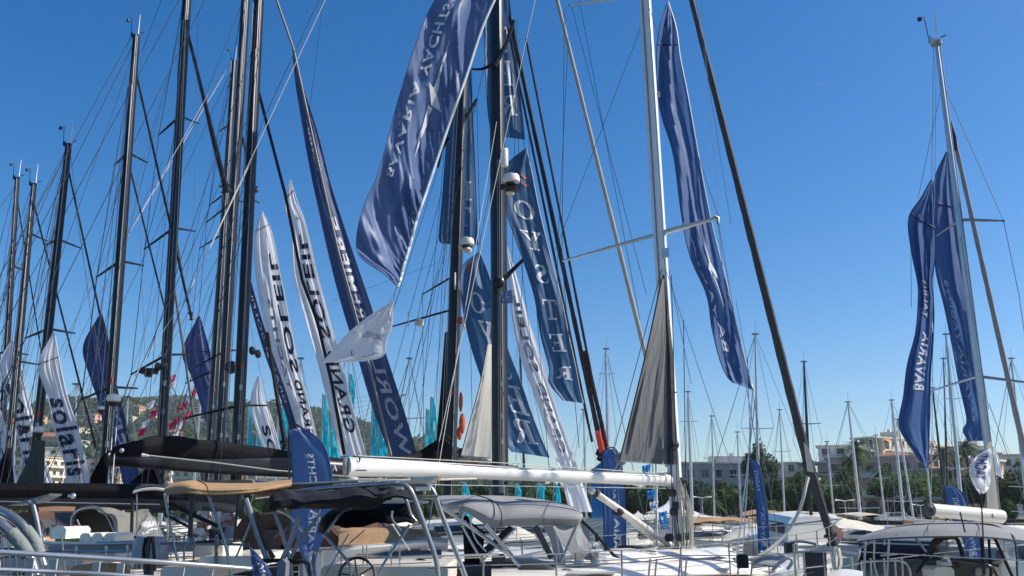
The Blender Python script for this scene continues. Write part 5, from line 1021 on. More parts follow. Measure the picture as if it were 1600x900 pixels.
feather('narrow blue feather flag leaning beside the ropes right of the white mast', [(1187, 865), (1182, 790), (1174, 722)], [(1174, 719, 1180, 720), (1175, 735, 1190, 735), (1179, 765, 1195, 765), (1182, 800, 1199, 800), (1184, 830, 1201, 830), (1185, 860, 1203, 862)], 24, bav, [('YACHTS', .2, .55, .2, .42, 'up', ink_w), (STAR, .5, .8, .42, .72, 'plain', ink_w), ('BAVARIA', .35, .7, .6, .95, 'up', ink_w)], 32)
feather('blue feather flag with rounded head behind the right yacht boom', [(1480, 870), (1478, 800), (1476, 760)], [(1476, 760, 1490, 759), (1478, 775, 1505, 772), (1482, 790, 1512, 790), (1490, 815, 1520, 815), (1505, 845, 1532, 845), (1512, 875, 1536, 875)], 17.5, bav, [('YACHTS', .3, .6, .25, .55, 'up', ink_w), ('BAVARIA', .35, .65, .6, .95, 'up', ink_w)], 33)
# turquoise cluster
tq = [(506, 632, 700, 10), (520, 640, 710, 12), (540, 655, 712, 11), (583, 648, 712, 10), (594, 662, 712, 12), (675, 636, 700, 11), (668, 655, 712, 9), (404, 660, 700, 10), (418, 668, 705, 12), (440, 650, 705, 9), (725, 752, 778, 14), (808, 755, 778, 10), (842, 755, 775, 12), (868, 755, 778, 11), (548, 600, 640, 6), (390, 650, 700, 6)]
tl_ = ['left', 'second', 'third']
for k, (x, y0, y1, w_) in enumerate(tq):
    if y1 < 730: y0 -= 16; w_ = w_ * 1.35
    rows_ = [(x, y0, x + 3, y0 + 2), (x - 1, (y0 + y1) / 2 - 5, x + w_ * (.55 + .5 * ((k * 7) % 5) / 5), (y0 + y1) / 2 + (k * 13) % 9 - 4), (x - 3, y1 - 8, x + w_ * .7, y1 - 4), (x - 4, y1 + 30, x + w_, y1 + 34)]
    r, S, G_ = banner('feather_flag', 'small turquoise feather flag ' + ['left of the white banner pole', 'right behind the white banner pole', 'left of the navy banner', 'leftmost behind the navy banner', 'second behind the navy banner', 'left of the big masts, tallest of its pair', 'left of the big masts, lower of its pair', 'beside the small white banner', 'right of the small white banner', 'right of the tilted dark strip', 'under the white boom, left', 'under the boom right of thick mast', 'under the white boom, third', 'under the white boom, rightmost', 'highest, beside the small white flag', 'left of the small white banner'][k], 'feather flag', rows_, 42 + k % 4, 42 + k % 4, tur, [(STAR, .3, .7, .3, .6, 'plain', ink_w)], amp=.25, seed=40 + k, fu=3, fv=4 + k % 4, group='turquoise feather flags far behind', nv=16, nu=6)
    part('pole', M().tube(PL([(x - 5, y1 + 60), (x - 1, y0)], 42.1 + k % 4), .06, 5), alu, r)
# crimson and white pennants strung on the pale mast
pn = [(262, 590, pnk), (272, 655, pnk), (262, 600, whc), (298, 612, pnk), (290, 622, whc), (281, 632, pnk), (287, 648, pnk), (276, 662, whc), (262, 663, pnk), (268, 680, whc), (230, 630, whc), (236, 643, pnk), (222, 660, whc), (218, 672, pnk), (300, 604, whc), (246, 640, whc), (196, 752, pnk), (190, 765, whc)]
for k, (x, y_, mm_) in enumerate(pn):
    rg = random.Random(k); dx = rg.uniform(10, 15)
    banner('pennant', ('crimson' if mm_ is pnk else 'white') + ' pennant in the string fluttering before the far hill', 'pennant', [(x, y_, x + dx, y_ - 6), (x - 1, y_ + 5, x + dx - 2, y_), (x - 3, y_ + 10, x + dx * .6, y_ + 8)], 39, 39, mm_, amp=.3, seed=60 + k, fu=3, fv=2, nv=6, nu=6, group='crimson and white pennants')
# light blue and white flags on a pole near the grey sail
for k, (x, y_, mm_, lb) in enumerate([(1003, 725, sky_c, 'light blue pennant highest on the pole under the grey sail'), (1010, 765, sky_c, 'light blue flag just below the white boom'), (1015, 782, whc, 'white and blue flag below the light blue flag'), (1029, 798, sky_c, 'light blue patterned flag before the white tents')]):
    r = banner('flag', lb, 'flag', [(x, y_ + 3, x + 14, y_), (x + 1, y_ + 12, x + 13, y_ + 9), (x + 4, y_ + (28 if k == 3 else 16), x + 13 + (4 if k == 3 else 0), y_ + (30 if k == 3 else 13))], 45, 45, mm_, [((bar(0, 0, 1, 1),), .2, .8, .4, .6, 'plain', ink_w if mm_ is sky_c else MATS['sky_blue_pennant_cloth'])], amp=.3, seed=80 + k, fu=3, fv=2, nv=8, nu=8, group='light blue flags on the pole')[0]
L = P(1025, 830, 45.2); r = thing('flag_pole', 'plain white flag pole carrying light blue flags left of the white mast', 'flag pole', (L.x, L.y, 1)); part('pole', M().tube([Vector((L.x, L.y, 1)), P(1025, 690, 45.2)], .06, 7), white, r)
# blue exhibition panel behind the feather flag
r = thing('exhibition_panel', 'bright blue panel standing behind the upright blue flag near the vang', 'panel', (P(930, 800, 46).x, 46, 1.0)); part('panel_face', M().prism(PL([(923, 735), (945, 718), (948, 815), (925, 812)], 46), (0, .3, 0)), mat('bright_blue_panel', (.02, .2, .45), .5), r); part('panel_base', M().box((P(933, 800, 46).x, 46.2, 1.3), (1.2, .8, 2.4)), white_d, r)

# faint contrail high above
cp = [P(1272, 130, 6000), P(1284, 132, 6000), P(1295, 135, 6000)]
single('contrail', M().tube(cp, [3, 9, 4], 8), mat('thin_ice_cloud', (.8, .8, .8), 1, alpha=.12), kind='structure')
# ================================================================ COCKPITS, CANOPIES AND RAILS IN THE FOREGROUND
def T(root, name, pts, Y, rpx, ma, n=8, sm=True):
    q = PL(pts, Y); q = curve(q, 5) if sm and len(q) > 2 else q
    return part(name, M().tube(q, rpx * Y / FOC, n), ma, root)
def panel(root, name, pts, Y, th, ma, sm=False): return part(name, M().prism(PL(pts, Y), (0, th, 0)), ma, root, smooth=sm)
def sheet(root, name, rows, ma, th=.02, sub=4, seed=0, wr=0.):
    rr = [curve([P(*p) for p in r], sub) for r in rows]; cols = list(zip(*rr)); cc = [curve(list(c), sub) for c in cols]; G_ = [list(r) for r in zip(*cc)]
    if wr:
        for i, r in enumerate(G_):
            for j, p in enumerate(r): r[j] = p + Vector((0, noise.noise(Vector((i * .35, j * .22, seed))) * wr, noise.noise(Vector((j * .3, i * .3, seed + 5))) * wr))
    return part(name, M().grid(G_, th), ma, root)
def seatbox(root, name, x0, y0, x1, y1, Y, dep, ma, bev=.03):
    a, b = P(x0, y1, Y), P(x1, y0, Y); m = M(); w_ = b.x - a.x; h = b.z - a.z; bv = min(bev, h * .3)
    prof = [(0, 0), (w_, 0), (w_, h - bv), (w_ - bv, h), (bv, h), (0, h - bv)]
    m.prism([Vector((a.x + u, a.y, a.z + v)) for u, v in prof], (0, dep, 0)); return part(name, m, ma, root)
# gangway rail at the lower left
L = P(-10, 905, 6.8); gw = thing('gangway', 'aluminium gangway rail with flat slanting uprights along the bottom left edge', 'gangway', L)
T(gw, 'handrail', [(-30, 861, 6.6), (120, 870, 6.9), (260, 879, 7.2), (392, 889, 7.6)], 7, 4.0, alu, 10)
T(gw, 'lower_rail', [(-30, 889, 6.6), (100, 894, 6.9), (190, 899, 7.05), (392, 913, 7.6)], 7, 3.2, alu, 10)
for k, x in enumerate((47, 83, 150, 188, 282, 327)):
    Yk = 6.75 + x * .0023; panel(gw, 'upright', [(x - 5, 868 + x * .068), (x + 6, 868 + x * .068), (x - 1, 930), (x - 12, 930)], Yk, .02, mat('pale_flat_bar', (.42, .46, .46), .5, metal=.2))
part('walkway', M().prism(PL([(-40, 935), (392, 960), (392, 975), (-40, 950)], 6.9), (0, .6, 0)), teak, gw)
# stern of the motor yacht on the left: curved polished tubes, seats, table post
L = Vector((P(60, 900, 8.5).x, 8.5, 0)); my = thing('motor_yacht_stern', 'open yacht stern with curved polished tubes and white cushions at the lower left', 'yacht stern', L)
h, d, at = hullmesh((P(40, 800, 11).x, 11.2, 0), R(172), 8, 3.4, 1.25, 1.4, full=.95); part('hull', h, white, my); part('deck', d, teak, my)
T(my, 'arch_tube', [(-40, 789, 8.2), (-5, 796, 8.1), (25, 812, 8), (44, 832, 8), (58, 856, 8), (68, 885, 8)], 8, 7, steel, 12)
T(my, 'arch_tube', [(-40, 806, 7.9), (-5, 815, 7.8), (14, 829, 7.8), (30, 846, 7.8), (46, 870, 7.8), (56, 900, 7.8)], 8, 7.5, steel, 12)
sleeve = mat('grey_green_sleeve', (.2, .23, .21), .8, bump=.3, bscale=20)
T(my, 'tube_sleeve', [(40, 827, 8), (52, 843, 8), (62, 866, 8)], 8, 9, sleeve, 12); T(my, 'tube_sleeve', [(17, 832, 7.8), (33, 850, 7.8), (44, 868, 7.8)], 7.8, 10, sleeve, 12)
T(my, 'table_post', [(51, 786), (58, 815), (66, 858)], 9, 3.4, alu_d, 10); T(my, 'post_bracket', [(44, 784), (51, 788), (58, 782)], 9, 3, alu_d)
panel(my, 'post_blade', [(13, 790), (40, 782), (78, 771), (76, 774), (56, 783), (36, 787)], 9, .25, alu_d)
T(my, 'seat_rail', [(66, 842), (78, 849), (140, 850), (213, 848)], 9.5, 3.4, alu, 10); T(my, 'seat_rail', [(118, 862), (160, 862), (204, 861)], 9.5, 2.2, alu)
panel(my, 'seat_panel', [(74, 853), (212, 851), (212, 862), (78, 864)], 9.6, .03, mat('grey_mesh_panel', (.28, .3, .34), .7)); 
for x in (119, 166, 199, 213): T(my, 'seat_post', [(x, 848), (x + 1, 890)], 9.5, 2, alu, sm=False)
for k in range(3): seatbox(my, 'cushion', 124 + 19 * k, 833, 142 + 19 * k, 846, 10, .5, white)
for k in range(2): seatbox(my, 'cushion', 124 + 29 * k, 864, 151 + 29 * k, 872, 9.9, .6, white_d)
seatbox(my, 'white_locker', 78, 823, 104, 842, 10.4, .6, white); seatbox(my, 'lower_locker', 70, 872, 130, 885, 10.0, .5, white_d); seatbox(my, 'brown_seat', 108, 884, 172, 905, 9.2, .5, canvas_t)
for k, x in enumerate((2, 12, 22, 66, 96)): T(my, 'rail_post', [(x, 835), (x + 6, 900)], 9, 1.5, steel, sm=False)
T(my, 'side_rail', [(-20, 858), (60, 862), (118, 860)], 9, 1.6, steel)
for (x0, y0, x1, y1, mm_) in [(0, 838, 22, 856, white_d), (0, 872, 40, 888, alu_d), (30, 800, 60, 812, canvas_b), (40, 840, 60, 852, canvas_t), (86, 838, 100, 846, mat('green_cloth', (.05, .2, .05), .8)), (106, 826, 120, 842, dark)]:
    seatbox(my, 'deck_gear', x0, y0, x1, y1, 10.8, .4, mm_)
part('red_fender', M().ball(P(118, 828, 11), .06, 8), red, my)
# outboard motor with hanging dark straps
L = P(228, 900, 9.3); ob = thing('outboard_motor', 'grey covered outboard motor with dark straps hanging over it', 'outboard motor', L)
rows = []
for (y_, a, b) in [(839, 216, 242), (842, 209, 250), (850, 206, 253), (862, 204, 254), (873, 203, 253), (880, 208, 249)]:
    c0, c1 = P(a, y_, 9.2), P(b, y_, 9.2); w_ = (c1.x - c0.x) / 2; cx_ = (c0.x + c1.x) / 2
    rows.append([Vector((cx_ + w_ * math.copysign(abs(math.cos(t * .3927)) ** .6, math.cos(t * .3927)), 9.3 + .17 * math.copysign(abs(math.sin(t * .3927)) ** .6, math.sin(t * .3927)), c0.z)) for t in range(17)])
m = M().grid(rows); m.add(rows[0][:-1], [tuple(range(16))]); m.add(rows[-1][:-1], [tuple(range(16))]); part('cowling', m, mat('grey_blue_cowling', (.3, .33, .42), .35, coat=.3), ob)
seatbox(ob, 'leg', 221, 878, 236, 930, 9.3, .1, dark); T(ob, 'strap', [(234, 838), (231, 856), (227, 892)], 9.0, 3.5, canvas_c); T(ob, 'strap', [(238, 838), (240, 856), (242, 892)], 9.0, 2.4, canvas_c); T(ob, 'strap', [(228, 840), (224, 862), (226, 886)], 9.02, 2.2, canvas_c); T(ob, 'panel_seam', [(236, 848), (250, 848), (250, 873), (236, 873)], 9.08, .5, ink_g, sm=False)
# yacht with dark sprayhood at left
L = Vector((P(190, 900, 13).x, 13, 0)); sh_ = thing('sailing_yacht', 'white yacht cockpit under a dark and grey sprayhood with clear window at the left', 'sailing yacht', L)
h, d, at = hullmesh((P(200, 800, 13).x, 13.4, 0), R(10), 10, 3.3, 1.35, 1.6, full=.9); part('hull', h, white, sh_); part('deck', d, white_d, sh_)
sheet(sh_, 'sprayhood', [[(112, 832, 12.5), (114, 806, 12.5), (128, 795, 12.5), (150, 793, 12.6), (165, 800, 12.6), (178, 815, 12.6), (181, 836, 12.6)], [(116, 832, 13.6), (118, 800, 13.6), (135, 790, 13.6), (158, 790, 13.6), (172, 797, 13.6), (184, 812, 13.6), (187, 836, 13.6)]], canvas_c, .03, wr=.05)
panel(sh_, 'sprayhood_end', [(114, 833), (115, 808), (128, 797), (150, 795), (164, 802), (176, 816), (180, 836)], 13.0, .02, mat('dark_green_grey_canvas', (.03, .035, .035), .85))
sheet(sh_, 'sprayhood_side', [[(150, 793, 12.4), (175, 806, 12.3), (180, 838, 12.3)], [(190, 796, 12.8), (205, 812, 12.8), (206, 836, 12.8)], [(234, 797, 13.2), (226, 815, 13.2), (212, 837, 13.1)]], mat('grey_green_canvas', (.17, .17, .15), .85, bump=.5, bscale=8), .02, wr=.08, seed=2)
sheet(sh_, 'clear_window', [[(233, 799, 13.1), (222, 820, 13.0), (210, 838, 12.9)], [(244, 815, 13.2), (236, 828, 13.1), (226, 842, 13.0)], [(256, 836, 13.2), (250, 842, 13.1), (240, 846, 13.0)]], vinyl, .01, wr=.05, seed=3)
T(sh_, 'flag_staff', [(207, 782), (205, 850)], 11, 2.6, canvas_c, sm=False); T(sh_, 'hood_frame', [(112, 834), (113, 806), (130, 794), (160, 797), (182, 838)], 12.4, 1.6, steel)
for x, y_ in ((120, 812), (124, 822), (96, 826)): T(sh_, 'strut', [(x, y_), (x + 12, y_ + 26)], 12.2, 1.4, steel, sm=False)
sheet(sh_, 'rear_awning', [[(60, 795, 13.5), (90, 793, 13.5), (118, 794, 13.5)], [(62, 802, 12.8), (90, 801, 12.8), (115, 801, 12.8)]], mat('mid_brown_canvas', (.25, .14, .07), .85), .02)
# small hardtop over the boom end
ht = thing('hardtop_canopy', 'small domed hardtop canopy just under the end of the long black boom', 'canopy', P(236, 800, 12))
sheet(ht, 'roof', [[(207, 768, 11.6), (222, 761, 11.6), (245, 760, 11.6), (268, 765, 11.6)], [(214, 760, 12.4), (228, 757, 12.4), (250, 757, 12.4), (272, 761, 12.4)]], dark, .05); sheet(ht, 'roof_rim', [[(207, 771, 11.58), (222, 767, 11.58), (245, 766, 11.58), (268, 769, 11.58)], [(208, 769, 11.57), (223, 764, 11.57), (245, 763, 11.57), (268, 767, 11.57)]], white_d, .03)
T(ht, 'post', [(214, 770), (214, 840)], 11.8, 1.2, steel, sm=False); T(ht, 'post', [(262, 770), (262, 840)], 11.8, 1.2, steel, sm=False)
# yacht with tan canopy
L = Vector((P(340, 900, 10).x, 10, 0)); tc = thing('sailing_yacht', 'white yacht cockpit under the tan canopy with solar panel', 'sailing yacht', L)
h, d, at = hullmesh((P(350, 800, 11).x, 11.2, 0), R(-8), 9, 3.4, 1.55, 1.75, full=.92); part('hull', h, white, tc); part('deck', d, white, tc)
sheet(tc, 'canopy', [[(256, 773, 9.2), (290, 770, 9.0), (326, 772, 9.0), (380, 770, 9.0), (418, 765, 9.1), (456, 757, 9.3)], [(258, 762, 9.3), (290, 756, 9.1), (324, 761, 9.1), (380, 761, 9.1), (418, 758, 9.2), (456, 753, 9.4)], [(272, 754, 9.9), (295, 751, 9.9), (321, 753, 9.9), (380, 754, 9.9), (418, 753, 9.9), (456, 750, 9.9)], [(284, 754, 10.6), (300, 751, 10.6), (321, 751, 10.6), (380, 752, 10.6), (418, 752, 10.6), (456, 749, 10.6)]], canvas_t, .02)
panel(tc, 'solar_panel', [(312, 751), (392, 750), (396, 755), (330, 756)], 9.75, .03, glassd); T(tc, 'canopy_seam', [(308, 750), (322, 758), (326, 772)], 8.98, 1, canvas_b)
for pts, r_, mm_ in [([(257, 771), (262, 800), (276, 870), (288, 905)], 2, steel), ([(325, 771), (335, 800), (352, 850), (362, 905)], 2.4, steel), ([(382, 779), (400, 825), (416, 872)], 4, canvas_b), ([(386, 782), (408, 828), (424, 872)], 2.4, steel), ([(394, 812), (378, 850), (368, 872)], 1.6, steel), ([(264, 786), (292, 800), (340, 822)], 3, canvas_c), ([(258, 804), (300, 826)], 2, canvas_c), ([(264, 801), (294, 815)], 2, steel), ([(300, 770), (297, 838)], 3.8, dark), ([(372, 772), (366, 846)], 2, dark)]:
    T(tc, 'canopy_post', pts, 9.1, r_, mm_, sm=len(pts) > 2)
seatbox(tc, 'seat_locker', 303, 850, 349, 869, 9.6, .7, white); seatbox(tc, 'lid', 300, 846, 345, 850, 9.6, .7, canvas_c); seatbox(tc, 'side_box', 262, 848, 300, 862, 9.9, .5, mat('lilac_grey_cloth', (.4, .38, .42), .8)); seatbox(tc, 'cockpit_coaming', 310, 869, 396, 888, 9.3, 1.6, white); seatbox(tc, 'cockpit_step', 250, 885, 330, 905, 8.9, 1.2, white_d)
part('winch', M().lathe(P(300, 846, 9.7), [(.06, 0), (.05, .04), (.07, .07), (.03, .09)], 12), steel, tc)
T(tc, 'side_rail', [(222, 849), (300, 850), (390, 851)], 9.2, 1.8, alu_d); T(tc, 'lifeline', [(300, 835), (390, 855)], 9.2, .7, steel)
for x in (288, 303, 337, 340): T(tc, 'stanchion', [(x, 838), (x - 1, 900)], 9.25, 1.5, alu_d, sm=False)
# people on the yacht behind
skin = mat('tanned_skin', (.42, .22, .14), .6, var=.1); shirt = mat('white_shirt_cloth', (.75, .74, .74), .85, bump=.3, bscale=20); trous = mat('dark_trouser_cloth', (.02, .022, .03), .85); hair_d = mat('dark_brown_hair', (.03, .02, .015), .6); hair_l = mat('light_brown_hair', (.2, .12, .06), .6); lil = mat('pale_lilac_dress', (.6, .58, .66), .85)
def skinmesh(name, ch, ma, root, sub=1):
    """ch: list of chains of (point, radius); chains start at a shared vertex index"""
    vs = []; es = []; rs = []
    for c in ch:
        prev = None
        for q in c:
            if isinstance(q, int): prev = q; continue
            vs.append(q[0]); rs.append(q[1]); i = len(vs) - 1
            if prev is not None: es.append((prev, i))
            prev = i
    me = bpy.data.meshes.new('tmp'); me.from_pydata([tuple(v) for v in vs], es, []); ob_ = bpy.data.objects.new('tmp', me); col.objects.link(ob_)
    mo = ob_.modifiers.new('s', 'SKIN'); ob_.modifiers.new('u', 'SUBSURF').levels = sub
    for i, r_ in enumerate(rs): me.skin_vertices[0].data[i].radius = (r_, r_ * .8)
    me.skin_vertices[0].data[0].use_root = True
    bpy.context.view_layer.update(); m2 = bpy.data.meshes.new_from_object(ob_.evaluated_get(bpy.context.evaluated_depsgraph_get()))
    m = M().add([v.co.copy() for v in m2.vertices], [tuple(p.vertices) for p in m2.polygons]); bpy.data.objects.remove(ob_); bpy.data.meshes.remove(me); bpy.data.meshes.remove(m2)
    return part(name, m, ma, root)
def person(label, foot, H, face, arms, top, bottom, hair, longhair=False, dress=False):
    F = Vector(foot); root = thing('person', label, 'person', foot, 'people standing on a yacht'); u = H / 1.75
    ca, sa = math.cos(face), math.sin(face)
    def q(x, y, z): return F + Vector((x * ca - y * sa, x * sa + y * ca, z)) * u      # x right, y forward
    body = [[(q(0, 0, .98), .14), (q(0, 0, 1.15), .125), (q(0, .01, 1.34), .155), (q(0, 0, 1.46), .09), (q(0, .01, 1.53), .055), (q(0, .03, 1.6), .085), (q(0, .02, 1.69), .09), (q(0, .01, 1.74), .05)]]
    for s_, (el, ha) in zip((-1, 1), arms):
        body.append([3, (q(s_ * .17, 0, 1.43), .06), (q(*el), .04), (q(*ha), .028), (q(ha[0], ha[1] + .05, ha[2] - .04), .03)])
    for s_ in (-1, 1): body.append([0, (q(s_ * .09, 0, .9), .095), (q(s_ * .11, .02, .5), .062), (q(s_ * .11, -.02, .1), .04), (q(s_ * .12, .1, .03), .035)])
    skinmesh('body', body, skin, root)
    t = [[(q(0, 0, 1.0), .158), (q(0, 0, 1.15), .145), (q(0, .01, 1.34), .172), (q(0, 0, 1.45), .1)]]
    for s_, (el, ha) in zip((-1, 1), arms): t.append([3, (q(s_ * .175, 0, 1.42), .075), (q(s_ * .175, 0, 1.42).lerp(q(*el), .7), .058)])
    skinmesh('shirt', t, top, root)
    if dress: part('skirt', M().lathe(q(0, 0, .45), [(.34, 0), (.28, .25), (.2, .5), (.15, .6)], 14), bottom, root)
    else:
        tr = [[(q(0, 0, .97), .15)]] + [[0, (q(s_ * .09, 0, .88), .108), (q(s_ * .11, .02, .5), .078), (q(s_ * .11, -.02, .12), .06)] for s_ in (-1, 1)]; skinmesh('trousers', tr, bottom, root)
    hm = M().ball(q(0, -.01, 1.68), .115 * u, 12, (1, 1, 1)); 
    if longhair: hm.tube([q(0, -.06, 1.66), q(0, -.09, 1.5), q(0, -.1, 1.36)], [.09 * u, .085 * u, .04 * u], 8)
    part('hair', hm, hair, root)
    for s_ in (-1, 1):
        e_ = q(s_ * .035, .115, 1.665); part('eye', M().ball(e_, .012 * u, 6), white, root); part('ear', M().ball(q(s_ * .1, .02, 1.66), .025 * u, 6, (.4, 1, 1.3)), skin, root)
    part('nose', M().ball(q(0, .13, 1.635), .018 * u, 6), skin, root); part('mouth', M().ball(q(0, .115, 1.6), .02 * u, 6, (1.3, .4, .4)), mat('lip_colour', (.35, .1, .08), .5), root)
    for s_, (el, ha) in zip((-1, 1), arms):
        fm = M()
        for f in range(5):
            b = q(ha[0] + (f - 2) * .018, ha[1] + .06, ha[2] - .05); fm.tube([b, b + (q(0, .03, -.03 - .006 * (2 - abs(f - 2))) - F) , b + (q(0, .035, -.07) - F)], [.009 * u, .008 * u, .006 * u], 5)
        part('fingers', fm, skin, root, kind='stuff')
Yp = 22; fz = P(300, 850, Yp).z
def ft(x, y, Y=Yp): p = P(x, y, Y); return (p.x, p.y, p.z)
person('person in white shirt with light hair standing left under the tan canopy, looking down', ft(310, 886), 1.62, R(-100), [((-.3, .1, 1.2), (-.2, .3, 1.15)), ((.3, .1, 1.2), (.15, .32, 1.12))], shirt, shirt, hair_l, True)
person('person in white t-shirt and dark trousers seen from behind, tallest of the three', ft(334, 890), 1.75, R(0), [((-.34, .0, 1.2), (-.3, .22, 1.1)), ((.34, .05, 1.18), (.26, .26, 1.1))], shirt, trous, hair_d)
person('person in pale long dress with bare arms right of the two in white shirts', ft(352, 889, 22.6), 1.62, R(150), [((-.3, .05, 1.2), (-.1, .25, 1.2)), ((.28, .05, 1.2), (.1, .28, 1.15))], lil, lil, hair_l, True, True)
# near yacht in the middle: tube frames, folded black canopy, charcoal sprayhood
L = Vector((P(560, 900, 10).x, 10, 0)); nk = thing('sailing_yacht', 'near yacht with polished arch, folded black canopy and charcoal sprayhood', 'sailing yacht', L)
h, d, at = hullmesh((P(520, 800, 11.5).x, 11.2, 0), R(6), 9.5, 3.2, 1.5, 1.7, full=.92); part('hull', h, white, nk); part('deck', d, white_d, nk)
T(nk, 'arch_tube', [(400, 776, 9.6), (500, 764, 9.3), (600, 756, 9), (625, 755, 9), (640, 764, 9), (650, 785, 9), (668, 835, 9), (682, 878, 9), (686, 920, 9)], 9, 3.8, steel, 12)
T(nk, 'arch_tube', [(560, 757, 10), (640, 755, 10), (662, 756, 10), (677, 768, 10), (688, 798, 10), (708, 850, 10), (736, 925, 10)], 10, 3.8, steel, 12)
T(nk, 'arch_tube', [(596, 769, 9.3), (622, 771, 9.3), (634, 780, 9.3), (642, 804, 9.3), (650, 815, 9.3)], 9.3, 2.6, steel, 10)
for (x0, y0, x1, y1, r_) in [(646, 776, 684, 776, 2.6), (610, 762, 630, 762, 2), (650, 840, 706, 842, 1.2), (668, 888, 722, 886, 1.6), (640, 763, 672, 762, 2), (600, 762, 560, 764, 1.6)]: T(nk, 'crossbar', [(x0, y0), (x1, y1)], 9.5, r_, steel, sm=False)
panel(nk, 'deck_lamp', [(648, 761), (671, 760), (672, 766), (650, 767)], 9.3, .08, white); panel(nk, 'deck_lamp', [(609, 761), (629, 761), (629, 765), (609, 765)], 9.2, .05, white)
panel(nk, 'solar_panel', [(632, 754), (650, 745), (685, 744), (672, 752)], 9.3, .5, white_d)
T(nk, 'canopy_tube', [(392, 772, 9.6), (470, 766, 9.5), (560, 759, 9.3), (616, 756, 9.2)], 9.4, 2, alu_d, 8); T(nk, 'canopy_tube', [(396, 764, 9.9), (440, 764, 9.8), (520, 760, 9.8)], 9.8, 4.5, canvas_c); T(nk, 'canopy_tube', [(400, 752, 9.9), (450, 757, 9.8), (560, 752, 9.8)], 9.8, 2.5, alu_d)
T(nk, 'windsurf_board', [(560, 749, 11), (640, 750, 11), (745, 748, 11.4)], 11, 1.5, white_d)
sheet(nk, 'folded_canopy', [[(421, 788, 9.3), (425, 778, 9.2), (440, 770, 9.2), (470, 768, 9.2), (520, 768, 9.2), (570, 764, 9.2), (600, 763, 9.3)], [(424, 792, 9.0), (430, 786, 8.9), (450, 782, 8.9), (480, 782, 8.9), (530, 780, 8.9), (575, 776, 8.9), (606, 770, 9.1)], [(428, 792, 9.1), (440, 791, 9.1), (460, 791, 9.1), (490, 790, 9.1), (540, 788, 9.1), (585, 784, 9.1), (610, 776, 9.2)], [(430, 789, 9.4), (445, 790, 9.4), (465, 790, 9.4), (495, 789, 9.4), (545, 787, 9.4), (588, 783, 9.4), (612, 775, 9.4)]], canvas_c, .02, wr=.05, seed=6)
sheet(nk, 'canopy_flap', [[(588, 768, 9.2), (610, 762, 9.2), (640, 768, 9.3)], [(596, 784, 9.1), (618, 778, 9.1), (645, 782, 9.2)]], canvas_c, .02, wr=.04)
sheet(nk, 'sprayhood', [[(499, 834, 9.6), (503, 815, 9.5), (520, 800, 9.5), (548, 793, 9.5), (600, 790, 9.5), (640, 788, 9.5), (652, 796, 9.6), (655, 812, 9.7)], [(504, 834, 9.3), (512, 826, 9.2), (535, 822, 9.2), (560, 823, 9.2), (600, 820, 9.2), (636, 818, 9.2), (648, 815, 9.3), (652, 813, 9.5)]], canvas_k, .02, wr=.05, seed=7)
sheet(nk, 'sprayhood_top', [[(530, 797, 9.6), (560, 792, 9.6), (600, 789, 9.6), (645, 787, 9.6)], [(560, 786, 10.4), (600, 780, 10.4), (620, 778, 10.4), (670, 783, 10.4)]], canvas_gd, .02)
for pts, r_ in [([(511, 832), (520, 818), (535, 800), (548, 795)], 1.8), ([(613, 798), (613, 812), (627, 830)], 1.8), ([(505, 834), (545, 880), (548, 905)], 2.2), ([(640, 820), (600, 880), (590, 905)], 2), ([(545, 834), (505, 905)], 1.2), ([(570, 828), (545, 850)], 1)]: T(nk, 'hood_frame', pts, 9.15, r_, steel, sm=len(pts) > 2)
for pts, r_, mm_ in [([(425, 792), (440, 830), (452, 872), (456, 905)], 3, alu_d), ([(430, 794), (452, 805), (474, 830)], 2.6, alu), ([(468, 806), (452, 850), (440, 878)], 4.2, alu_d), ([(496, 810), (470, 840), (452, 876), (438, 905)], 2.6, alu_d), ([(500, 803), (462, 858), (440, 905)], 2, alu_d), ([(400, 800), (416, 850), (428, 872)], 3.2, canvas_b), ([(384, 779), (404, 840), (420, 880)], 4, alu_d)]:
    T(nk, 'frame_tube', pts, 9.0, r_, mm_, sm=len(pts) > 2)
T(nk, 'stern_rail', [(404, 876), (440, 876), (478, 878), (484, 890), (486, 910)], 8.9, 3, canvas_c); T(nk, 'stern_rail', [(412, 872), (412, 905)], 8.9, 2, alu_d, sm=False); T(nk, 'stern_rail', [(470, 880), (471, 905)], 8.9, 2.2, alu_d, sm=False)
seatbox(nk, 'engine_block', 432, 874, 447, 905, 8.7, .15, mat('grey_plastic', (.16, .17, .2), .5)); seatbox(nk, 'cockpit_side', 500, 885, 700, 915, 9.8, 1.6, white_d)
def wheel(root, cx_, cy_, rpx, Y, ma=dark, sp=5):
    c = P(cx_, cy_, Y); r_ = rpx * Y / FOC; m = M().tube([c + Vector((r_ * math.cos(a * .2618), .02 * math.sin(a), r_ * math.sin(a * .2618))) for a in range(25)], .014, 6)
    o = part('steering_wheel', m, ma, root)
    for a in range(sp): part('spoke', M().tube([c, c + Vector((r_ * math.cos(a * 6.283 / sp + .5), 0, r_ * math.sin(a * 6.283 / sp + .5)))], .008, 5), ma, o)
    part('wheel_hub', M().lathe(c, [(.03, -.03), (.04, .03)], 10, (0, 1, 0)), steel, o)
wheel(nk, 558, 900, 26, 9.4); wheel(nk, 657, 893, 17, 11)
seatbox(nk, 'wheel_pedestal', 549, 900, 567, 940, 9.6, .2, white_d); seatbox(nk, 'instrument_panel', 645, 884, 672, 892, 10.6, .15, dark)
for y_ in (870, 882): T(nk, 'lifeline', [(530, y_ + 2), (600, y_), (675, y_ - 3)], 9.9, .8, steel)
for x in (533, 567, 573, 611, 624): T(nk, 'stanchion', [(x, 853), (x + 1, 905)], 9.9, 1.1, steel, sm=False)
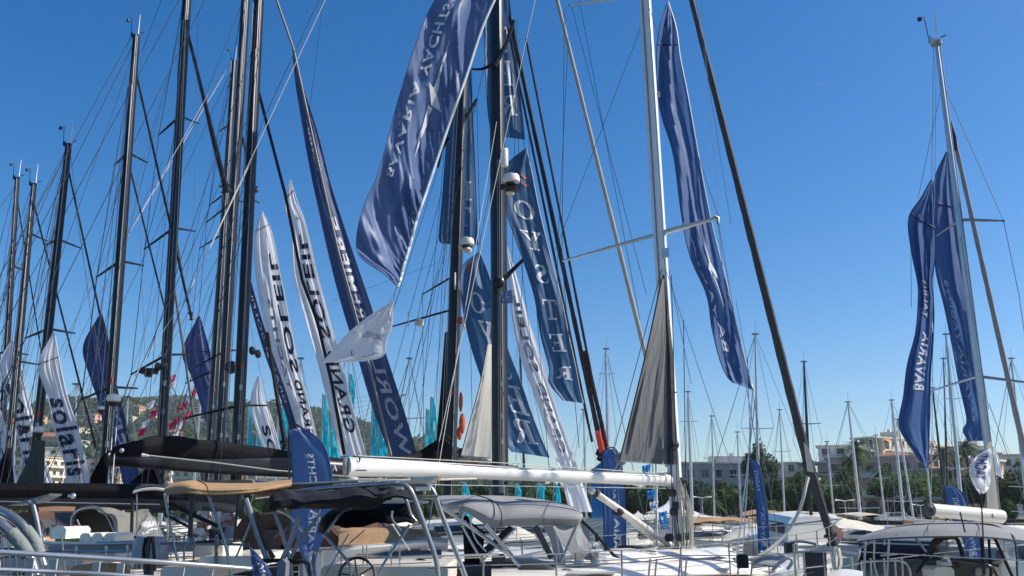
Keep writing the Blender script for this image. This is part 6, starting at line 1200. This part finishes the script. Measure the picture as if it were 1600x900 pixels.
# motor boat with tan cover just behind
L = Vector((P(600, 800, 15).x, 15, 0)); tb = thing('motor_boat', 'white motor boat with taut tan cover and long dark windows behind the near yacht', 'motor boat', L)
h, d, at = hullmesh((P(610, 800, 15.5).x, 15.8, 0), R(3), 8, 3, 1.5, 1.8, full=.9); part('hull', h, white, tb); part('deck', d, white, tb)
sheet(tb, 'tan_cover', [[(528, 852, 14.6), (560, 851, 14.5), (610, 849, 14.5), (660, 842, 14.6), (690, 840, 14.8)], [(530, 838, 14.9), (560, 832, 14.9), (610, 829, 14.9), (650, 828, 14.9), (686, 834, 15)], [(531, 826, 15.6), (560, 824, 15.6), (610, 822, 15.6), (650, 824, 15.6), (684, 832, 15.6)]], canvas_t, .02, wr=.03)
sheet(tb, 'cabin_roof', [[(528, 878, 14.3), (560, 868, 14.2), (610, 862, 14.2), (660, 857, 14.3), (700, 862, 14.4)], [(528, 862, 14.3), (560, 855, 14.2), (610, 851, 14.2), (660, 845, 14.3), (700, 846, 14.4)], [(528, 853, 14.7), (560, 850, 14.7), (610, 847, 14.7), (660, 842, 14.7), (700, 842, 14.8)]], white, .03)
sheet(tb, 'window', [[(545, 893, 14.15), (600, 893, 14.1), (690, 890, 14.2)], [(548, 877, 14.2), (600, 863, 14.15), (690, 859, 14.25)]], glassd, .02)
# brown covered boat part behind black frames
bk = thing('covered_boat', 'boat wrapped in dark brown cover behind the slanting frames', 'boat', Vector((P(440, 900, 16).x, 16, 0)))
h, d, at = hullmesh((P(440, 800, 16).x, 16.4, 0), R(175), 6.5, 2.6, 1.5, 1.8, full=.9); part('hull', h, white, bk)
sheet(bk, 'brown_cover', [[(426, 846, 15), (450, 830, 15), (475, 812, 15), (500, 808, 15), (540, 862, 15)], [(428, 834, 16.6), (452, 820, 16.6), (476, 806, 16.6), (500, 803, 16.6), (540, 846, 16.6)]], canvas_b, .03, wr=.06); panel(bk, 'cover_side', [(426, 846), (450, 832), (475, 814), (500, 810), (528, 838), (528, 862), (426, 850)], 14.98, .03, canvas_b)
panel(bk, 'grey_screen', [(472, 862), (526, 860), (526, 905), (474, 905)], 13, .04, greyhull)
# ----- grey canopy and sprayhood of the white yacht (parts of it)
sheet(yD.root, 'canopy', [[(690, 793, 14.2), (722, 798, 14.0), (745, 811, 13.9), (768, 824, 13.9), (800, 822, 13.9), (850, 821, 14.0), (898, 822, 14.1), (909, 813, 14.3)], [(690, 786, 14.2), (724, 788, 14.0), (752, 797, 13.9), (776, 808, 13.85), (805, 806, 13.85), (850, 806, 13.9), (902, 808, 14.0), (911, 805, 14.3)], [(680, 779, 14.6), (730, 779, 14.4), (766, 784, 14.3), (784, 792, 14.2), (810, 790, 14.2), (855, 791, 14.3), (896, 796, 14.4), (909, 800, 14.6)], [(640, 777, 15.6), (700, 774, 15.5), (760, 774, 15.4), (795, 775, 15.4), (830, 778, 15.4), (862, 783, 15.4), (888, 789, 15.4), (905, 796, 15.5)]], canvas_g, .03)
T(yD.root, 'canopy_seam', [(745, 773, 15.4), (772, 784, 14.25), (783, 800, 13.83), (783, 822, 13.86)], 14, 1.0, canvas_gd)
for pts, r_ in [([(690, 792), (735, 824), (780, 856)], 3.2), ([(758, 820), (792, 860), (828, 905)], 3.4), ([(725, 800), (722, 818), (738, 850), (758, 884)], 2.2), ([(733, 806), (742, 840), (760, 862)], 1.6), ([(806, 825), (780, 850), (750, 880)], 1.8), ([(901, 820), (888, 850), (866, 905)], 2), ([(780, 856), (800, 868)], 3)]: T(yD.root, 'canopy_frame', pts, 13.6, r_, steel, sm=len(pts) > 2)
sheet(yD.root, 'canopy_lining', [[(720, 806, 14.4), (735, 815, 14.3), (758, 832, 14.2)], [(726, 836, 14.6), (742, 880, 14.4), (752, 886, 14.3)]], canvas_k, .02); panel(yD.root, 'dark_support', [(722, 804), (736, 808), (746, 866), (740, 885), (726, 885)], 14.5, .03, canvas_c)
T(yD.root, 'canopy_strap', [(800, 824), (776, 846), (744, 872)], 14, 5, canvas_c, sm=False); T(yD.root, 'canopy_strap', [(836, 822), (850, 848), (862, 872)], 14, 4.5, canvas_gd)
# sprayhood sides with clear windows
sheet(yD.root, 'sprayhood_side', [[(848, 822, 13.9), (862, 850, 13.8), (868, 900, 13.7)], [(864, 822, 13.8), (880, 858, 13.7), (884, 900, 13.6)]], canvas_g, .02)
sheet(yD.root, 'sprayhood_side', [[(908, 812, 14.3), (900, 830, 14.2), (893, 868, 14.0)], [(922, 822, 14.4), (922, 845, 14.3), (926, 876, 14.1)]], canvas_g, .02)
sheet(yD.root, 'sprayhood_front', [[(864, 822, 13.9), (872, 836, 13.9), (886, 858, 13.9), (912, 873, 13.9), (926, 875, 13.9)], [(905, 812, 14.3), (902, 826, 14.1), (900, 840, 14.0), (908, 858, 13.95), (926, 862, 13.95)]], canvas_g, .02)
sheet(yD.root, 'sprayhood_base', [[(868, 884, 13.5), (900, 882, 13.6), (940, 880, 13.8), (973, 884, 14.2)], [(870, 900, 13.4), (905, 898, 13.5), (940, 892, 13.7), (972, 888, 14.2)]], canvas_g, .02)
sheet(yD.root, 'clear_window', [[(868, 834, 13.75), (872, 860, 13.7), (876, 882, 13.6)], [(884, 850, 13.75), (900, 870, 13.7), (905, 880, 13.65)]], vinyl, .008, wr=.02); sheet(yD.root, 'clear_window', [[(894, 828, 14.05), (898, 846, 14.0), (908, 860, 14.0)], [(908, 826, 14.2), (910, 840, 14.2), (912, 862, 14.1)]], vinyl, .008)
sheet(yD.root, 'clear_window', [[(924, 828, 14.3), (930, 850, 14.2), (934, 878, 14.0)], [(936, 840, 14.4), (948, 858, 14.3), (962, 880, 14.2)]], vinyl, .008, wr=.03); sheet(yD.root, 'clear_window', [[(788, 824, 14.6), (788, 850, 14.5), (788, 874, 14.5)], [(846, 822, 14.5), (850, 848, 14.5), (856, 874, 14.4)]], mat('pale_vinyl_window', (.6, .6, .6), .15, alpha=.12), .008)
T(yD.root, 'sprayhood_edge', [(908, 812, 14.3), (930, 834, 14.3), (958, 866, 14.3), (988, 890, 14.3)], 14.3, 2.2, canvas_c)
for x, y_ in ((932, 840), (946, 855)): part('clip', M().box(P(x, y_, 14.1), (.05, .05, .12)), dark, yD.root)
sheet(yD.root, 'cabin_top', [[(768, 905, 12.4), (860, 905, 12.7), (1000, 900, 13.6), (1130, 896, 15.2), (1238, 897, 16.8)], [(768, 893, 13.0), (860, 890, 13.3), (1000, 880, 14.2), (1130, 877, 15.7), (1236, 890, 17.1)], [(768, 886, 14.0), (860, 884, 14.3), (1000, 874, 15.2), (1120, 870, 16.6), (1200, 876, 17.4)]], white, .03)
T(yD.root, 'handrail', [(880, 884), (1000, 878), (1060, 872), (1150, 878), (1220, 886)], 13.2, .9, steel); 
for x in (1016, 1026, 1063, 1073, 1155, 1176): T(yD.root, 'stanchion', [(x, 873), (x - 3, 905)], 13.1, 1.4, steel, sm=False)
seatbox(yD.root, 'dark_cockpit', 700, 884, 870, 905, 13.8, 1.2, mat('dark_cockpit_cushion', (.03, .035, .05), .7)); seatbox(yD.root, 'navigation_box', 768, 866, 790, 884, 13.7, .2, dark); T(yD.root, 'cockpit_rail', [(786, 850), (800, 848), (850, 846)], 14.4, 1, alu); T(yD.root, 'hose_coil', [(808, 900), (820, 888), (850, 886), (872, 900)], 13.3, 5, rubber)
seatbox(yD.root, 'fender_box', 1154, 866, 1169, 888, 12.9, .1, canvas_c)
T(yD.root, 'lifeline', [(540, 905), (700, 886), (870, 880), (1010, 872), (1060, 868), (1180, 868), (1262, 862)], 13.0, .7, steel)
# white tender and rail clutter right of the white mast
td = thing('tender', 'small white upturned tender lying on deck right of the white mast foot', 'tender', Vector(P(1110, 885, 18)))
rows = []
for x, yt, yb, w_ in ((1072, 864, 882, .25), (1090, 858, 880, .42), (1110, 855, 876, .48), (1128, 854, 870, .4), (1142, 856, 864, .15)):
    a, b = P(x, yt, 18), P(x, yb, 18); c = (a + b) / 2; hh_ = (a.z - b.z) / 2; rows.append([c + Vector((0, w_ * math.cos(k * .5236), hh_ * math.sin(k * .5236))) for k in range(13)])
m = M().grid(rows); m.add(rows[0][:-1], [tuple(range(12))]); m.add(rows[-1][:-1], [tuple(range(12))]); part('hull', m, white, td); T(td, 'rubbing_strake', [(1074, 874), (1110, 868), (1141, 861)], 17.5, 1.2, mat('lilac_grey_cloth', (.4, .38, .42)))
mo = thing('mooring_rope', 'thick cream rope hanging in a curve from the dark furled forestay', 'rope', Vector(P(1160, 876, 14.2)))
T(mo, 'rope_strand', [(1262, 745, 14.6), (1252, 790, 14.5), (1232, 828, 14.4), (1205, 856, 14.3), (1180, 871, 14.2), (1158, 876, 14.2)], 14.4, 2.4, wire_l); T(mo, 'rope_strand', [(1264, 746, 14.6), (1247, 800, 14.5), (1226, 836, 14.4), (1200, 862, 14.3), (1172, 876, 14.2)], 14.45, 1.8, wire_l)
gs = thing('covered_rail_seat', 'grey fabric cover stretched over a rail seat right of the small upturned tender', 'seat', Vector(P(1205, 900, 15)))
sheet(gs, 'grey_cover', [[(1176, 882, 14.5), (1190, 866, 14.6), (1222, 866, 14.6), (1230, 872, 14.6)], [(1176, 889, 14.2), (1195, 886, 14.2), (1212, 886, 14.2), (1228, 876, 14.2)]], canvas_g, .02, wr=.03); T(gs, 'bow_tube', [(1206, 892), (1222, 876), (1232, 872), (1238, 878), (1230, 890)], 14.1, 2.6, alu)
rp = thing('rail_panel', 'dark mesh panel on the rail below the furled forestay foot', 'panel', Vector(P(1275, 905, 13.4)))
panel(rp, 'mesh', [(1256, 863), (1291, 863), (1293, 908), (1259, 908)], 13.4, .03, mat('dark_mesh_panel', (.05, .055, .07), .8)); T(rp, 'panel_line', [(1257, 888), (1292, 884)], 13.38, .8, white); 
for x, ly in ((1255, 862), (1286, 858), (1240, 850), (1330, 870)): T(rp, 'frame_post', [(x, ly), (x + 4, 908)], 13.35, 1.8, steel, sm=False)
T(rp, 'top_rail', [(1240, 863), (1300, 860), (1345, 866)], 13.35, 1.6, steel)
rc = thing('rope_coil', 'cream rope coiled over the rail right of the dark mesh panel', 'rope', Vector(P(1312, 900, 13.2))); rg = random.Random(9)
for k in range(9): T(rc, 'rope_loop', [(1304 + rg.uniform(-2, 3), 854), (1300 + rg.uniform(0, 5), 876), (1305 + rg.uniform(0, 5), 893 + rg.uniform(-4, 5)), (1312 + rg.uniform(0, 6), 880), (1308 + rg.uniform(-2, 4), 856)], 13.2 + .01 * k, 1.1, wire_l, 6)
fs = thing('floating_pontoon', 'pale stern platform under the coiled rope at the bottom right', 'pontoon', Vector(P(1320, 905, 12)))
sheet(fs, 'deck', [[(1290, 908, 12), (1320, 908, 12), (1352, 908, 12)], [(1296, 892, 13), (1322, 889, 13), (1350, 893, 13)]], white, .1)
gb = thing('moored_stern', 'grey white boat stern with black side frame left of the forestay foot', 'boat', Vector((P(1265, 860, 32).x, 32, 0)))
h, d, at = hullmesh((P(1268, 860, 32).x, 34, 0), R(85), 7, 2.4, 1.35, 1.5, full=.98); part('hull', h, white_d, gb); part('deck', d, white_d, gb)
seatbox(gb, 'black_frame', 1230, 848, 1242, 872, 30, .3, dark); T(gb, 'stern_tube', [(1243, 850), (1247, 890)], 29.9, 2, steel, sm=False); T(gb, 'stern_tube', [(1232, 848), (1252, 846), (1275, 850)], 29.9, 2, steel)
# ----- right yacht canopies (parts of it)
sheet(yE.root, 'canopy', [[(1338, 846, 10.6), (1380, 841, 10.3), (1450, 838, 10.1), (1530, 838, 10.1), (1580, 842, 10.2), (1640, 850, 10.4)], [(1345, 838, 10.8), (1390, 829, 10.5), (1450, 824, 10.3), (1530, 823, 10.3), (1580, 830, 10.4), (1640, 845, 10.6)], [(1372, 829, 11.4), (1400, 822, 11.2), (1450, 818, 11.1), (1520, 818, 11.1), (1570, 823, 11.2), (1640, 842, 11.4)], [(1395, 824, 12.2), (1420, 819, 12.1), (1460, 815, 12), (1510, 815, 12), (1560, 819, 12.1), (1640, 838, 12.4)]], canvas_g, .02)
T(yE.root, 'canopy_edge', [(1340, 847, 10.55), (1380, 842, 10.25), (1450, 839, 10.05), (1530, 839, 10.05), (1585, 844, 10.2)], 10.2, 1.3, canvas_gd); T(yE.root, 'canopy_edge', [(1366, 832, 11), (1400, 824, 10.9), (1450, 819, 10.8), (1540, 819, 10.8), (1570, 830, 10.4), (1586, 846, 10.2), (1590, 905, 10.1)], 10.5, 1.6, canvas_gd)
for pts, r_ in [([(1352, 846), (1350, 905)], 1.8), ([(1389, 842), (1386, 905)], 1.6), ([(1366, 844), (1366, 880), (1372, 905)], 1.4), ([(1430, 840), (1447, 862)], 1.8), ([(1461, 858), (1432, 895)], 2.2), ([(1340, 858), (1362, 846)], 1.8), ([(1553, 838), (1574, 884), (1584, 905)], 2.4), ([(1534, 840), (1538, 905)], 2.6), ([(1545, 842), (1549, 905)], 2), ([(1512, 838), (1506, 860)], 1.2)]: T(yE.root, 'canopy_frame', pts, 10.2, r_, steel if r_ < 2 else canvas_c, sm=len(pts) > 2)
# sprayhood arch with clear window
T(yE.root, 'sprayhood_arch', [(1445, 880), (1450, 862), (1462, 846), (1485, 838), (1495, 842), (1502, 860), (1506, 880)], 10.9, 3.2, canvas_gd)
sheet(yE.root, 'sprayhood_top', [[(1449, 868, 10.9), (1452, 850, 10.9), (1464, 838, 10.9), (1490, 834, 10.9)], [(1456, 866, 11), (1462, 852, 11), (1474, 843, 11), (1490, 840, 11)]], canvas_gd, .02)
sheet(yE.root, 'clear_window', [[(1454, 870, 10.95), (1464, 852, 10.95), (1484, 843, 10.95)], [(1478, 871, 11), (1486, 860, 11), (1492, 848, 11)], [(1503, 872, 11), (1501, 860, 11), (1494, 846, 11)]], vinyl, .008, wr=.03)
sheet(yE.root, 'clear_window', [[(1556, 842, 10.2), (1566, 862, 10.2), (1578, 885, 10.2)], [(1572, 842, 10.3), (1584, 862, 10.3), (1590, 885, 10.3)]], vinyl, .008)
seatbox(yE.root, 'engine_hump', 1424, 880, 1520, 905, 10.6, .9, mat('dark_grey_cushion', (.07, .07, .075), .8), .12); seatbox(yE.root, 'instrument_pod', 1470, 872, 1486, 884, 10.4, .1, white); seatbox(yE.root, 'cockpit_locker', 1461, 886, 1490, 905, 10.2, .3, white_d)
seatbox(yE.root, 'coaming', 1500, 876, 1570, 888, 10.5, .4, canvas_gd); T(yE.root, 'coaming_tube', [(1440, 880, 10.3), (1452, 874, 10.3), (1500, 876, 10.3), (1560, 884, 10.3)], 10.3, 2, dark); part('winch', M().lathe(P(1478, 878, 10.1), [(.05, 0), (.04, .03), (.055, .06), (.02, .08)], 12), steel, yE.root)
wheel(yE.root, 1540, 902, 18, 9.9, dark); T(yE.root, 'stern_rail', [(1345, 878), (1400, 876), (1418, 884), (1424, 905)], 10.0, 1.6, steel)
for x in (1360, 1381, 1398, 1409): T(yE.root, 'stanchion', [(x, 872), (x + 2, 905)], 10.0, 1.5, steel, sm=False)
for pts in ([(1500, 800), (1508, 832)], [(1533, 770), (1536, 838), (1540, 905)]): T(yE.root, 'aerial', pts, 10.0, 1.2, dark, sm=False)
T(yE.root, 'grab_rail', [(1376, 868), (1402, 866)], 10.0, 1.2, steel, sm=False); T(yE.root, 'lifeline', [(1345, 862), (1450, 868), (1600, 876)], 9.9, .8, steel)
seatbox(yE.root, 'side_deck', 1566, 878, 1640, 905, 10.3, .6, white)

# cream tarpaulins over boats moored across the water
def tarp(label, xs, Yd, ma):
    t = thing('boat_tarpaulin', label, 'tarpaulin', Vector((P(xs[0][0], 840, Yd).x, Yd, 1.2)), 'cream tarpaulins over moored boats')
    sheet(t, 'cover', [[(x, yb, Yd - 1.4) for x, yt, yb in xs], [(x, (yt * 2 + yb) / 3, Yd - .5) for x, yt, yb in xs], [(x, yt, Yd) for x, yt, yb in xs], [(x, yt + 3, Yd + 1.2) for x, yt, yb in xs]], ma, .02, wr=.12, seed=len(label))
    for x, yt, yb in xs[::2]: T(t, 'support_pole', [(x, yt + 1), (x, yb + 18)], Yd - .3, .8, alu, sm=False)
tarp('big cream tarpaulin peaked over a boat just behind the furled forestay foot', [(1290, 812, 828), (1304, 806, 826), (1325, 810, 826), (1350, 817, 828), (1382, 824, 834)], 50, canvas_w)
tarp('small cream tarpaulin with a pointed peak left of the furled forestay', [(1222, 826, 832), (1240, 818, 830), (1247, 806, 828), (1258, 818, 830), (1278, 824, 832)], 51, canvas_w)
tarp('cream tarpaulin sloping down behind the narrow blue feather flag', [(1128, 838, 846), (1150, 826, 842), (1172, 818, 838), (1205, 822, 838), (1222, 830, 840)], 49, canvas_w)
tarp('brown and tan tarpaulin left of the forestay foot', [(1270, 832, 842), (1285, 822, 840), (1300, 818, 838), (1318, 830, 842)], 48, canvas_b)
tarp('long low tan awning right of the white mast', [(1080, 812, 817), (1110, 808, 814), (1140, 809, 814), (1178, 811, 816)], 53, canvas_t)
tarp('raised tan flybridge awning behind the narrow blue feather flag', [(1160, 800, 806), (1178, 797, 804), (1205, 797, 804), (1222, 800, 806)], 54, canvas_t)

# deck detail on the white yacht: non-slip panels, hatches, winches, coils
nons = mat('grey_nonslip_panel', (.5, .5, .47), .95, bump=.6, bscale=60)
for k, (x0, x1, y0, y1, Yk) in enumerate([(890, 960, 891, 896, 13.2), (1090, 1140, 884, 889, 15.3), (1160, 1212, 887, 892, 16.3)]):
    sheet(yD.root, 'nonslip_panel', [[(x0 - 4, y1, Yk - .3), ((x0 + x1) / 2, y1, Yk - .15), (x1, y1, Yk)], [(x0, y0, Yk + .1), ((x0 + x1) / 2, y0, Yk + .25), (x1 + 4, y0, Yk + .4)]], nons, .012)
part('deck_hatch', M().box(P(1120, 874, 16.2), (.55, .5, .07), rz=R(38)), glassd, yD.root); part('deck_hatch', M().box(P(985, 880, 14.6), (.5, .45, .07), rz=R(38)), glassd, yD.root)
for x, y_, Yk in ((905, 884, 13.6), (930, 882, 13.9), (1035, 874, 15.6), (1092, 872, 16.2)): part('winch', M().lathe(P(x, y_, Yk), [(.08, 0), (.07, .06), (.06, .12), (.08, .17), (.03, .18)], 12), steel, yD.root)
for k in range(5): T(yD.root, 'deck_line', [(955 + k * 4, 886 - k, 13.9), (1000 + k * 3, 880 - k * .5, 14.6), (1052, 872 - k * .5, 15.9)], 14, .5, [wire_l, rope_r, wire_d, sky_c, wire_l][k], 5)
for x, y_, Yk in ((1150, 872, 16.7), (1015, 878, 15)): part('rope_bundle', M().tube([P(x, y_, Yk) + Vector((.13 * math.cos(a * .5), .13 * math.sin(a * .5), .006 * a)) for a in range(40)], .013, 5), wire_l, yD.root)
# seams and zips on the big canopies
for pts in ([(850, 821, 13.96), (850, 806, 13.86), (855, 791, 14.26), (862, 783, 15.3)], [(722, 798, 13.96), (724, 788, 13.96), (730, 779, 14.36), (745, 774, 15.3)]): T(yD.root, 'canopy_seam', pts, 14, .45, canvas_gd, 5)
for pts in ([(1450, 838, 10.06), (1450, 824, 10.26), (1452, 818, 11.0), (1460, 815, 11.9)], [(1530, 838, 10.06), (1530, 823, 10.26), (1522, 818, 11.0), (1512, 815, 11.9)]): T(yE.root, 'canopy_seam', pts, 10, .45, canvas_gd, 5)
for k in range(4): part('canopy_snap', M().ball(P(1400 + 45 * k, 836, 10.15), .012, 6), steel, yE.root)

# ---------------------------------------------------------------- summer haze over the whole harbour
hz = M().box((-100, 690, 75), (1900, 1500, 156))
hm_ = bpy.data.materials.new('summer_haze'); hm_.use_nodes = True; hn = hm_.node_tree; hn.nodes.clear()
ho = hn.nodes.new('ShaderNodeOutputMaterial'); pv = hn.nodes.new('ShaderNodeVolumePrincipled'); pv.inputs['Color'].default_value = (.85, .92, 1, 1); pv.inputs['Density'].default_value = .00017; pv.inputs['Anisotropy'].default_value = .2
hn.links.new(pv.outputs[0], ho.inputs['Volume'])
single('haze', hz, hm_, 'thin pale summer haze hanging over the harbour and the far hill', 'haze', kind='stuff', smooth=False)
